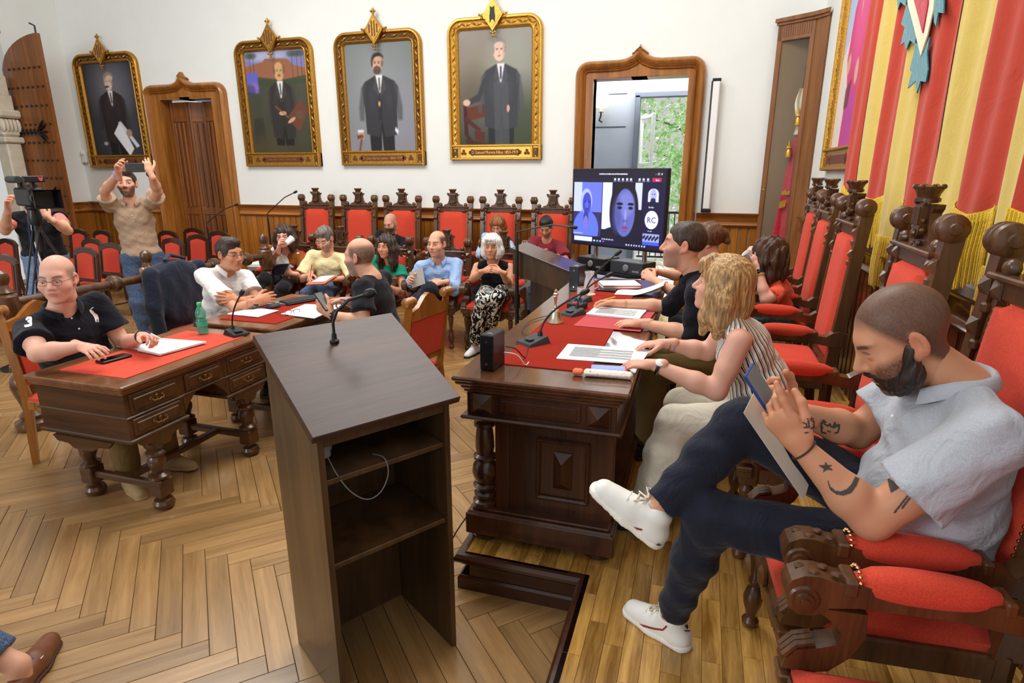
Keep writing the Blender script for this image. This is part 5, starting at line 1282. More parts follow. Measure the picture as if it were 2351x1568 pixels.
def make_desk(label, x0, x1, y0, y1, zt, matname, drawers=True):
    t = thing('writing_desk', label, 'desk', ((x0+x1)/2, (y0+y1)/2, 0)); w, l = x1-x0, y1-y0
    mb = MB(); mb.box((0, 0, zt-.012), (w, l, .024), .006); mb.box((0, 0, zt-.032), (w-.02, l-.02, .018), .006); mb.box((0, 0, zt-.048), (w-.045, l-.045, .016), .004)
    top = obj('desk_top', mb, 'wood_desk_top', t)
    mb = MB(); mb.box((.01, 0, zt+.002), (w-.2, l-.22, .006), .002); obj('inset_mat', mb, matname, top)
    cw = (l-.05)*.34; za, zb = zt-.056, zt-.30; zm = zt-.178
    bw = w-.06; bl = l-.06
    for s_ in (-1, 1):                                            # two drawer pedestals
        yc = s_*(bl/2-cw/2); mb = MB(); mb.box((0, yc, (za+zb)/2), (bw, cw, za-zb), .004)
        mb.box((0, yc, zm), (bw+.016, cw+.016, .014), .005); mb.box((0, yc, zb), (bw+.03, cw+.03, .022), .006)
        mb.prism([(-.2, 0), (.2, 0), (.17, -.03), (.1, -.035), (.06, -.06), (-.06, -.06), (-.1, -.035), (-.17, -.03)], .02, T(-bw/2+bw/2, yc+s_*(cw/2+.01), zb-.01) @ RX(R(90)))
        mb.prism([(-.14, 0), (.14, 0), (.12, -.03), (.06, -.04), (.04, -.075), (-.04, -.075), (-.06, -.04), (-.12, -.03)], .02, T(bw/2-.01, yc, zb-.01) @ RZ(R(90)) @ RX(R(90)))
        ped = obj('pedestal', mb, 'wood_desk', t)
        for k, (d0, d1) in enumerate(((zm+.012, za-.008), (zb+.018, zm-.012))):
            mb = MB(); M = T(bw/2, yc, (d0+d1)/2) @ RZ(R(90)); hh = d1-d0
            mb.box((0, 0, 0), (cw-.05, .014, hh), .004, M); mb.box((0, -.008, 0), (cw-.085, .01, hh-.04), .006, M)
            dr = obj('drawer', mb, 'wood_desk', t); handle(dr, M @ T(0, -.016, 0))
    mb = MB(); mb.box((0, 0, (za+zm)/2), (bw-.01, bl-2*cw+.02, za-zm), .004); mb.box((0, 0, zm), (bw+.006, bl-2*cw+.02, .014), .004)
    for s_ in (-1, 1): mb.prism([(0, 0), (.1, 0), (.07, -.02), (.03, -.06), (0, -.1)], .02, T(bw/2-.02, s_*(bl/2-cw), zm) @ RZ(R(90)) @ SCL(-s_, 1, 1) @ RX(R(90)))
    obj('apron', mb, 'wood_desk', t)
    mb = MB(); M = T(bw/2, 0, (za+zm)/2) @ RZ(R(90)); mb.box((0, 0, 0), (bl-2*cw-.05, .012, za-zm-.03), .004, M); mb.box((0, -.007, 0), (bl-2*cw-.09, .01, za-zm-.06), .005, M); dr = obj('drawer', mb, 'wood_desk', t); handle(dr, M @ T(0, -.014, 0))
    lx, ly = bw/2-.05, bl/2-.16
    for sx in (-1, 1):
        for sy in (-1, 1):
            mb = MB(); M = T(sx*lx, sy*ly, 0); mb.lathe(DESKLEG, 16, M); mb.box((sx*lx, sy*ly, .13), (.085, .085, .1), .006); mb.lathe(LEGUP, 16, M); mb.box((sx*lx, sy*ly, zb-.05), (.075, .075, .1), .006); obj('leg', mb, 'wood_desk', t)
    mb = MB()
    for sy in (-1, 1): mb.box((0, sy*ly, .135), (2*lx, .045, .04), .008)
    mb.box((0, 0, .135), (.05, 2*ly, .035), .008); obj('stretcher', mb, 'wood_desk', t)
    return t
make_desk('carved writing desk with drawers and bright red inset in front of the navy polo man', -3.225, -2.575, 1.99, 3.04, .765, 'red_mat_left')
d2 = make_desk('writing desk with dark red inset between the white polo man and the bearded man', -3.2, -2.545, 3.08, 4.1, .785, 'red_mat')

# --- presidium table on the platform
TX0, TX1, TY0, TY1, TZ = -.925, -.20, 2.125, 4.68, .95
t = thing('council_table', 'long dark carved council table with red runner and turned corner column', 'table', ((TX0+TX1)/2, (TY0+TY1)/2, PZ)); xc, yc = (TX0+TX1)/2, (TY0+TY1)/2; tw_, tl_ = TX1-TX0, TY1-TY0
zl = TZ-PZ
mb = MB(); mb.box((0, 0, zl-.011), (tw_, tl_, .022), .007); mb.box((0, 0, zl-.030), (tw_-.02, tl_-.02, .018), .007); mb.box((0, 0, zl-.05), (tw_-.055, tl_-.055, .024), .01); mb.box((0, 0, zl-.068), (tw_-.08, tl_-.08, .014), .004); top = obj('table_top', mb, 'wood_table_top', t)
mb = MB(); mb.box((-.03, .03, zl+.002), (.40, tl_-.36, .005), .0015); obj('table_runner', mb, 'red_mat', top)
mb = MB(); bw, bl = tw_-.1, tl_-.1
mb.box((0, 0, zl-.125), (bw, bl, .12), .003); mb.box((0, 0, zl-.186), (bw+.05, bl+.05, .018), .007); fr = obj('frieze', mb, 'wood_table', t)
for s_ in (-1, 1):
    Mn = T(0, s_*bl/2, zl-.124) @ (RZ(0) if s_ < 0 else RZ(math.pi))
    mb = MB(); mb.box((0, -.002, 0), (bw-.28, .012, .075), .005, Mn); mb.box((0, -.006, 0), (bw-.31, .012, .052), .004, Mn); obj('frieze_panel', mb, 'wood_table', fr)
    for sx in (-1, 1):
        mb = MB(); mb.box((sx*(bw/2-.07), 0, 0), (.1, .012, .092), .003, Mn); diamond(mb, sx*(bw/2-.07), -.006, 0, .042, .03, Mn); obj('diamond_boss', mb, 'wood_table', fr)
    mb = MB(); px0, px1 = (-bw/2+.11, bw/2-.01)
    Me = T(0, s_*(bl/2-.06), 0) @ (RZ(0) if s_ < 0 else RZ(math.pi)); z0, z1 = .145, zl-.195
    mb.box(((px0+px1)/2, .03, (z0+z1)/2), (px1-px0, .05, z1-z0), .003, Me); mb.box((px0+.03, .0, (z0+z1)/2), (.06, .05, z1-z0), .004, Me); pan = obj('end_panel', mb, 'wood_table', t)
    cx = .09; mb = MB()
    for (dx, dz, sx_, sz_) in ((0, .135, .23, .018), (0, -.135, .23, .018), (-.106, 0, .018, .27), (.106, 0, .018, .27)): mb.box((cx+dx, -.002, (z0+z1)/2+dz), (sx_, .022, sz_), .007, Me)
    obj('panel_moulding', mb, 'wood_table', pan)
    mb = MB(); zc = (z0+z1)/2; mb.add([(cx-.04, 0, zc-.085), (cx+.04, 0, zc-.085), (cx+.04, 0, zc+.085), (cx-.04, 0, zc+.085), (cx, -.035, zc-.04), (cx, -.035, zc+.045)], [(0, 1, 4), (1, 2, 5, 4), (2, 3, 5), (3, 0, 4, 5), (0, 3, 2, 1)], Me); obj('pyramid_boss', mb, 'wood_table', pan)
    COLP = [(.05, .145), (.056, .155), (.056, .175), (.04, .185), (.05, .2), (.05, .212), (.038, .222), (.05, .24), (.054, .252), (.04, .262), (.05, .285), (.058, .315), (.052, .35), (.036, .37), (.05, .38), (.05, .392), (.036, .402), (.042, .43), (.04, .48), (.034, .525), (.046, .535), (.046, .55), (.036, .56), (.048, .58), (.052, .59)]
    mb = MB(); mb.lathe(COLP, 20, T((-bw/2+.055), s_*(bl/2-.06), 0)); obj('column', mb, 'wood_table', t)
mb = MB(); mb.box((0, 0, .085), (bw+.03, bl+.03, .1), .005); mb.box((0, 0, .132), (bw+.015, bl+.015, .022), .008); mb.box((0, 0, .148), (bw-.02, bl-.02, .012), .004); obj('plinth', mb, 'wood_table', t)
for sx in (-1, 1):
    for sy in (-1, 0, 1): mb = MB(); mb.lathe([(.05, 0), (.07, .008), (.074, .022), (.06, .036)], 18, T(sx*(bw/2-.06), sy*(bl/2-.07), 0)); obj('bun_foot', mb, 'wood_dark', t)
t.location = (xc, yc, PZ)

# --- the lectern with open shelves
FLp = np.array([-1.019, 1.352]); u = np.array([.543, .840]); vv = np.array([-.840, .543]); Lw, Ld = .464, .40
t = thing('lectern', 'dark wooden lectern with open shelves and a gooseneck microphone', 'lectern', (FLp[0], FLp[1], 0)); t.rotation_euler = (0, 0, math.atan2(u[1], u[0]))
zf, zbk, th = 1.015, 1.20, .02                                          # local x = width, y = depth to the back
def side(x):
    mb = MB(); mb.prism([(0, 0), (Ld, 0), (Ld, zbk), (0, zf)], th, T(x, 0, 0) @ Matrix(((0, 0, 1, 0), (1, 0, 0, 0), (0, 1, 0, 0), (0, 0, 0, 1)))); return mb
for x in (0, Lw-th): obj('side_panel', side(x), 'wood_lectern', t)
mb = MB(); mb.box((Lw/2, Ld-.01, zbk/2-.02), (Lw-2*th, .018, zbk-.045), .002); obj('back_panel', mb, 'wood_lectern', t)
for z in (.845, .55): mb = MB(); mb.box((Lw/2, Ld/2-.02, z), (Lw-2*th, Ld-.06, .018), .002); obj('shelf', mb, 'wood_lectern', t)
mb = MB(); mb.box((Lw/2, .012, zf-.028), (Lw-2*th, .018, .04), .002); obj('front_rail', mb, 'wood_lectern', t)
al = math.atan2(zbk-zf, Ld); mb = MB(); Mt = T(Lw/2, Ld/2, (zf+zbk)/2+.014) @ RX(al); mb.box((0, -.006, 0), (Lw+.05, Ld/math.cos(al)+.06, .026), .003, Mt); tp_ = obj('desk_top', mb, 'wood_lectern_top', t)
g = MB(); P0 = np.array(onz(795, 770, 0)); 
q = Mt @ Vector((-.02, .135, .013))
g.lathe([(.016, 0), (.016, .006), (.009, .012), (.008, .03)], 12, T(*q)); pts = [Vector(q)+Vector((0, 0, .02)), Vector(q)+Vector((0, 0, .07)), Vector(q)+Vector((.012, -.012, .11)), Vector(q)+Vector((.045, -.04, .148)), Vector(q)+Vector((.085, -.075, .165))]
g.tube(pts, .0055, 8); e = pts[-1]; dd = (pts[-1]-pts[-2]).normalized(); g.tube([e, e+dd*.012, e+dd*.03, e+dd*.042], [.008, .0165, .0165, .008], 10)
obj('gooseneck_microphone', g, 'black_plastic', t)
g = MB(); g.box((.035, .06, .93), (.05, .03, .05), .008); g.box((.05, .085, .94), (.04, .06, .045), .01); obj('cable_socket', g, 'grey_plastic', t)
kp = [(.05, .06, .91), (.06, .02, .86), (.09, -.004, .80), (.14, -.01, .757), (.19, -.006, .765), (.222, .0, .815), (.222, .02, .862), (.21, .08, .858)]; kq = []
for i in range(len(kp)-1):
    p0, p1, p2, p3 = [Vector(kp[min(max(j, 0), len(kp)-1)]) for j in (i-1, i, i+1, i+2)]
    for q_ in range(6): w_ = q_/6; kq.append(.5*((2*p1)+(p2-p0)*w_+(2*p0-5*p1+4*p2-p3)*w_**2+(3*p1-p0-3*p2+p3)*w_**3))
g = MB(); g.tube(kq+[Vector(kp[-1])], .002, 6); obj('cable', g, 'grey_plastic', t)

# --- far lectern
plain('lectern_far_top', (70, 52, 48), .2)
t = thing('lectern', 'dark lectern with a sloped top standing before the man in the maroon shirt', 'lectern', (-1.25, 5.05, 0))
prof = [(-.25, .92), (-.25, 1.125), (.27, .945), (.27, .83), (.12, .80), (-.1, .87)]
mb = MB(); mb.prism(prof, .42, T(0, .21, 0) @ RX(R(90))); obj('sloped_desk', mb, 'wood_lectern', t)
mb = MB(); a_ = -math.atan2(.18, .52); mb.box((.005, 0, 1.045), (.57, .46, .02), .004, T(.0, 0, 0) @ T(0, 0, 1.04) @ RY(-a_) @ T(0, 0, -1.04)); obj('desk_top', mb, 'lectern_far_top', t)
mb = MB(); mb.box((.02, 0, .46), (.26, .30, .92), .006); obj('column', mb, 'wood_lectern', t)
mb = MB(); mb.box((.02, 0, .03), (.42, .40, .06), .01); obj('base', mb, 'wood_lectern', t)
mb = MB(); mb.prism([(-.03, .06), (.03, .04), (.03, -.01), (0, -.06), (-.03, -.02)], .004, T(-.252, .02, 1.0) @ RY(R(-90)) @ RZ(R(90))); obj('emblem', mb, 'white_paint', t)

# --- balustrade
RXB = -4.42
t = thing('balustrade', 'turned wooden balustrade rail on carved posts before the audience chairs', 'railing', (RXB, 3.86, 0))
POST = [(.13, 0), (.14, .02), (.14, .06), (.09, .08), (.1, .11), (.06, .14), (.075, .2), (.1, .27), (.115, .33), (.1, .39), (.06, .43), (.085, .45), (.085, .48), (.055, .5), (.06, .58), (.075, .66), (.08, .72), (.05, .75), (.07, .77), (.07, .8), (.085, .82), (.095, .9), (.085, .97), (.06, .99), (.07, 1.0), (.05, 1.02), (.04, 1.05), (.055, 1.075), (.06, 1.1), (.05, 1.13), (.02, 1.15)]
for y in (0, 1.45):
    mb = MB(); mb.lathe([(r*.8, z*.98) for r, z in POST], 18, T(0, y, 0)); obj('post', mb, 'wood_chair', t)
def railing(y0, y1):
    mb = MB(); mb.tube([(0, y0, .9), (0, y1, .9)], .034, 12); r = obj('rail', mb, 'wood_chair', t)
    n = max(1, int((y1-y0)/.42))
    for k in range(n):
        yk = y0+(k+.5)*(y1-y0)/n; mb = MB(); mb.lathe([(.036, -.05), (.05, -.045), (.045, -.035), (.066, -.022), (.07, 0), (.066, .022), (.045, .035), (.05, .045), (.036, .05)], 14, T(0, yk, .9) @ RX(R(90))); obj('ring', mb, 'wood_chair', r)
railing(-1.1, -.07); railing(.07, 1.38)
mb = MB(); mb.lathe([(r*.8, z*.98) for r, z in POST], 18, T(0, -1.12, 0)); obj('post', mb, 'wood_chair', t)

# --- TV on its stand
plain('screen_glass', (10, 11, 20), .12, .6)
TLp, TRp = dep(1312, 388, 6.15), dep(1530, 385, 5.35); BLp, BRp = dep(1312, 560, 6.15), dep(1526, 588, 5.35)
ctr = (TLp+TRp+BLp+BRp)/4; ex = (TRp-TLp)+(BRp-BLp); ex[2] = 0; wv = np.linalg.norm(ex)/2; ex = nrm(ex); hv_ = (TLp[2]-BLp[2]+TRp[2]-BRp[2])/2
TVM = Matrix.Translation(ctr) @ Matrix.Rotation(math.atan2(ex[1], ex[0]), 4, 'Z')
t = thing('television', 'large flat television showing a video call with two women', 'television', (float(ctr[0]), float(ctr[1]), PZ)); t.rotation_euler = (0, 0, math.atan2(ex[1], ex[0]))
zc = ctr[2]-PZ
mb = MB(); mb.box((0, .03, zc), (wv, .05, hv_), .008); obj('bezel', mb, 'black_plastic', t)
# screen picture painted on a fine grid
nx, ny = 250, 146; U, Vv = np.meshgrid(np.linspace(0, 1, nx), np.linspace(1, 0, ny)); img = np.zeros((ny, nx, 3)); img[:] = lin((22, 20, 44))
def blend(im, m, c, a=1.): m = np.clip(m, 0, 1)[..., None]*a; im[:] = im*(1-m)+np.array(lin(c))*m
def sm(d, w=.006): return np.clip(.5-d/w, 0, 1)
def ellm(cx, cy, rx, ry, w=.05): return sm(np.sqrt(((U-cx)/rx)**2+((Vv-cy)/ry)**2)-1, w)
def rect(x0, x1, y0, y1): return ((U > x0) & (U < x1) & (Vv > y0) & (Vv < y1)).astype(float)
blend(img, rect(0, 1, .90, 1), (30, 27, 42)); blend(img, rect(0, 1, .845, .90), (32, 30, 50))
L = rect(.015, .345, .11, .835); blend(img, L, (118, 130, 240)); blend(img, L*rect(0, .11, .42, 1), (190, 200, 255)); blend(img, L*rect(.11, .35, .42, 1)*(1-.0), (104, 116, 226)); blend(img, L*rect(0, .345, 0, .44), (52, 44, 92))
blend(img, L*ellm(.165, .20, .15, .26), (92, 112, 216)); blend(img, L*ellm(.165, .58, .068, .17), (170, 180, 240)); blend(img, L*ellm(.172, .55, .052, .15), (64, 72, 190)); blend(img, L*ellm(.165, .34, .03, .12), (60, 58, 150)); blend(img, L*ellm(.165, .29, .028, .09), (120, 110, 200)); blend(img, L*ellm(.172, .535, .02, .05), (96, 108, 214), .6)
for dx in (-.022, .024): blend(img, ellm(.172+dx, .575, .012, .012), (34, 36, 110), .8)
blend(img, ellm(.175, .475, .018, .012), (56, 44, 120), .8)
Mm = rect(.348, .775, .05, .835); blend(img, Mm, (26, 24, 40)); blend(img, Mm*rect(.35, .455, .22, .84), (214, 218, 255)); blend(img, Mm*rect(.70, .775, .5, .84), (200, 206, 255)); blend(img, Mm*ellm(.59, .47, .155, .42), (28, 24, 34)); blend(img, Mm*ellm(.47, .05, .14, .2), (26, 26, 44)); blend(img, Mm*ellm(.7, .1, .1, .25), (26, 24, 40))
blend(img, Mm*ellm(.60, .45, .108, .31), (96, 100, 176)); blend(img, Mm*ellm(.61, .56, .085, .16, .4), (122, 126, 204), .7); blend(img, Mm*ellm(.52, .42, .05, .22, .6), (70, 72, 140), .6)
for cx, w_ in ((.545, .036), (.662, .034)):
    blend(img, Mm*ellm(cx, .565, w_, .018), (24, 20, 34)); blend(img, Mm*ellm(cx, .515, w_*.75, .022), (40, 40, 84)); blend(img, Mm*ellm(cx, .515, w_*.3, .016), (14, 14, 26))
blend(img, Mm*ellm(.61, .40, .012, .1, .5), (150, 154, 226), .7); blend(img, Mm*ellm(.607, .345, .026, .02, .4), (80, 72, 140), .7); blend(img, Mm*ellm(.607, .255, .04, .018), (130, 60, 112)); blend(img, Mm*ellm(.607, .21, .03, .01, .5), (80, 78, 150), .6)
blend(img, rect(.78, 1, .05, .835), (26, 22, 56))
blend(img, np.maximum(ellm(.885, .70, .052, .07), rect(.833, .937, .60, .70)), (206, 208, 255)); blend(img, ellm(.885, .685, .03, .085), (168, 170, 230)); blend(img, ellm(.885, .625, .026, .03), (40, 36, 70)); blend(img, ellm(.885, .585, .05, .028), (24, 24, 52))
for dx in (-.011, .011): blend(img, ellm(.885+dx, .70, .006, .006), (40, 40, 80))
blend(img, ellm(.88, .38, .066, .115, .02), (222, 224, 255)); blend(img, rect(.80, .965, .06, .2), (150, 160, 220)); blend(img, rect(.80, .965, .06, .1), (70, 90, 210))
for k in range(14): blend(img, ellm(.81+.011*k, .15+.02*math.sin(k*2.1), .008, .02), (30, 24, 50))
blend(img, rect(0, 1, 0, .05), (24, 22, 56)); blend(img, rect(.03, .245, .03, .095), (210, 218, 250))
for k in range(4): blend(img, rect(.265+.035*k, .283+.035*k, .035, .06), ((200, 210, 250), (120, 190, 200), (200, 210, 255), (150, 80, 220))[k])
for k in range(8): blend(img, rect(.63+.027*k, .643+.027*k, .022, .044), (190, 200, 240))
for k in range(9):
    if k == 5: continue
    blend(img, rect(.47+.043*k, .49+.043*k, .865, .89), (206, 210, 240)); blend(img, rect(.466+.043*k, .496+.043*k, .852, .858), (150, 154, 190))
blend(img, rect(.865, .955, .855, .90), (182, 40, 92))
for x0_, v_, n_ in ((.02, .135, 12), (.36, .08, 14), (.845, .535, 6), (.85, .235, 5)):
    for k in range(n_): blend(img, rect(x0_+.0095*k, x0_+.0095*k+.0068, v_-.006, v_+.006+.004*(k % 3 == 0)), (206, 212, 245), .75)
vcol('screen', .3, 1.5)
P3 = np.stack([(U-.5)*(wv-.03), np.full_like(U, .003), (Vv-.5)*(hv_-.035)+zc+.004], -1).reshape(-1, 3)
ii = np.arange(nx*ny).reshape(ny, nx); F = np.stack([ii[1:, :-1], ii[1:, 1:], ii[:-1, 1:], ii[:-1, :-1]], -1).reshape(-1, 4)
link('screen', npmesh('screen', P3, F, 'screen', img.reshape(-1, 3), False), t)
plain('screen_text', (235, 238, 255), .4, emit=((235, 238, 255), .9)); plain('screen_ink', (24, 34, 120), .4, emit=((24, 34, 120), .9))
def stext(s_, u_, v_, sz, mat='screen_text'): text('screen_text', s_, sz, mat, t, T((u_-.5)*(wv-.03), -.001, (v_-.5)*(hv_-.035)+zc) @ RX(R(90)))
stext('RC', .882, .38, .075, 'screen_ink'); stext('CONVOCATORIA PLE EXTRAORDINARI', .46, .95, .019); stext('–  □  X', .93, .95, .024); stext('Surt', .918, .877, .022)
# stand
st = thing('television_stand', 'wheeled television stand with chrome poles and a black equipment shelf', 'stand', (float(ctr[0]), float(ctr[1]), PZ)); st.rotation_euler = t.rotation_euler
for x in (-.3, .3): mb = MB(); mb.tube([(x, .1, .06), (x, .1, zc+.1)], .022, 12); obj('pole', mb, 'chrome', st)
mb = MB(); mb.box((0, .075, zc), (.7, .03, .3), .004); obj('bracket', mb, 'black_metal', st)
mb = MB(); shp = [(-.42, .12), (.42, .12), (.42, -.1), (.3, -.2), (-.3, -.2), (-.42, -.1)]; mb.prism(shp, .025, T(0, .05, .62)); obj('shelf', mb, 'black_plastic', st)
mb = MB()
for x in (-.34, .34): mb.box((x, .05, .06), (.06, .6, .04), .008)
mb.box((0, .1, .06), (.68, .06, .04), .008); obj('base', mb, 'black_metal', st)
for x in (-.34, .34):
    for y in (-.22, .32): mb = MB(); mb.lathe([(.02, -.012), (.03, -.01), (.03, .01), (.02, .012)], 12, T(x, y, .03) @ RY(R(90))); obj('wheel', mb, 'black_plastic', st)
def onshelf(name, label, cat, x, y, w, d, h, mat='black_plastic', extra=None):
    o = thing(name, label, cat, tuple(t.matrix_basis @ Vector((x, y, .6455))) if False else (0, 0, 0)); Mw = Matrix.Translation((ctr[0], ctr[1], PZ)) @ Matrix.Rotation(math.atan2(ex[1], ex[0]), 4, 'Z') @ T(x, y, .6455)
    o.matrix_basis = Mw; mb = MB(); mb.box((0, 0, h/2), (w, d, h), .006); obj('housing', mb, mat, o)
    mb = MB(); mb.lathe([(.03, 0), (.035, .004), (.03, .012), (.02, .014)], 14, T(0, -d/2, h/2) @ RX(R(90))); mb.box((w*.3, -d/2-.001, h*.3), (w*.2, .004, h*.15)); obj('lens', mb, 'grey_plastic', o); return o
onshelf('projector', 'black projector on the television stand shelf', 'projector', -.2, .02, .36, .24, .12); onshelf('amplifier_box', 'black boxy amplifier beside the projector under the television', 'amplifier', .22, .03, .38, .22, .12, 'dark_grey')

# --- corner flag cabinet
t = thing('flag_cabinet', 'tall wooden corner cabinet with glass door holding a crimson flag', 'cabinet', (0, 0, 0))
A, B_, C_, D_ = (.672, 8.12), (1.035, 7.88), (1.135, 7.74), (1.135, 8.12); ZC = 3.40
def seg(mb, p, q, z0, z1, th=.04, out=0.): 
    d = Vector((q[0]-p[0], q[1]-p[1])); L = d.length; a = math.atan2(d.y, d.x); mb.box((L/2, th/2+out, (z0+z1)/2), (L, th, z1-z0), .004, T(p[0], p[1], 0) @ RZ(a)); return L, a
mb = MB(); seg(mb, A, B_, 0, .62); seg(mb, B_, C_, 0, ZC, .03); mb.prism([A, B_, C_, D_], .03, None, .0); obj('body', mb, 'wood_cabinet', t)
mb = MB(); L, a = seg(MB(), A, B_, 0, 1); Mf = T(A[0], A[1], 0) @ RZ(a)
for x in (.03, L-.03): mb.box((x, .02, (ZC+.62)/2), (.06, .045, ZC-.62), .008, Mf)
for z, h in ((.66, .09), (ZC-.1, .2)): mb.box((L/2, .02, z), (L, .045, h), .006, Mf)
for k in range(14): mb.box((.05+k*(L-.1)/13, -.004, ZC-.1), (.01, .01, .12), .002, Mf)
dr = obj('door', mb, 'wood_cabinet', t)
m, nt, b = newmat('glass'); b.inputs['Transmission Weight'].default_value = 1; b.inputs['Roughness'].default_value = .02; b.inputs['IOR'].default_value = 1.45; b.inputs['Base Color'].default_value = (.97, .985, .98, 1)
m, nt, b = newmat('pane_glass'); spec(b, .05, .5); b.inputs['Alpha'].default_value = .09; b.inputs['Base Color'].default_value = (.35, .34, .30, 1)
mb = MB(); mb.box((L/2, .02, (ZC+.5)/2), (L-.1, .004, ZC-.85), 0, Mf); obj('pane', mb, 'pane_glass', dr)
mb = MB(); mb.lathe([(.012, 0), (.012, .004), (.006, .006)], 10, Mf @ T(.035, -.004, 1.55) @ RX(R(90))); obj('key_plate', mb, 'brass', dr)
plain('cabinet_back', (132, 108, 78), .8); mb = MB(); mb.box((.91, 8.11, ZC/2), (.44, .012, ZC)); mb.box((1.128, 7.95, ZC/2), (.012, .38, ZC)); obj('back_panel', mb, 'cabinet_back', t)
mb = MB(); mb.prism([(A[0]-.04, A[1]-.02), (B_[0]-.03, B_[1]-.04), (C_[0]-.0, C_[1]-.05), D_, (A[0]-.03, D_[1])], .04, None, ZC); mb.prism([(A[0]-.02, A[1]-.01), (B_[0]-.015, B_[1]-.02), (C_[0], C_[1]-.025), D_, (A[0]-.015, D_[1])], .03, None, ZC-.03); obj('cornice', mb, 'wood_cabinet', t)
f = thing('furled_flag', 'crimson furled flag with gold tassels inside the corner cabinet', 'flag', (.975, 8.02, .03))
mb = MB(); mb.tube([(0, 0, 0), (.04, .05, 2.9)], .014, 8); obj('staff', mb, 'wood_dark', f)
def fl(u, v):
    z = .5+1.65*v; r = .085*(1-v)**.7+.02; a = u*2*math.pi; rr = r*(1+.28*math.sin(a*5+v*4)); cx = .0+.03*v-.05*(1-v)*1.0; return (cx+rr*math.cos(a), rr*.75*math.sin(a), z)
mb = MB(); mb.sheet(fl, 40, 20); obj('cloth', mb, 'crimson', f)
mb = MB()
for x, y, z in ((-.06, -.08, 2.0), (.0, -.08, 2.35)): mb.lathe([(.008, .18), (.012, .13), (.026, .12), (.03, .1), (.02, .085), (.03, .06), (.034, 0)], 10, T(x, y, z-.1))
obj('tassel', mb, 'gold_light', f)
def rib(u, v): return (.02+(u-.5)*.1+.02*math.sin(v*7), -.05+.015*math.sin(u*9+v*5), 2.15+.5*v)
mb = MB(); mb.sheet(rib, 10, 14); obj('ribbon', mb, 'felt_white', f)
mb = MB(); mb.prism([(-.035, -.05), (.035, -.03), (.035, .05), (-.035, .03)], .006, T(-.06, -.088, 1.36) @ RX(R(90))); mb.prism([(-.04, 0), (.05, .0), (.05, .05), (.02, .035), (.0, .06), (-.02, .035), (-.04, .05)], .006, T(-.045, -.088, 1.47) @ RX(R(90))); obj('embroidered_crest', mb, 'gold_light', f)
# projector screen case on the wall beside the doorway
t = thing('screen_case', 'white vertical pull-up screen case standing against the doorway', 'screen case', (.03, 8.14, 1.27))
mb = MB(); mb.box((.02, -.03, .79), (.085, .085, 1.50), .01); obj('housing', mb, 'white_paint', t); mb = MB(); mb.box((-.03, -.035, .79), (.02, .07, 1.5), .004); obj('slot', mb, 'dark_grey', t)
mb = MB(); mb.box((.02, -.03, .02), (.12, .1, .04), .006); mb.box((.02, -.03, 1.555), (.1, .095, .03), .005); obj('end_cap', mb, 'black_plastic', t)
# ================================================================== portraits, banner
vcol('paint', .55, 0, .3)
def canvas(fn, w, h, nx=100, ny=136):
    X, Z = np.meshgrid(np.linspace(0, 1, nx), np.linspace(0, 1, ny)); im = np.zeros((ny, nx, 3))
    def E(cx, cy, rx, ry, c, a=1., s=.08, rot=0.):
        dx, dy = (X-cx)*w, (Z-cy)*h; c_, s_ = math.cos(rot), math.sin(rot); d = np.sqrt(((dx*c_+dy*s_)/(rx*w))**2+((-dx*s_+dy*c_)/(ry*h))**2)-1; m = np.clip(.5-d/s, 0, 1)[..., None]*a; im[:] = im*(1-m)+np.array(lin(c))*m
    def Pg(pts, c, a=1., s=.012):
        n = len(pts); ins = np.zeros(X.shape, bool); dm = np.full(X.shape, 9.)
        for i in range(n):
            x0, y0 = pts[i]; x1, y1 = pts[(i+1) % n]
            cond = ((y0 > Z) != (y1 > Z)) & (X < (x1-x0)*(Z-y0)/(y1-y0+1e-12)+x0); ins ^= cond
            ex_, ey_ = x1-x0, y1-y0; t_ = np.clip(((X-x0)*ex_+(Z-y0)*ey_)/(ex_*ex_+ey_*ey_+1e-12), 0, 1); dm = np.minimum(dm, np.hypot(X-x0-t_*ex_, Z-y0-t_*ey_))
        m = np.clip(.5+np.where(ins, dm, -dm)/s, 0, 1)[..., None]*a; im[:] = im*(1-m)+np.array(lin(c))*m
    def G(c0, c1, noise=.0, seed=0):
        rs = np.random.RandomState(seed); t_ = Z[..., None]; im[:] = np.array(lin(c0))*(1-t_)+np.array(lin(c1))*t_
        if noise:
            f_ = sum(rs.rand()*np.sin(X*rs.uniform(3, 22)+Z*rs.uniform(-22, 22)+rs.rand()*6) for _ in range(14))/7; im[:] = im*(1+noise*f_[..., None])
    fn(E, Pg, G); return X, Z, im
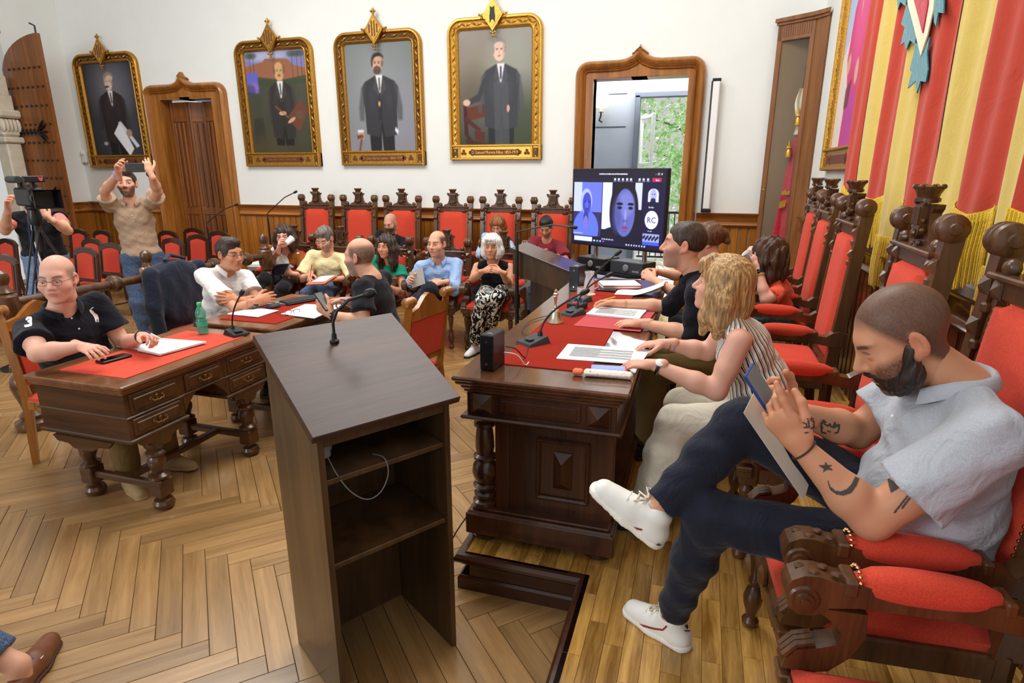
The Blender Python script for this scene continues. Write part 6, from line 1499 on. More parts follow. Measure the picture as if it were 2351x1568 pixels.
def suit(E, Pg, cx, top, c, wide=.27, bot=0., shirt=(226, 224, 220), tie=(50, 50, 60), hi=None):
    dk = tuple(int(v*.62) for v in c); lt = tuple(min(255, int(v*1.18)+8) for v in c)
    Pg([(cx-wide*.62, .34), (cx+wide*.62, .34), (cx+wide*.6, bot), (cx+wide*.04, bot), (cx, .2), (cx-wide*.04, bot), (cx-wide*.58, bot)], dk)
    Pg([(cx-.07, top+.005), (cx+.07, top+.005), (cx+wide*.72, top-.045), (cx+wide*.88, top-.1), (cx+wide*.8, .42), (cx+wide*.76, .16), (cx+.05, .14), (cx+.01, .3), (cx-.04, .14), (cx-wide*.74, .17), (cx-wide*.78, .42), (cx-wide*.86, top-.1), (cx-wide*.7, top-.045)], c)
    for s_ in (-1, 1):
        Pg([(cx+s_*wide*.68, top-.05), (cx+s_*wide*.9, top-.1), (cx+s_*wide*1.06, top-.28), (cx+s_*wide*1.04, .30), (cx+s_*wide*.86, .29), (cx+s_*wide*.8, top-.26)], lt, .75, .03); Pg([(cx+s_*wide*.79, top-.16), (cx+s_*wide*.81, top-.16), (cx+s_*wide*.86, .3), (cx+s_*wide*.83, .3)], dk, .8)
        E(cx+s_*wide*.4, .5, wide*.16, .1, lt, .35, 1.); Pg([(cx+s_*.06, top+.005), (cx+s_*.03, top), (cx, top-.2), (cx+s_*.1, top-.11)], lt, .9)
    Pg([(cx-.05, top+.01), (cx+.05, top+.01), (cx+.008, top-.15), (cx-.008, top-.15)], shirt); Pg([(cx-.012, top-.012), (cx+.012, top-.012), (cx+.015, top-.11), (cx, top-.135), (cx-.013, top-.11)], tie)
    Pg([(cx-.003, top-.2), (cx+.004, top-.2), (cx+.01, .3), (cx-.0, .3)], dk, .9)
    for q in range(2): E(cx+.012, top-.24-.08*q, .006, .005, (20, 20, 22), .9, .5)
def face(E, cx, cy, s, skin, hair, beard=None, bald=False, turn=0.):
    E(cx, cy, .062*s, .066*s, skin, 1, .06)
    E(cx+.02*s*turn, cy+.045*s, .066*s, .034*s, hair, .0 if bald else 1, .3); E(cx-.056*s, cy+.012*s, .012*s, .035*s, hair, .9, .4); E(cx+.056*s, cy+.012*s, .012*s, .035*s, hair, .9, .4)
    E(cx-.03*s*turn*-1, cy+.03*s, .05*s, .022*s, skin, .9, .4)
    for d in (-.022, .022): E(cx+d*s-turn*.006, cy+.006*s, .011*s, .0042*s, (60, 44, 36), .9, .5); E(cx+d*s-turn*.006, cy+.014*s, .015*s, .003*s, hair, .8, .6)
    E(cx-turn*.008, cy-.012*s, .008*s, .014*s, tuple(int(v*.86) for v in skin), .7, .6); E(cx-turn*.006, cy-.034*s, .018*s, .0042*s, (150, 84, 76), .8, .5)
    E(cx+.045*s, cy, .014*s, .05*s, tuple(int(v*.78) for v in skin), .5, .7)
    if beard: E(cx-turn*.004, cy-.042*s, .046*s, .03*s, beard, .95, .3); E(cx-turn*.006, cy-.03*s, .02*s, .004*s, (140, 84, 76), .8, .5)
def pA(E, Pg, G):
    G((44, 44, 50), (52, 54, 60), .05, 1); E(.5, .72, .34, .26, (126, 124, 136), .75, 1.2); E(.5, .35, .4, .4, (92, 92, 102), .5, 1.2)
    suit(E, Pg, .5, .70, (44, 36, 36), .3); face(E, .49, .80, 1.35, (220, 196, 180), (150, 130, 110), turn=.8); E(.45, .752, .045, .012, (70, 50, 40), 1, .3)
    Pg([(.44, .25), (.60, .38), (.80, .08), (.70, .0)], (232, 232, 236)); Pg([(.56, .37), (.62, .375), (.92, .11), (.86, .09)], (214, 216, 224)); E(.75, .25, .06, .04, (170, 140, 120), 1, .3); E(.24, .14, .04, .02, (206, 186, 170), 1, .3)
def pB(E, Pg, G):
    G((64, 62, 46), (74, 78, 66), .25, 2); Pg([(0, .78), (1, .80), (1, 1), (0, 1)], (128, 126, 176)); E(.4, .95, .3, .05, (190, 196, 220), .7, 1.)
    Pg([(0, .86), (.3, .9), (.35, .93), (.7, .92), (.8, .86), (1, .82), (1, .72), (0, .74)], (150, 98, 72)); Pg([(0, .66), (1, .68), (1, .76), (.6, .72), (0, .78)], (62, 72, 52), .9)
    for x in (.08, .14, .78, .86, .93): Pg([(x, .55), (x+.012, .55), (x+.016, .98), (x+.006, .98)], (70, 66, 60), .8); E(x, .96, .07, .03, (72, 84, 60), .8, .6)
    Pg([(.0, .62), (.19, .6), (.2, .8), (.0, .8)], (96, 100, 190)); E(.12, .66, .08, .05, (150, 110, 190), .6, .6); E(.06, .63, .08, .06, (60, 66, 90), .7, .5)
    Pg([(.03, .1), (.25, .1), (.22, .36), (.06, .36)], (52, 48, 38), .8); E(.3, .1, .3, .1, (76, 68, 44), .6, 1.)
    suit(E, Pg, .56, .70, (50, 46, 44), .25, .08, tie=(60, 96, 96)); face(E, .56, .80, 1.35, (206, 160, 112), (96, 76, 50), bald=True); E(.56, .765, .03, .008, (120, 84, 60), .9, .4)
    Pg([(.66, .38), (.86, .52), (1, .44), (.82, .22), (.72, .28)], (104, 62, 46)); E(.84, .38, .06, .04, (96, 84, 60), .7, .5); E(.56, .40, .06, .02, (206, 164, 120), 1, .3); E(.7, .33, .07, .018, (200, 156, 116), 1, .3, .5); Pg([(.44, .47), (.46, .47), (.66, .36), (.65, .35)], (150, 90, 60))
def pC(E, Pg, G):
    G((128, 130, 138), (116, 124, 122), .06, 3); E(.45, .6, .4, .4, (148, 152, 154), .6, 1.2); E(.85, .3, .3, .35, (140, 140, 152), .6, 1.2)
    suit(E, Pg, .5, .70, (52, 52, 56), .31, tie=(92, 88, 96)); face(E, .48, .81, 1.3, (210, 164, 136), (46, 40, 36), beard=(70, 62, 56), turn=.5); Pg([(.46, .3), (.52, .3), (.5, .6), (.49, .6)], (36, 36, 40), .7); E(.485, .45, .012, .025, (206, 176, 96), 1, .4)
    E(.175, .155, .05, .045, (196, 150, 124), 1, .3); Pg([(.12, .12), (.22, .14), (.2, .17), (.11, .16)], (104, 66, 44)); Pg([(.165, .13), (.2, .13), (.15, -.02), (.12, -.02)], (112, 74, 50)); Pg([(.13, .19), (.22, .19), (.22, .21), (.13, .21)], (228, 228, 232)); Pg([(.70, .2), (.74, .16), (.75, .2), (.71, .23)], (224, 224, 228))
def pD(E, Pg, G):
    G((52, 58, 44), (148, 142, 138), .12, 4); E(.3, .72, .32, .28, (140, 130, 112), .6, 1.2); E(.75, .75, .3, .3, (158, 164, 150), .6, 1.2); E(.85, .2, .3, .3, (62, 74, 48), .7, 1.2); E(.2, .45, .25, .2, (84, 72, 52), .6, 1.2)
    Pg([(.06, .06), (.42, .02), (.42, .0), (.1, .0)], (60, 34, 26)); Pg([(.08, .34), (.36, .37), (.38, .26), (.1, .22)], (96, 48, 30)); Pg([(.05, .37), (.1, .37), (.12, .1), (.24, .0), (.16, .0), (.06, .1)], (64, 26, 22)); Pg([(.05, .23), (.28, .12), (.3, .15), (.08, .27)], (78, 32, 26)); Pg([(.2, .14), (.36, .12), (.34, .03), (.22, .05)], (84, 40, 28))
    suit(E, Pg, .58, .70, (58, 60, 66), .30, tie=(44, 58, 110)); Pg([(.48, .56), (.68, .56), (.7, .0), (.5, .0)], (84, 86, 92), .6); face(E, .56, .82, 1.35, (226, 190, 170), (140, 136, 136)); Pg([(.33, .58), (.4, .62), (.3, .4), (.1, .355), (.08, .39), (.26, .46)], (56, 58, 64)); E(.1, .385, .05, .028, (214, 176, 154), 1, .3); E(.68, .325, .02, .03, (206, 164, 140), 1, .3)
def pE(E, Pg, G):
    G((216, 206, 200), (150, 180, 226), .03, 5); Pg([(0, 0), (1, 0), (1, .66), (.55, .72), (.1, .5), (0, .45)], (226, 212, 202)); 
    Pg([(.42, .80), (.58, .80), (.82, .70), (.86, .5), (.74, .3), (.8, 0), (.3, 0), (.34, .3), (.2, .45), (.26, .68)], (206, 56, 120)); E(.55, .6, .2, .2, (226, 90, 150), .6, .8); E(.55, .12, .2, .16, (150, 70, 170), .5, .8); Pg([(.48, .8), (.56, .8), (.52, .6)], (214, 170, 150))
    face(E, .52, .88, 1.5, (216, 168, 142), (96, 66, 48)); E(.52, .95, .11, .05, (92, 64, 46), 1, .3); E(.3, .42, .06, .05, (210, 160, 136), 1, .3); E(.62, .36, .06, .06, (214, 166, 142), 1, .3); Pg([(.3, .3), (.5, .34), (.46, .2), (.3, .2)], (90, 30, 50), .8)
def frame(label, M, paint, plaque=None, emblem='stripes', w=1.37, h=1.80, lozenge=True, gold='gold'):
    """local: x across, z up from the bottom of the frame, -y out of the wall"""
    t = thing('portrait', label, 'painting'); t.matrix_basis = M; r = .2
    P = [(-w/2, 0), (-w/2, h-r)] + [(-w/2+r+r*math.cos(a), h-r+r*math.sin(a)) for a in np.linspace(math.pi, math.pi/2, 8)[1:]] + [(w/2-r+r*math.cos(a), h-r+r*math.sin(a)) for a in np.linspace(math.pi/2, 0, 8)] + [(w/2, 0)]
    def sweep(prof, mat, name):
        path = []
        for i, (x, z) in enumerate(P):
            a = P[max(i-1, 0)]; b = P[min(i+1, len(P)-1)]; tt = Vector((b[0]-a[0], b[1]-a[1])).normalized(); path.append(((x, 0, z), (tt.y, 0, -tt.x), (0, -1, 0)))
        mb = MB(); mb.profile(prof, path); return obj(name, mb, mat, t)
    fr = sweep([(0, 0), (0, .05), (.015, .068), (.035, .07), (.045, .055), (.05, .0)], gold, 'frame')
    sweep([(.045, 0), (.045, .04), (.085, .03), (.12, .034), (.12, 0)], 'gold_dark' if gold == 'gold' else 'gold', 'carved_band')
    sweep([(.115, 0), (.115, .045), (.128, .052), (.14, .04), (.15, .028), (.155, .012), (.155, 0)], gold, 'inner_bead')
    cb = MB(); n = 60                                          # carved leaves along the band
    L_ = [(x, z) for x, z in P]; acc = [0]
    for i in range(1, len(L_)): acc.append(acc[-1]+math.dist(L_[i], L_[i-1]))
    for k in range(n):
        s_ = acc[-1]*(k+.5)/n; i = max(j for j in range(len(acc)) if acc[j] <= s_); i = min(i, len(L_)-2); f_ = (s_-acc[i])/(acc[i+1]-acc[i]); x = L_[i][0]+(L_[i+1][0]-L_[i][0])*f_; z = L_[i][1]+(L_[i+1][1]-L_[i][1])*f_
        d = Vector((L_[i+1][0]-L_[i][0], L_[i+1][1]-L_[i][1])).normalized(); nx_, nz_ = d.y, -d.x; sg = 1 if k % 2 else -1
        p = Vector((x+nx_*.083, -.034, z+nz_*.083)); cb.tube([p-Vector((d.x, 0, d.y))*.04+Vector((nx_, 0, nz_))*.018*sg, p+Vector((0, -.008, 0)), p+Vector((d.x, 0, d.y))*.03-Vector((nx_, 0, nz_))*.018*sg], [.006, .014, .005], 5)
    obj('carving', cb, 'gold' if gold == 'gold' else 'gold_light', t)['kind'] = 'stuff'
    bh = .19; mb = MB(); mb.box((0, -.02, bh/2), (w, .04, bh), .003)
    for z in (.016, bh): mb.box((0, -.04, z), (w, .05, .03), .01)
    for x in (-w/2+.14, w/2-.14): mb.box((x, -.04, bh/2), (.025, .03, bh), .006)
    pl = obj('base_panel', mb, gold, t)
    mb = MB(); mb.box((0, -.042, bh/2+.004), (.62, .006, .075), .002)
    for s_ in (-1, 1):
        for dx, dz in ((.33, .02), (.33, -.02), (.36, 0)): mb.lathe([(.026, 0), (.026, .006)], 12, T(s_*dx, -.039, bh/2+.004+dz) @ RX(R(90)))
        for dx, dz in ((0, .022), (-.02, -.014), (.02, -.014)): mb.lathe([(.021, 0), (.021, .006)], 10, T(s_*.46+dx, -.039, bh/2+.004+dz) @ RX(R(90)))
    obj('name_plate', mb, 'plaque_red', pl)
    for s_ in (-1, 1): mb = MB(); mb.box((s_*(w/2-.075), -.042, bh/2), (.085, .008, .12), .004); obj('rosette', mb, 'gold_dark', pl)
    if plaque == 'strokes':
        mb = MB()
        for k in range(34):
            if k % 7 != 5: mb.box((-.26+.0157*k, -.0462, bh/2+.004+.004*(k % 3)), (.006, .002, .022+.008*(k % 2)))
        obj('faded_lettering', mb, 'gold', pl)['kind'] = 'stuff'
    elif plaque: text('inscription', plaque, .058, 'gold_light', pl, T(0, -.0465, bh/2+.004) @ RX(R(90)) @ SCL(.82, 1, 1))
    cw, ch = w-.30, h-.15-bh+.0
    X, Z, im = canvas(paint, cw, ch); ny_, nx_ = X.shape; P3 = np.stack([(X-.5)*cw, np.full_like(X, -.014), bh+Z*ch], -1).reshape(-1, 3); ii = np.arange(nx_*ny_).reshape(ny_, nx_); F = np.stack([ii[:-1, :-1], ii[:-1, 1:], ii[1:, 1:], ii[1:, :-1]], -1).reshape(-1, 4)
    link('canvas', npmesh('canvas', P3, F, 'paint', im.reshape(-1, 3), False), t)
    if lozenge:
        zc = h-.0; mb = MB(); lz = [(0, -.19), (.14, 0), (0, .19), (-.14, 0)]; mb.prism(lz, .04, T(0, -.06, zc) @ RX(R(90)))
        for x, z in lz:
            for dx, dz in ((0, 0), (.028, .012), (-.028, .012), (0, -.03)): mb.sphere((x*1.14+dx, -.085, zc+z*1.14+dz), .017, 8, 5)
        mb.tube([(0, -.08, zc+.2), (0, -.08, zc+.27)], [.02, .012], 8); lo_ = obj('lozenge_crest', mb, gold, t)
        mb = MB(); mb.prism([(x*.78, z*.78) for x, z in lz], .008, T(0, -.097, zc) @ RX(R(90))); obj('crest_field', mb, 'gold_light', lo_)
        mb = MB()
        if emblem == 'stripes':
            for x in (-.06, -.02, .02, .06): hh = .148*(1-abs(x)/.11)*.8; mb.box((x, -.107, zc+.01), (.018, .005, hh*2), .001)
        else: mb.prism([(-.035, -.1), (-.012, -.06), (.012, -.06), (.035, -.1), (.04, -.02), (.03, .04), (.03, .1), (.015, .085), (-.015, .085), (-.03, .1), (-.03, .04), (-.04, -.02)], .006, T(0, -.104, zc) @ RX(R(90)))
        obj('crest_charge', mb, 'plaque_red' if emblem == 'stripes' else 'iron', lo_)
    return t
frame('gilt framed portrait of a moustached man holding a scroll', T(-9.55, YB, 1.84), pA, None)
frame('gilt framed portrait of a bald painter with palette before red cliffs', T(-6.265, YB, 1.85), pB, 'strokes')
frame('gilt framed portrait of a bearded man with a walking cane', T(-4.53, YB, 1.86), pC, 'D. Jose Garcia Lumet  1864-1939')
frame('gilt framed portrait of a grey haired man resting a hand on a carved chair', T(-2.79, YB, 1.925), pD, 'D. Samuel Morera Ribas 1853-1919', 'bear', 1.33, 1.80, True, 'gold_light')
frame('gilt framed portrait of a woman in a pink dress on the flag wall', T(XR, 6.17, 1.77) @ RZ(R(-90)), pE, None, 'stripes', 1.36, 2.05, False)
o = thing('motion_sensor', 'small white motion sensor box on the wall beside the scroll portrait', 'sensor', (-10.36, YB, 2.02)); mb = MB(); mb.box((0, -.03, 0), (.1, .06, .2), .012); obj('housing', mb, 'white_paint', o); mb = MB(); mb.sphere((0, -.055, .06), (.04, .03, .045), 10, 8); obj('lens', mb, 'white_paint', o)

# --- striped banner on the right wall
XF = XR-.05
bx = [1955, 1979, 2012, 2048, 2101, 2155, 2231, 2314]; YS = [onx(p, 398, XF)[1] for p in bx] + [2.62, 2.1, 1.62]
t = thing('banner', 'large red and yellow striped banner with teal leaves and gold fringe', 'flag', (XF, 3.6, 1.2))
zb_ = {0: 1.64, 1: 1.36, 2: 1.60, 3: 1.34, 4: 1.58, 5: 1.34, 6: 1.60, 7: 1.36, 8: 1.6, 9: 1.36}
ZTOP = 4.6
def wave(y, z): return XF-.025+.018*math.sin(y*16+.5*math.sin(z*2.2))+.01*math.sin(y*37+z*1.5)
for i in range(len(YS)-1):
    ya, yb = YS[i], YS[i+1]; red = i % 2 == 0; z0 = zb_[i]
    def fn(u, v, ya=ya, yb=yb, z0=z0):
        y = ya+(yb-ya)*u; zz = z0+(.0 if red else .0)-.05*math.sin(math.pi*u)*(1 if red else -.15); z = zz+(ZTOP-zz)*v; return (wave(y, z)-XF-(.004 if red else 0), y-3.6, z-1.2)
    mb = MB(); mb.sheet(fn, 14, 30); st_ = obj('stripe', mb, 'flag_red' if red else 'flag_yellow', t)
    mb = MB(); nn = max(8, int(abs(yb-ya)/.014)); ln = .27
    for k in range(nn):
        u_ = (k+.5)/nn; x_, y_, z_ = fn(u_, 0); dx = RNG.uniform(-.006, .006); mb.tube([(x_-.006, y_, z_+.03), (x_-.012+dx*.5, y_+dx*.4, z_-ln*.5), (x_-.006+dx, y_+dx, z_-ln+RNG.uniform(-.02, .01))], [.006, .0068, .006], 5)
    mb.sheet(lambda u_, v_: (fn(u_, 0)[0]-.01, fn(u_, 0)[1], fn(u_, 0)[2]+.04*v_-.005), 10, 1); obj('fringe', mb, 'fringe_yellow', st_)['kind'] = 'stuff'
# applique: white lozenge with red field, teal leaves. points given by pixels on the banner plane
def onb(pts, off): return [(float(onx(x, y, XF-.05)[1])-3.6, float(onx(x, y, XF-.05)[2])-1.2) for x, y in pts], off
def applique(name, pts, mat, off, th=.006):
    P_, _ = onb(pts, off); mb = MB(); mb.prism(P_, th, T(-.05-off, 0, 0) @ Matrix(((0, 0, -1, 0), (1, 0, 0, 0), (0, 1, 0, 0), (0, 0, 0, 1)))); return obj(name, mb, mat, t)
applique('lozenge', [(2085, -60), (2092, 10), (2106, 60), (2122, 128), (2138, 80), (2152, 20), (2158, -60)], 'felt_white', .012)
applique('lozenge_field', [(2098, -60), (2110, 0), (2130, 75), (2142, 10), (2144, -60)], 'crimson', .019)
for pts in ([(2063, -30), (2066, 22), (2072, 4), (2084, 14), (2090, -30)], [(2086, 10), (2074, 55), (2082, 62), (2072, 105), (2081, 96), (2086, 114), (2094, 92), (2106, 102), (2112, 66), (2096, 40)], [(2106, 98), (2104, 118), (2094, 160), (2098, 165), (2089, 203), (2108, 186), (2110, 214), (2119, 186), (2131, 188), (2136, 160), (2134, 120), (2140, 84), (2126, 122)], [(2150, 22), (2150, 50), (2155, 60), (2160, 28), (2172, 30), (2174, -30), (2158, -30)]):
    applique('leaf', pts, 'leaf_teal', .006)
# ================================================================== things on tables and in hands
from mathutils.bvhtree import BVHTree
def quad_sheet(name, label, cat, px, z, mat, th=.0015, stack=1, group=None, lines=0, par=None):
    """flat sheet lying on a surface of height z; px = four corners in the photograph"""
    P_ = [onz(x, y, z) for x, y in px]; c = np.mean(P_, 0); t = thing(name, label, cat, (float(c[0]), float(c[1]), z+.0006), 0, group)
    P2 = [(float(p[0]-c[0]), float(p[1]-c[1])) for p in P_]
    for k in range(stack):
        a = R(RNG.uniform(-2.5, 2.5)) if k else 0.; mb = MB(); mb.prism([(x*math.cos(a)-y*math.sin(a), x*math.sin(a)+y*math.cos(a)) for x, y in P2], th, None, k*(th+.0004)); obj('sheet', mb, mat, t, None, 0)
    if lines:
        mb = MB(); zt = stack*(th+.0004)+.0003; o, e1, e2 = np.array(P2[0]), np.array(P2[1])-np.array(P2[0]), np.array(P2[3])-np.array(P2[0])
        for i in range(lines):
            v = .2+.65*i/lines; w_ = .35 if i % 4 == 3 else .75
            q = [o+e1*a_+e2*b_ for a_, b_ in ((v, .12), (v+.018, .12), (v+.018, .12+w_), (v, .12+w_))]; mb.add([(p[0], p[1], zt) for p in q], [(0, 1, 2, 3)])
        obj('printed_lines', mb, 'ink_grey', t, None, 0)['kind'] = 'stuff'
    return t
TT = TZ+.005
def mic(label, base, tip, rz, mat='dark_grey', group='gooseneck table microphones', r=.0048):
    b = np.array(base, float); t = thing('table_microphone', label, 'microphone', tuple(float(v) for v in b), rz, group)
    mb = MB(); vs = [(-.055, -.06, 0), (.055, -.06, 0), (.055, .07, 0), (-.055, .07, 0), (-.05, -.055, .012), (.05, -.055, .012), (.045, .06, .035), (-.045, .06, .035)]
    mb.add(vs, [(3, 2, 1, 0), (4, 5, 6, 7), (0, 1, 5, 4), (1, 2, 6, 5), (2, 3, 7, 6), (3, 0, 4, 7)]); mb.box((0, -.02, .026), (.05, .03, .004), .001); obj('base', mb, mat, t)
    Mi = Matrix.Rotation(-rz, 3, 'Z'); e = Mi @ Vector(np.array(tip)-b); s_ = Vector((0, .05, .03)); c1 = s_+Vector((0, 0, .10)); c2 = s_+(e-s_)*.55+Vector((0, 0, .05))
    pts = []
    for i in range(13): u_ = i/12; pts.append((1-u_)**3*s_+3*(1-u_)**2*u_*c1+3*(1-u_)*u_*u_*c2+u_**3*e)
    mb = MB(); mb.lathe([(.014, 0), (.012, .02), (.006, .03)], 12, T(0, .05, .025)); mb.tube(pts, r, 8); obj('gooseneck', mb, 'black_plastic', t)
    d = (pts[-1]-pts[-2]).normalized(); mb = MB(); mb.tube([e-d*.005, e+d*.006, e+d*.035, e+d*.045], [.009, .0135, .0135, .008], 12); obj('capsule', mb, 'black_plastic', t); return t
mic('grey gooseneck table microphone in front of the striped woman', (*onz(1222, 788, TT)[:2], TT), ony(1335, 674, 2.86), R(-35))
mic('grey gooseneck table microphone beside the brass bell', (*onz(1312, 722, TT)[:2], TT), ony(1393, 634, 3.5), R(-30)); mic('gooseneck table microphone beside the glass jug', (-.70, 3.70, TT), ony(1414, 585, 3.85), R(-30))
mic('black table microphone beside the green bottle', (*onz(545, 768, .772)[:2], .772), dep(553, 676, 3.62), R(70), 'black_plastic')
def box_speaker(label, p, h, w=.075, d=.15, rz=0.):
    t = thing('speaker_box', label, 'speaker', (float(p[0]), float(p[1]), TT-.004), rz, 'black speaker boxes'); mb = MB(); mb.box((0, 0, h/2), (w, d, h), .004); obj('housing', mb, 'black_metal', t)
    mb = MB()
    for z in (.03, h-.03): mb.lathe([(.005, 0), (.005, .003)], 8, T(0, -d/2, z) @ RX(R(90)))
    mb.box((0, -.02, h+.0005), (.025, .006, .002)); obj('screws', mb, 'chrome', t)['kind'] = 'stuff'; return t
box_speaker('black metal speaker box on the near corner of the council table', (-.80, 2.29), .155, .062, .12, R(-6)); box_speaker('black metal speaker box beside the glass jug', (-.80, 4.13), .175, .075, .13, R(-12))
t = thing('hand_bell', 'brass hand bell with turned handle on the red runner', 'bell', (*[float(v) for v in onz(1275, 740, TT)[:2]], TT)); mb = MB(); mb.lathe([(.046, 0), (.047, .004), (.04, .016), (.032, .03), (.026, .055), (.022, .068), (.012, .076), (.006, .08)], 24); obj('bell_body', mb, 'bell_brass', t); mb = MB(); mb.lathe([(.006, .078), (.009, .085), (.007, .092), (.006, .1), (.009, .125), (.012, .145), (.008, .15), (.015, .156), (.015, .162), (.008, .168), (.01, .176), (.004, .186)], 16); obj('handle', mb, 'bell_brass', t)
t = thing('voting_console', 'small black control box with a red button on the red runner', 'console', (*[float(v) for v in onz(1325, 708, TT)[:2]], TT), R(-20)); mb = MB(); mb.box((0, 0, .018), (.1, .085, .036), .004); obj('housing', mb, 'black_plastic', t); mb = MB(); mb.box((-.01, -.01, .037), (.03, .022, .004), .001); obj('button', mb, plain('red_plastic', (214, 50, 44), .5) and 'red_plastic', t)
mb = MB()
for k in range(4): mb.lathe([(.005, 0), (.005, .012), (.003, .016)], 8, T(-.03+.02*k, .025, .036))
obj('knob', mb, plain('blue_plastic', (40, 60, 130), .5) and 'blue_plastic', t)['kind'] = 'stuff'
def glassware(name, label, cat, p, prof, water, handle_=False):
    t = thing(name, label, cat, (float(p[0]), float(p[1]), TT)); mb = MB(); inner = [(r-.002, z+.003) for r, z in prof if z > -1][::-1]; mb.lathe(prof+inner, 24, None, False); mb.lathe([(prof[0][0], prof[0][1]), (.001, prof[0][1])], 24, None, False); obj('glass', mb, 'pane_clear', t)
    if handle_: mb = MB(); mb.tube([(.035, 0, .1), (.06, 0, .095), (.062, 0, .05), (.036, 0, .035)], .005, 8); obj('handle', mb, 'pane_clear', t)
    mb = MB(); mb.lathe([(.045, -.0045), (.045, -.001)], 20); obj('coaster', mb, 'felt_white', t); t.location.z += .005; return t
m, nt, b = newmat('pane_clear'); spec(b, .03, .6); b.inputs['Alpha'].default_value = .28; b.inputs['Base Color'].default_value = (.9, .93, .95, 1)
glassware('water_glass', 'short water glass on a white coaster near the bell', 'glass', onz(1337, 692, TT), [(.03, 0), (.034, .01), (.036, .085)], 1); glassware('water_jug', 'clear glass water jug on the council table', 'jug', onz(1352, 676, TT), [(.03, 0), (.038, .02), (.034, .08), (.026, .12), (.034, .15)], 1, True)
quad_sheet('document', 'white document in a clear sleeve under the hands of the striped woman', 'document', [(1278, 824), (1303, 791), (1492, 804), (1470, 838)], TT, 'paper', .0012, 2, None, 16)
quad_sheet('folder', 'open pinkish red card folder on the council table', 'folder', [(1316, 748), (1356, 716), (1505, 716), (1470, 762)], TT, 'red_card', .0015, 1); quad_sheet('document', 'stack of printed pages on the red folder', 'document', [(1346, 724), (1368, 706), (1483, 715), (1468, 735)], TT+.003, 'paper', .0015, 5, None, 14)
t = thing('smartphone', 'smartphone with a lit blue screen beside the floral glasses case', 'phone', (*[float(v) for v in onz(1398, 849, TT)[:2]], TT), R(8)); mb = MB(); mb.box((0, 0, .004), (.15, .072, .008), .003); obj('case', mb, 'red_plastic', t); mb = MB(); mb.box((-.004, -.002, .0086), (.14, .066, .0012), .0004); obj('screen', mb, plain('screen_blue', (52, 70, 200), .2, emit=((60, 80, 225), .5)) and 'screen_blue', t)
m, nt, b = newmat('floral'); spec(b, .6, .3); v = mapping(nt); vo = N(nt, 'ShaderNodeTexVoronoi', Scale=70.0); nt.links.new(v, vo.inputs['Vector']); hs = N(nt, 'ShaderNodeMix', data_type='RGBA'); hs.inputs[6].default_value = (*lin((236, 230, 214)), 1); nt.links.new(vo.outputs['Color'], hs.inputs[7]); lt = N(nt, 'ShaderNodeMath', operation='LESS_THAN'); nt.links.new(vo.outputs['Distance'], lt.inputs[0]); lt.inputs[1].default_value = .3; ml = N(nt, 'ShaderNodeMath', operation='MULTIPLY'); nt.links.new(lt.outputs[0], ml.inputs[0]); ml.inputs[1].default_value = .75; nt.links.new(ml.outputs[0], hs.inputs[0]); nt.links.new(hs.outputs[2], b.inputs['Base Color'])
pa, pb = onz(1318, 858, TT), onz(1452, 868, TT); a_ = math.atan2(pb[1]-pa[1], pb[0]-pa[0]); L_ = float(np.linalg.norm(pb-pa)); t = thing('glasses_case', 'cream glasses case with floral print at the table edge', 'case', (*[float(v) for v in (pa+pb)[:2]/2], TT), a_); mb = MB(); mb.box((.02, 0, .011), (L_-.04, .045, .022), .008); obj('sleeve', mb, 'floral', t); mb = MB(); mb.box((-L_/2+.015, 0, .011), (.04, .04, .02), .006); obj('flap', mb, 'orange_card', t)
t = thing('notebook_stack', 'stack of white and red notebooks at the far end of the table', 'notebooks', (*[float(v) for v in onz(1422, 660, TT)[:2]], TT), R(20))
for k, (m_, z) in enumerate((('red_card', .006), ('paper', .014), ('card', .02), ('red_card', .026), ('paper', .033))): mb = MB(); mb.box((RNG.uniform(-.006, .006), RNG.uniform(-.006, .006), z), (.27, .19, .0065), .001); obj('notebook', mb, m_, t)
quad_sheet('tablet', 'dark tablet lying by the notebooks on the council table', 'tablet', [(1368, 668), (1374, 660), (1416, 664), (1412, 672)], TT, 'screen_glass', .008, 1)
ppA = [onz(1413, 684, TT), onz(1505, 690, TT)]
t = thing('document', 'long loose pages lifted by the woman with pinned up hair', 'document', (-.40, 4.12, TT)); mb = MB()
def pg(u_, v_): return (-.10+.3*u_, -.12+.2*v_+.0, .004+.14*max(0, u_-.35)**1.4)
mb.sheet(pg, 16, 4); obj('sheet', mb, 'paper', t); mb = MB(); mb.sheet(lambda u_, v_: (pg(u_, v_)[0]-.02, pg(u_, v_)[1]+.01, pg(u_, v_)[2]*.5-.001), 16, 4); obj('sheet', mb, 'paper', t)
def cable(label, pts, mat='black_plastic', r=.0025, name='cable'):
    o = thing(name, label, 'cable', tuple(float(v) for v in pts[0])); mb = MB(); P_ = [Vector(p)-Vector(pts[0]) for p in pts]; q = []
    for i in range(len(P_)-1):
        p0, p1, p2, p3 = P_[max(i-1, 0)], P_[i], P_[i+1], P_[min(i+2, len(P_)-1)]
        for k in range(5): u_ = k/5; q.append(.5*((2*p1)+(-p0+p2)*u_+(2*p0-5*p1+4*p2-p3)*u_**2+(-p0+3*p1-3*p2+p3)*u_**3))
    q.append(P_[-1]); mb.tube(q, r, 6); obj('wire', mb, mat, o); return o
zz = TT+.003
cable('white cable behind the near speaker box', [(-.755, 2.31, TT+.06), (-.70, 2.32, TT+.05), (-.67, 2.34, zz), (-.665, 2.38, zz)], 'white_paint', .0022); cable('black cable from the near speaker box to its microphone', [(-.755, 2.33, TT+.08), (-.72, 2.37, TT+.06), (-.70, 2.44, zz), (-.73, 2.6, zz)])
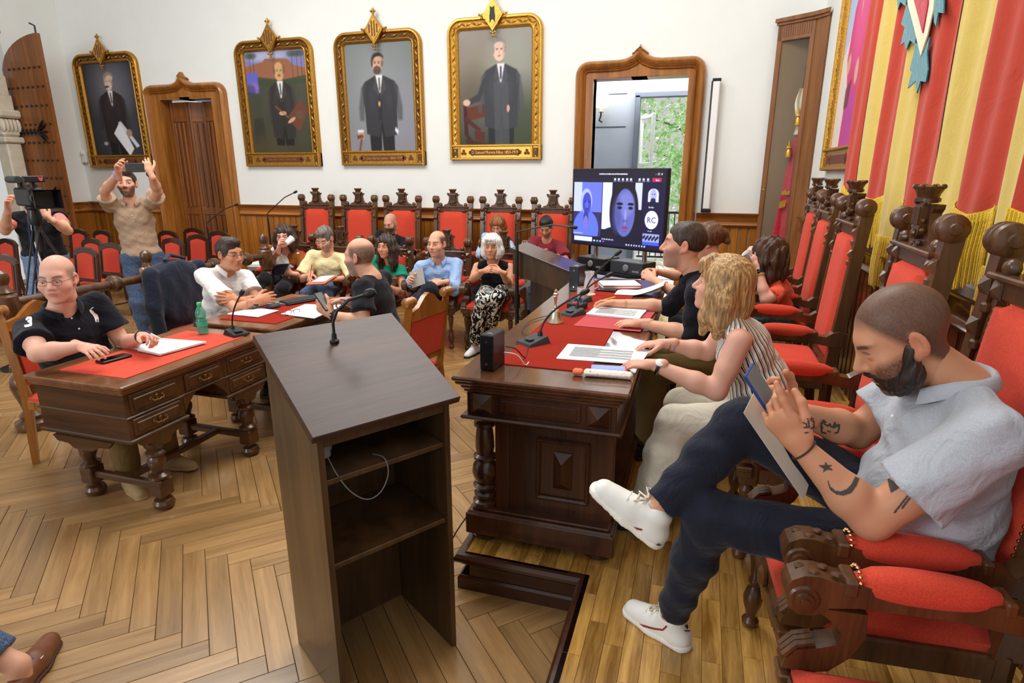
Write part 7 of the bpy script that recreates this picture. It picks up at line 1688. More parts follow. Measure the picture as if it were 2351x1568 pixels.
cable('black microphone cable running along the table edge past the bell', [(-.70, 3.32, zz), (-.80, 3.25, zz), (-.86, 3.1, zz), (-.85, 2.9, zz), (-.79, 2.8, zz)], 'black_plastic', .002)
# --- left desk
ZD = .7725
t = thing('water_bottle', 'green plastic water bottle on the red desk inset', 'bottle', (*[float(v) for v in onz(467, 766, ZD)[:2]], ZD)); m, nt, b = newmat('pet_green'); spec(b, .08, .6); b.inputs['Alpha'].default_value = .62; b.inputs['Base Color'].default_value = (*lin((64, 168, 138)), 1)
mb = MB(); mb.lathe([(.026, 0), (.031, .006), (.032, .03), (.029, .04), (.032, .05), (.032, .085), (.026, .1), (.032, .115), (.031, .14), (.02, .165), (.013, .178), (.013, .186)], 20); obj('body', mb, 'pet_green', t); mb = MB(); mb.lathe([(.015, .184), (.015, .2), (.012, .202)], 14); obj('cap', mb, plain('cap_green', (80, 196, 120), .4) and 'cap_green', t); mb = MB(); mb.lathe([(.0325, .052), (.0327, .083)], 20, None, False); obj('label_band', mb, plain('label_green', (60, 170, 140), .5) and 'label_green', t)
quad_sheet('document', 'loose white sheet beside the hand of the navy polo man', 'document', [(268, 796), (345, 778), (398, 783), (330, 806)], ZD, 'paper', .001, 1, None, 0); quad_sheet('document', 'thick white document in a plastic sleeve on the red desk inset', 'document', [(316, 806), (372, 781), (474, 788), (368, 817)], ZD+.003, 'paper', .0016, 6, None, 0)
t = thing('smartphone', 'black smartphone on the red desk inset', 'phone', (*[float(v) for v in onz(262, 825, ZD)[:2]], ZD), R(82)); mb = MB(); mb.box((0, 0, .006), (.16, .075, .011), .004); obj('case', mb, 'black_plastic', t); mb = MB(); mb.box((0, 0, .012), (.146, .066, .0012), .0004); obj('screen', mb, 'screen_glass', t)
# --- second desk
ZE = .7925
quad_sheet('document', 'white document before the folded arms of the white polo man', 'document', [(522, 722), (582, 708), (640, 714), (592, 729)], ZE, 'paper', .0015, 3); quad_sheet('document', 'white pages under the phone of the bearded man', 'document', [(645, 722), (700, 700), (790, 702), (722, 732)], ZE, 'paper', .0015, 3)
def pen(label, a, b_, mat='blue_plastic'):
    a, b_ = np.array(a, float), np.array(b_, float); t = thing('pen', label, 'pen', tuple(float(v) for v in a)); e = Vector(b_-a); mb = MB(); mb.tube([(0, 0, 0), e*.08, e*.95, e], [.0012, .0042, .0042, .003], 8); obj('barrel', mb, mat, t); mb = MB(); mb.tube([e*.7, e*1.0], .0048, 8); obj('cap', mb, mat if mat != 'paper' else 'blue_plastic', t); return t
pen('blue pen on the white document of the second desk', (*onz(578, 710, ZE+.008)[:2], ZE+.012), (*onz(610, 703, ZE)[:2], ZE+.008))
pk = onz(697, 691, ZE); t = thing('keyboard', 'black computer keyboard on the second desk', 'keyboard', (float(pk[0]), float(pk[1]), ZE), R(68)); mb = MB(); mb.box((0, 0, .009), (.34, .13, .016), .004, RX(R(3))); obj('housing', mb, 'black_plastic', t); mb = MB()
for r_ in range(5):
    for k in range(14): mb.box((-.155+.0238*k, -.045+.0225*r_, .02), (.019, .018, .006), .002, RX(R(3)))
obj('keys', mb, 'dark_grey', t)['kind'] = 'stuff'
t = thing('computer_mouse', 'dark grey computer mouse on the second desk', 'mouse', (*[float(v) for v in onz(628, 706, ZE)[:2]], ZE), R(60)); mb = MB(); mb.sphere((0, 0, .008), (.055, .034, .024), 16, 10); mb.v = [(x, y, max(z, 0)) for x, y, z in mb.v]; obj('shell', mb, 'dark_grey', t); mb = MB(); mb.tube([(.03, 0, .027), (.048, 0, .02)], .004, 6); obj('wheel', mb, 'black_plastic', t)
quad_sheet('smartphone', 'grey smartphone lying behind the computer mouse', 'phone', [(610, 700), (618, 693), (660, 696), (656, 701)], ZE, 'grey_plastic', .008, 1)
t = thing('eyeglasses', 'folded black reading glasses on the second desk', 'glasses', (*[float(v) for v in onz(672, 722, ZE)[:2]], ZE), R(70)); g = MB()
for s_ in (-1, 1): g.tube([(s_*.033+.026*math.cos(a), 0, .019+.017*math.sin(a)) for a in np.linspace(0, 6.283, 13)[:-1]], .0018, 5, closed=True); g.tube([(s_*.06, 0, .024), (s_*.058, .06, .012), (s_*.05, .13, .003)], .002, 5)
g.tube([(-.008, 0, .022), (.008, 0, .022)], .0018, 5); obj('frame', g, 'ink', t)
# --- held things
def slab(name, label, cat, c, ax, ay, w, h, th, mat, smat=None):
    """flat device with axes ax (width) and ay (height)"""
    ax = nrm(ax); ay = nrm(np.array(ay)-ax*(np.array(ay)@ax)); az = np.cross(ax, ay); M = Matrix([[ax[i], ay[i], az[i], c[i]] for i in range(3)]+[[0, 0, 0, 1]]); t = thing(name, label, cat); t.matrix_basis = M
    mb = MB(); mb.box((0, 0, 0), (w, h, th), min(.004, th*.4)); obj('case', mb, mat, t)
    if smat: mb = MB(); mb.box((0, 0, th/2+.0004), (w-.008, h-.012, .0012), .0003); obj('screen', mb, smat, t)
    return t
c_ = CAST['grey']; slab('smartphone', 'blue backed smartphone in the hands of the grey polo man', 'phone', ony(1752, 902, 1.585), (.3, .9, .25), (-.55, 0, .8), .075, .15, .009, plain('phone_blue', (34, 66, 130), .35) and 'phone_blue', 'grey_plastic')
slab('sheet_of_card', 'cream card sheet resting on the crossed legs of the grey polo man', 'paper', (.265, 1.70, 1.02), (.25, .85, .2), (-.52, .12, .78), .16, .30, .0015, 'card')
cu = ony(664, 553, 5.47); t = thing('paper_cup', 'white paper cup at the mouth of the cardigan woman', 'cup', tuple(float(v) for v in cu)); t.rotation_euler = (R(-55), R(25), 0); mb = MB(); mb.lathe([(.025, -.045), (.036, .045), (.038, .047), (.034, .045), (.024, -.04)], 18, None, False); mb.lathe([(.025, -.045), (.001, -.045)], 18, None, False); obj('cup_body', mb, 'paper', t)
cu = ony(1722, 590, 4.72); t = thing('paper_cup', 'white paper cup in the hands of the curly haired woman', 'cup', tuple(float(v) for v in cu)); t.rotation_euler = (R(10), R(-40), 0); mb = MB(); mb.lathe([(.025, -.045), (.036, .045), (.038, .047), (.034, .045), (.024, -.04)], 18, None, False); mb.lathe([(.025, -.045), (.001, -.045)], 18, None, False); obj('cup_body', mb, 'paper', t)
slab('tablet', 'black tablet in the lap of the cardigan woman', 'tablet', ony(643, 619, 5.33), (.9, -.15, .1), (.1, .5, .55), .22, .15, .01, 'black_plastic', 'screen_glass')
slab('notepad', 'grey magazine and orange card on the lap of the yellow shirt man', 'papers', ony(738, 643, 5.30), (.95, -.2, .12), (.1, .9, .25), .28, .2, .008, 'orange_card'); slab('document', 'white sheet on the lap of the yellow shirt man', 'paper', ony(742, 640, 5.30), (.95, -.2, .12), (.1, .9, .25), .2, .15, .003, 'paper')
slab('document', 'grey printed sheet held by the light blue shirt man', 'paper', ony(958, 638, 5.22), (.8, -.3, .3), (-.3, .2, .6), .2, .16, .002, plain('card_grey', (176, 172, 164), .8) and 'card_grey')
slab('smartphone', 'silver phone in the hands of the maroon shirt man', 'phone', ony(1247, 578, 6.86), (1, 0, .1), (0, .4, .6), .1, .06, .009, 'grey_plastic', 'screen_glass')
slab('smartphone', 'phone in the raised hand of the bearded man at the second desk', 'phone', dep(742, 692, 3.84), (.1, .9, 0), (-.6, 0, .75), .07, .14, .009, 'black_plastic', 'grey_plastic')
slab('smartphone', 'black phone held up by the standing man in the tan polo', 'phone', dep(310, 385, D17-.42), (.85, .45, .02), (0, .1, 1), .155, .078, .009, 'black_plastic')
pen('white and blue pen in the hand of the navy polo man', dep(372, 779, 3.26), dep(335, 760, 3.24), 'paper'); pen('blue pen in the hand of the grey polo man', ony(1765, 905, 1.5), ony(1735, 875, 1.5)) if False else None
pen('yellow pen in the hand of the black shirt man', ony(1385, 689, 3.56), ony(1412, 682, 3.62), plain('yellow_plastic', (226, 190, 60), .4) and 'yellow_plastic'); pen('red pen in the hand of the yellow shirt man', ony(712, 638, 5.3), ony(716, 608, 5.3), 'red_plastic'); pen('blue pen in the far hand of the bearded man', dep(775, 685, 4.2), dep(792, 690, 4.15))
slab('booklet', 'folded paper on the lap of the white haired woman', 'paper', ony(1122, 672, 5.30), (.95, .1, .1), (0, .9, .2), .24, .12, .006, plain('blue_card', (120, 140, 150), .7) and 'blue_card')
# --- jacket on the white polo man's chair
t = thing('jacket', 'dark navy jacket draped over the chair of the white polo man', 'jacket', (-4.02, 3.95, 0)); s = SDF(); o_ = np.array([0, 0, 0.])
s.ell((-.27, 0, .66), (.10, .25, .36), None, .05); s.ell((-.24, 0, .92), (.085, .27, .12), None, .05); s.ell((-.17, .0, .78), (.06, .26, .26), None, .04)
s.chain([(-.2, -.25, .96), (-.19, -.27, .7), (-.2, -.25, .4)], [.06, .062, .05], .03); s.chain([(-.2, .25, .96), (-.19, .27, .7), (-.2, .25, .4)], [.06, .062, .05], .03)
v, f = s.mesh(.011, [], lambda X, Y, Z: .006*np.sin(Y*45+Z*9)*np.sin(Z*14+X*8)); link('jacket_body', npmesh('jacket_body', v, f, 'jacket_navy'), t); mb = MB(); mb.tube([(-.19, -.1, 1.05), (-.25, 0, 1.085), (-.19, .1, 1.05)], [.02, .028, .02], 8, flat=.6); obj('collar', mb, 'jacket_navy', t)
# --- brown cardigan over the white top
c_ = CAST['cardigan']; s = SDF(); ch, hp_, fw_, rt_, up__ = c_['chest'], c_['waist'], c_['fw'], c_['rt'], c_['up']
for sd in (1, -1):
    s.ell(ch+rt_*sd*.075-fw_*.008, (.085, .125, .18), np.stack([rt_, fw_, up__], 1), .03); s.ell(hp_+rt_*sd*.095-fw_*.01-up__*.05, (.075, .12, .17), np.stack([rt_, fw_, up__], 1), .03); s.cone(c_['sh'][sd], c_['el'][sd], .062, .058, .03); s.cone(c_['el'][sd], c_['el'][sd]+(c_['wr'][sd]-c_['el'][sd])*.3, .056, .05, .02, 0.)
s.cone(ch+fw_*.16+up__*.2, hp_+fw_*.16-up__*.25, .085, .085, .012, None, True); s.cone(c_['neck'], c_['neck']+up__*.2, .066, .09, .01, None, True)
v, f = s.mesh(.012, [], lambda X, Y, Z: .003*np.sin(Z*60+X*30)); link('cardigan', npmesh('cardigan', v-c_['W2L'], f, 'cardigan'), c_['root'])
# --- pink sleeves of the cameraman
c_ = CAST['cameraman']
for sd in (1, -1):
    s = SDF(); s.cone(c_['sh'][sd], c_['sh'][sd]+(c_['el'][sd]-c_['sh'][sd])*.55, .056, .06, .02, 0.); v, f = s.mesh(.01); link('sleeve', npmesh('sleeve', v-c_['W2L'], f, 'shirt_pink'), c_['root'])
s = SDF(); s.ell(c_['chest']+c_['fw']*.09+c_['up']*.02, (.04, .035, .14), np.stack([c_['rt'], c_['fw'], c_['up']], 1), .02); v, f = s.mesh(.01); link('shirt_front', npmesh('shirt_front', v-c_['W2L'], f, 'shirt_pink'), c_['root'])
# --- bands and watches
def band(c_, sd, f_, rad, mat, face_=None, w=.009, name='bracelet'):
    p = c_['wr'][sd]+(c_['el'][sd]-c_['wr'][sd])*f_-c_['W2L']; d = nrm(c_['wr'][sd]-c_['el'][sd]); a = nrm(np.cross(d, (0, 0, 1))); b_ = np.cross(a, d); mb = MB(); mb.tube([tuple(p+a*rad*math.cos(q)+b_*rad*math.sin(q)) for q in np.linspace(0, 6.283, 19)[:-1]], w*.5, 6, closed=True, flat=1.); o = obj(name, mb, mat, c_['root'])
    if face_ is not None: n_ = nrm(face_); n_ = nrm(n_-d*(n_@d)); M = Matrix([[*(np.cross(d, n_)[i] for _ in (0,)), d[i], n_[i], (p+n_*(rad+.003))[i]] for i in range(3)]+[[0, 0, 0, 1]]); mb = MB(); mb.lathe([(.017, -.003), (.018, .003), (.015, .005)], 18, M); obj('dial', mb, 'white_paint' if mat != 'ink' else 'screen_glass', o)
band(CAST['grey'], -1, .03, .033, plain('leather', (70, 44, 32), .7) and 'leather', None, .005); band(CAST['stripe'], -1, .1, .030, 'black_metal', (0, -.6, .8), .014, 'wristwatch'); band(CAST['stripe'], 1, .1, .029, 'brass', None, .004); band(CAST['stripe'], 1, .2, .030, plain('lilac', (150, 140, 200), .6) and 'lilac', None, .005)
band(CAST['three'], -1, .08, .033, 'ink', None, .012); band(CAST['white'], 1, .12, .032, 'dark_grey', (.6, -.6, .4), .014, 'wristwatch'); band(CAST['tee'], -1, .1, .033, 'ink', (-.3, -.8, .3), .016, 'wristwatch'); band(CAST['blue'], -1, .06, .04, 'ink', (0, -1, .3), .016, 'wristwatch'); band(CAST['curly'], -1, .15, .031, 'ink', (-.5, -.8, .2), .016, 'wristwatch'); band(CAST['curly'], -1, .25, .033, 'yellow_plastic', None, .006)
band(CAST['phone'], -1, .06, .032, 'ink', None, .014); band(CAST['phone'], 1, .06, .032, 'lilac', None, .014); band(CAST['cameraman'], -1, .1, .033, 'chrome', None, .008)
# --- decals lying on cloth and skin: cells of a fine grid cast on to the surface
def decal(name, target, cells, mat, lift=.0012, step=1.5):
    """cells: function(px array, py array) -> bool, with bounds"""
    fn, (x0, x1, y0, y1) = cells; me = target.data; Mw = Matrix.Translation(target.parent.location) @ Matrix.Identity(4) if target.parent else Matrix.Identity(4)
    vs_ = [Mw @ v.co for v in me.vertices]; tree = BVHTree.FromPolygons(vs_, [tuple(p.vertices) for p in me.polygons]); xs = np.arange(x0, x1+step, step); ys = np.arange(y0, y1+step, step); ids = {}; V = []; F = []
    def hit(i, j):
        if (i, j) in ids: return ids[i, j]
        d = Vector(ray(xs[i], ys[j])).normalized(); h = tree.ray_cast(Vector(_C), d); r_ = -1
        if h[0] is not None: n_ = h[1] if h[1].dot(d) < 0 else -h[1]; V.append(tuple(h[0]+n_*lift-Mw.translation)); r_ = len(V)-1
        ids[i, j] = r_; return r_
    for j in range(len(ys)-1):
        inside = fn(xs[:-1]+step/2, np.full(len(xs)-1, ys[j]+step/2))
        for i in np.nonzero(inside)[0]:
            q = [hit(i, j), hit(i+1, j), hit(i+1, j+1), hit(i, j+1)]
            if min(q) >= 0: F.append(tuple(q))
    if not F: return None
    m_ = bpy.data.meshes.new(name); m_.from_pydata(V, [], F); m_.materials.append(MATS[mat]); o = bpy.data.objects.new(name, m_); COL.objects.link(o); o.parent = target.parent; return o
def poly_cells(polys):
    P_ = np.concatenate([np.array(p) for p in polys])
    def fn(X, Y):
        r_ = np.zeros(len(X), bool)
        for pts in polys:
            ins = np.zeros(len(X), bool)
            for i in range(len(pts)):
                (ax, ay), (bx_, by_) = pts[i], pts[(i+1) % len(pts)]; ins ^= ((ay > Y) != (by_ > Y)) & (X < (bx_-ax)*(Y-ay)/(by_-ay+1e-9)+ax)
            r_ |= ins
        return r_
    return fn, (P_[:, 0].min(), P_[:, 0].max(), P_[:, 1].min(), P_[:, 1].max())
def stroke_cells(strokes, w):
    P_ = np.concatenate([np.array(p, float) for p in strokes])
    def fn(X, Y):
        r_ = np.zeros(len(X), bool)
        for pts in strokes:
            pts = list(pts)+([pts[0]] if len(pts) == 1 else [])
            for (ax, ay), (bx_, by_) in zip(pts[:-1], pts[1:]):
                ex_, ey_ = bx_-ax, by_-ay; t_ = np.clip(((X-ax)*ex_+(Y-ay)*ey_)/(ex_*ex_+ey_*ey_+1e-9), 0, 1); r_ |= np.hypot(X-ax-ex_*t_, Y-ay-ey_*t_) < w
        return r_
    return fn, (P_[:, 0].min()-w, P_[:, 0].max()+w, P_[:, 1].min()-w, P_[:, 1].max()+w)
def kid(key, nm): return [c for c in CAST[key]['root'].children if c.name.split('.')[0] == nm][0]
gb = kid('grey', 'body'); z4 = lambda pts: [(1660+x*.2939, 860+y*.2939) for x, y in pts]
star = [(800, 682), (815, 705), (860, 705), (830, 725), (858, 748), (815, 742), (780, 765), (788, 738), (748, 710), (790, 710)]
moon = [(818, 820), (835, 870), (875, 905), (920, 912), (965, 895), (1000, 860), (1030, 800), (1062, 810), (1040, 870), (1000, 925), (940, 946), (885, 935), (840, 900), (822, 860)]
for q_ in (star, moon, [(1285, 805), (1340, 840), (1378, 885), (1312, 925), (1298, 870)]): decal('tattoo', gb, poly_cells([z4(q_)]), 'tattoo')
ar = [[(775, 420), (765, 380), (785, 355), (800, 372), (778, 378)], [(765, 400), (770, 450), (800, 455)], [(790, 385), (815, 400), (835, 385), (838, 405), (860, 408), (872, 375), (876, 408), (862, 415)], [(885, 395), (905, 390), (905, 420), (895, 450), (875, 455)], [(905, 400), (892, 405)], [(820, 440)], [(836, 445)], [(625, 375), (650, 385), (655, 410), (630, 415)], [(665, 360), (672, 410), (655, 415)], [(685, 350), (710, 370), (708, 410), (685, 420)], [(660, 345)], [(690, 340)], [(703, 345)], [(640, 455), (662, 452)], [(712, 510), (735, 500), (748, 525)]]
decal('tattoo_lettering', gb, stroke_cells([z4(s_) for s_ in ar], 1.7), 'tattoo', .0012, 1.)['kind'] = 'stuff'
for q_ in ([(1445, 945), (1340, 1075)], [(1465, 955), (1400, 1040)], [(335, 290), (337, 292)]): decal('tattoo', gb, stroke_cells([z4(q_)], 2.2), 'tattoo')
b3 = kid('three', 'shirt'); z7 = lambda pts: [(x*.2168, 560+y*.2168) for x, y in pts]
decal('sleeve_number', b3, stroke_cells([z7([(285, 800), (300, 785), (325, 785), (328, 812), (305, 822)]), z7([(305, 822), (328, 835), (325, 860), (298, 868), (272, 872)])], 2.9), 'white_paint', .002, .8)
decal('chest_emblem', b3, poly_cells([z7([(945, 700), (960, 690), (968, 700), (985, 710), (1010, 735), (1035, 750), (1045, 785), (1045, 830), (1035, 830), (1032, 800), (1022, 795), (1020, 835), (1008, 820), (1000, 790), (985, 760), (962, 735), (948, 715)]), z7([(960, 685), (985, 668), (990, 674), (966, 692)])]), 'white_paint', .002, .8)
# ================================================================== camera crew gear, stands, partly seen things
Dv = 5.35; vc = dep(70, 452, Dv); fl_ = np.array([vc[0], vc[1], 0.])
t = thing('video_camera', 'black video camera with a large lens hood on a tripod', 'camera', tuple(float(v) for v in vc), R(74))   # -y looks to the hall
mb = MB(); mb.box((0, .02, 0), (.13, .3, .16), .015); mb.box((.05, .16, -.02), (.1, .12, .14), .01); obj('body', mb, 'black_plastic', t)
mb = MB(); mb.lathe([(.06, 0), (.065, .06), (.07, .1)], 16, T(0, -.12, -.01) @ RX(R(90))); obj('lens', mb, 'black_plastic', t)
mb = MB(); M = T(.02, -.2, -.015)
mb.add([(-.075, 0, -.06), (.075, 0, -.06), (.075, 0, .06), (-.075, 0, .06), (-.105, -.12, -.08), (.105, -.12, -.08), (.105, -.12, .08), (-.105, -.12, .08)], [(0, 1, 5, 4), (1, 2, 6, 5), (2, 3, 7, 6), (3, 0, 4, 7)], M); mb.box((.02, -.21, -.015), (.15, .006, .12)); obj('lens_hood', mb, 'black_plastic', t)
mb = MB(); mb.box((0, .03, .15), (.045, .34, .04), .012); mb.box((0, .17, .11), (.04, .04, .1), .01); mb.box((0, -.1, .11), (.04, .04, .1), .01); obj('top_handle', mb, 'black_plastic', t)
mb = MB(); mb.tube([(-.07, .2, .15), (-.07, -.02, .15)], .03, 12); obj('shotgun_microphone', mb, 'dark_grey', t)
mb = MB(); mb.box((.0, -.15, .155), (.16, .03, .055), .006); d_ = obj('monitor', mb, 'black_plastic', t)
mb = MB(); mb.prism([(-.018, .018), (.0, .012), (.018, .018), (.016, -.004), (.004, -.02), (-.012, -.01)], .004, T(.045, -.166, .155) @ RX(R(90))); obj('sticker', mb, plain('sticker_red', (214, 70, 84), .5) and 'sticker_red', d_)
t = thing('tripod', 'black tripod carrying the video camera', 'tripod', tuple(float(v) for v in fl_), R(20)); hz = float(vc[2])-.085
mb = MB(); mb.lathe([(.05, hz-.16), (.06, hz-.1), (.045, hz-.03), (.06, hz-.015), (.06, hz)], 14); mb.tube([(0, 0, hz-.4), (0, 0, hz-.1)], .03, 10); obj('head', mb, 'black_metal', t)
for k in range(3):
    a = k*2.094+.4; e = Vector((.5*math.cos(a), .5*math.sin(a), 0)); s_ = Vector((0, 0, hz-.16)); n_ = Vector((-math.sin(a), math.cos(a), 0))*.03; mb = MB()
    for q in (-1, 1): mb.tube([s_+n_*q, s_*.45+e*.55+n_*q], .009, 6)
    mb.tube([s_*.5+e*.5, e], .011, 6); mb.box(tuple(s_*.47+e*.53), (.05, .05, .03), .005); obj('leg', mb, 'black_metal', t)
cable('white cable hanging from the video camera', [vc+V3(-.08, .02, -.1), vc+V3(-.07, 0, -.35), vc+V3(-.02, -.02, -.6), vc+V3(-.05, 0, -.85), vc+V3(-.1, .05, -float(vc[2])+.01)], 'paper', .007); cable('blue cable hanging from the video camera', [vc+V3(-.1, .02, -.1), vc+V3(-.12, 0, -.4), vc+V3(-.06, -.02, -.8), vc+V3(-.12, .05, -float(vc[2])+.01)], 'blue_plastic', .006)
def mic_stand(label, base, top, tip, r=.012):
    t = thing('microphone_stand', label, 'microphone stand', (float(base[0]), float(base[1]), 0.)); B0 = Vector((float(base[0]), float(base[1]), 0)); tp = Vector(top)-B0; e = Vector(tip)-B0
    mb = MB(); mb.lathe([(.13, 0), (.13, .012), (.03, .02), (.02, .04)], 20); obj('base', mb, 'black_metal', t); mb = MB(); mb.tube([(0, 0, .02), tp*.55, tp], [r*1.25, r*1.1, r*.8], 10); mb.tube([tp*.52, tp*.62], r*1.7, 10); obj('pole', mb, 'black_metal', t)
    c = tp+Vector((0, 0, .06)); m_ = c*.35+e*.65+Vector((0, 0, .03)); mb = MB(); pts = [tp, c*.9+tp*.1, c*.6+m_*.4, m_, e]; mb.tube(pts, r*.45, 8); obj('gooseneck', mb, 'black_metal', t)
    d = (pts[-1]-pts[-2]).normalized(); mb = MB(); mb.tube([e-d*.01, e, e+d*.04, e+d*.05], [.008, .015, .015, .008], 10); obj('capsule', mb, 'black_plastic', t); return t
b_ = ony(1187, 640, 4.78); mic_stand('tall black microphone stand between the white haired woman and the far lectern', b_, (b_[0], b_[1], float(ony(1192, 548, 4.78)[2])), ony(1312, 521, 4.7), .016)
b_ = ony(617, 520, 6.7); mic_stand('thin microphone stand beside the woman in the brown cardigan', b_, (b_[0], b_[1], float(ony(617, 500, 6.7)[2])), ony(676, 442, 6.6), .014)
b_ = ony(478, 540, 6.4); mic_stand('microphone stand among the audience chairs by the folding door', b_, (b_[0], b_[1], float(ony(478, 522, 6.4)[2])), ony(540, 471, 6.35), .013)
# carton on a chair
pb_ = onz(617, 648, .46); t = thing('document_box', 'grey and white document box on a chair beside the cardigan woman', 'box', (float(pb_[0]), float(pb_[1]), .462), R(10)); mb = MB(); mb.box((0, 0, .06), (.34, .26, .12), .004); obj('box_base', mb, 'white_paint', t); mb = MB(); mb.box((0, 0, .16), (.35, .27, .08), .004); obj('box_lid', mb, plain('mauve', (132, 116, 122), .7) and 'mauve', t); mb = MB(); mb.box((0, 0, .222), (.35, .27, .04), .004); obj('box_cover', mb, 'white_paint', t)
# rope stanchion
bs = onz(45, 845, 0); t = thing('rope_stanchion', 'black rope stanchion with chrome finial and crimson rope', 'stanchion', (float(bs[0]), float(bs[1]), 0.)); mb = MB(); mb.lathe([(.14, 0), (.14, .02), (.05, .035), (.03, .06)], 20); obj('base', mb, 'black_metal', t); mb = MB(); mb.lathe([(.024, .05), (.024, .78), (.04, .8), (.045, .83), (.03, .87)], 14); obj('post', mb, 'black_metal', t); mb = MB(); mb.lathe([(.012, .86), (.028, .88), (.014, .9), (.026, .92), (.01, .96)], 12); obj('finial', mb, 'chrome', t); mb = MB(); mb.tube([(0, 0, .78), (-.1, -.12, .62), (-.25, -.3, .5), (-.5, -.6, .5), (-.9, -1.05, .7)], .02, 8); obj('rope', mb, 'crimson', t)
# wall sconce in the room beyond
sp = ony(1381, 238, YF-.12); t = thing('wall_sconce', 'wall sconce with a glowing white shade seen through the doorway', 'lamp', (float(sp[0]), YF-.02, float(sp[2])-.2)); mb = MB(); mb.lathe([(.13, .0), (.11, .26)], 18, T(0, -.12, .14), False); obj('shade', mb, plain('shade_lit', (255, 250, 235), .8, emit=((255, 246, 226), 2.2)) and 'shade_lit', t); mb = MB(); mb.tube([(0, 0, -.1), (-.03, -.1, -.08), (0, -.12, .0), (0, -.12, .06)], .014, 8); mb.lathe([(.05, .0), (.03, .015), (.02, .02)], 12, T(0, -.12, .05)); obj('arm', mb, 'iron', t); mb = MB(); mb.tube([(0, -.12, .06), (0, -.12, .16)], .022, 10); obj('candle_sleeve', mb, 'felt_white', t)
# seated visitor of whom only a leg and moccasin are in view
t = thing('person', 'seated person of whom only a jeans leg and brown moccasin show', 'person', (-2.1, .95, 0)); O_ = np.array([-2.1, .95, 0.])
an_ = np.array([-2.145, 1.10, .10]); kn_ = np.array([-2.50, .93, .44]); hp_ = np.array([-2.45, .5, .52]); s = SDF(); s.chain([hp_, kn_, kn_*.5+an_*.5, an_+(kn_-an_)*.12], [.09, .075, .075, .068], .03, 0.); v, f = s.mesh(.009, [], lambda X, Y, Z: .003*np.sin(Z*70+X*40)); link('jeans_leg', npmesh('jeans_leg', v-O_, f, 'jeans'), t)
s = SDF(); s.chain([an_+V3(0, 0, -.05), an_, kn_*.3+an_*.7], [.035, .034, .045], .02); v, f = s.mesh(.009); link('body', npmesh('body', v-O_, f, 'skin', np.tile(np.array(lin(FAIR)), (len(v), 1))), t)
d = nrm((-.16, .27, 0)); a_ = an_-V3(0, 0, .10); s = SDF(); s.cone(a_-d*.06+V3(0, 0, .035), a_+d*.08+V3(0, 0, .035), .036, .042, .02); s.cone(a_+d*.08+V3(0, 0, .035), a_+d*.19+V3(0, 0, .028), .046, .036, .02); v, f = s.mesh(.006, [(a_, V3(0, 0, -1))]); so_ = link('moccasin', npmesh('moccasin', v-O_, f, 'shoe_brown'), t)
s = SDF(); s.cone(a_-d*.06, a_+d*.08, .04, .047, .02); s.cone(a_+d*.08, a_+d*.19, .049, .039, .02); v, f = s.mesh(.006, [(a_, V3(0, 0, -1)), (a_+V3(0, 0, .014), V3(0, 0, 1))]); link('sole', npmesh('sole', v-O_, f, 'sole_brown'), so_)
l_ = np.cross(d, (0, 0, 1)); mb = MB(); mb.tube([tuple(a_+d*(.09+.095*math.sin(q))+l_*.036*math.cos(q)*(1-.25*math.sin(q))+V3(0, 0, .062-.012*math.sin(q))-O_) for q in np.linspace(-.35, math.pi+.35, 22)], .0022, 5); obj('stitching', mb, 'card', so_); mb = MB(); mb.tube([tuple(a_+d*.055+l_*.036*math.cos(q)+V3(0, 0, .042+.036*math.sin(q))-O_) for q in np.linspace(.2, math.pi-.2, 10)], .004, 5); obj('trim', mb, plain('trim_blue', (70, 80, 130), .8) and 'trim_blue', so_)
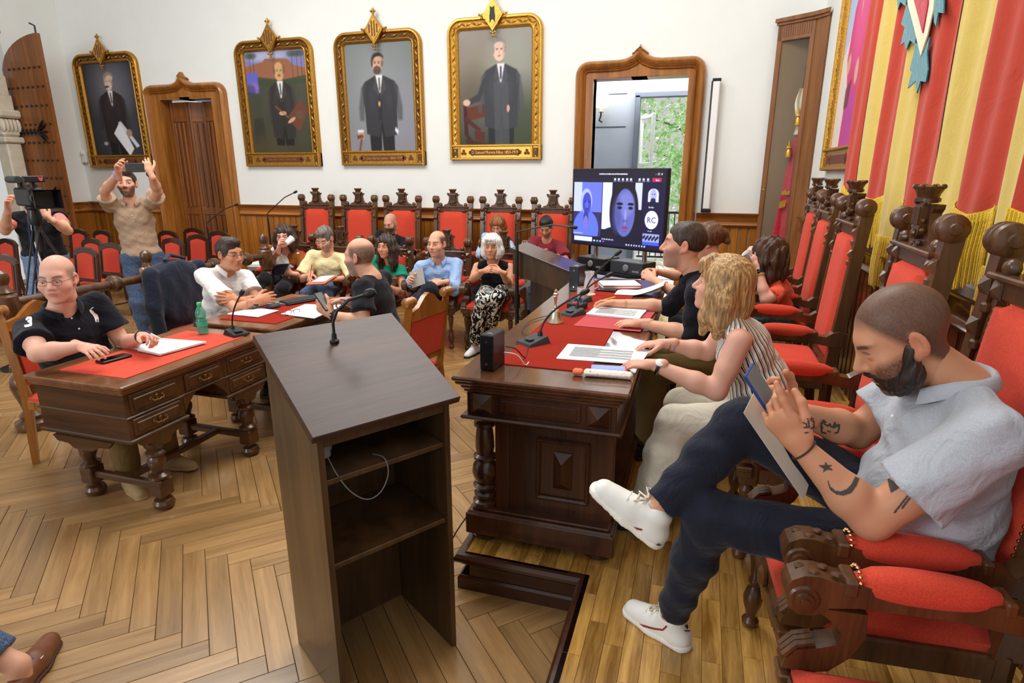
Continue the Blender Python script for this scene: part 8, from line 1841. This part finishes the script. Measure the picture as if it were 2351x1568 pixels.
# sneaker details of the grey polo man
c_ = CAST['grey']; shoes = [c for c in c_['root'].children if c.name.split('.')[0] == 'shoe']
for sh_, key in zip(shoes, (1, -1)):
    d = c_['td'][key]; u_ = np.array((.5, -.12, .86) if key == 1 else (0, 0, 1.)); u_ = nrm(u_-d*(u_@d)); l_ = np.cross(d, u_); a_ = c_['an'][key]-u_*.085-c_['W2L']; k_ = 1.1
    mb = MB()
    for q in range(5):
        p = a_+d*(.045+.02*q)+u_*(.098-.0125*q); mb.tube([tuple(p-l_*.026), tuple(p+u_*.007), tuple(p+l_*.026)], .0028, 5)
    p = a_+d*.04+u_*.108
    for q in (-1, 1): mb.tube([tuple(p), tuple(p+l_*q*.03+u_*.016+d*.01), tuple(p+l_*q*.042+u_*.002+d*.02), tuple(p+l_*q*.01)], .003, 5); mb.tube([tuple(p), tuple(p+l_*q*.03+d*.03-u_*.02)], .0028, 5)
    obj('laces', mb, plain('lace', (214, 206, 188), .8) and 'lace', c_['root'])
    mb = MB(); tg = a_+d*.02+u_*.11; mb.box((0, 0, 0), (.03, .05, .008), .003, Matrix([[d[i], l_[i], u_[i], tg[i]] for i in range(3)]+[[0, 0, 0, 1]])); obj('tongue', mb, 'lace', c_['root'])
plain('stripe_red', (140, 44, 52), .6)
decal('side_stripe', shoes[0], stroke_cells([[(1397, 1186), (1444, 1208), (1473, 1216)]], 2.2), 'stripe_red', .0012, 1.); decal('side_stripe', shoes[1], stroke_cells([[(1454, 1430), (1501, 1443), (1522, 1446), (1530, 1438)]], 2.2), 'stripe_red', .0012, 1.)
tre = lambda x, y: [[(x, y+4), (x, y-5)], [(x, y+3), (x-4, y-3)], [(x, y+3), (x+4, y-3)], [(x-5, y+9), (x+6, y+9)]]
decal('heel_mark', shoes[1], stroke_cells(tre(1577, 1439), 1.3), 'ink', .0012, .8); decal('heel_mark', shoes[0], stroke_cells(tre(1512, 1252), 1.1), 'ink', .0012, .8)
cable('thin black cable on the parquet by the council table', [(-.86, 2.2, .32), (-.93, 2.1, .2), (-.96, 2.0, .04), (-1.05, 1.98, .004), (-1.2, 2.05, .004), (-1.35, 1.95, .004)], 'black_plastic', .003)
_t=MB()
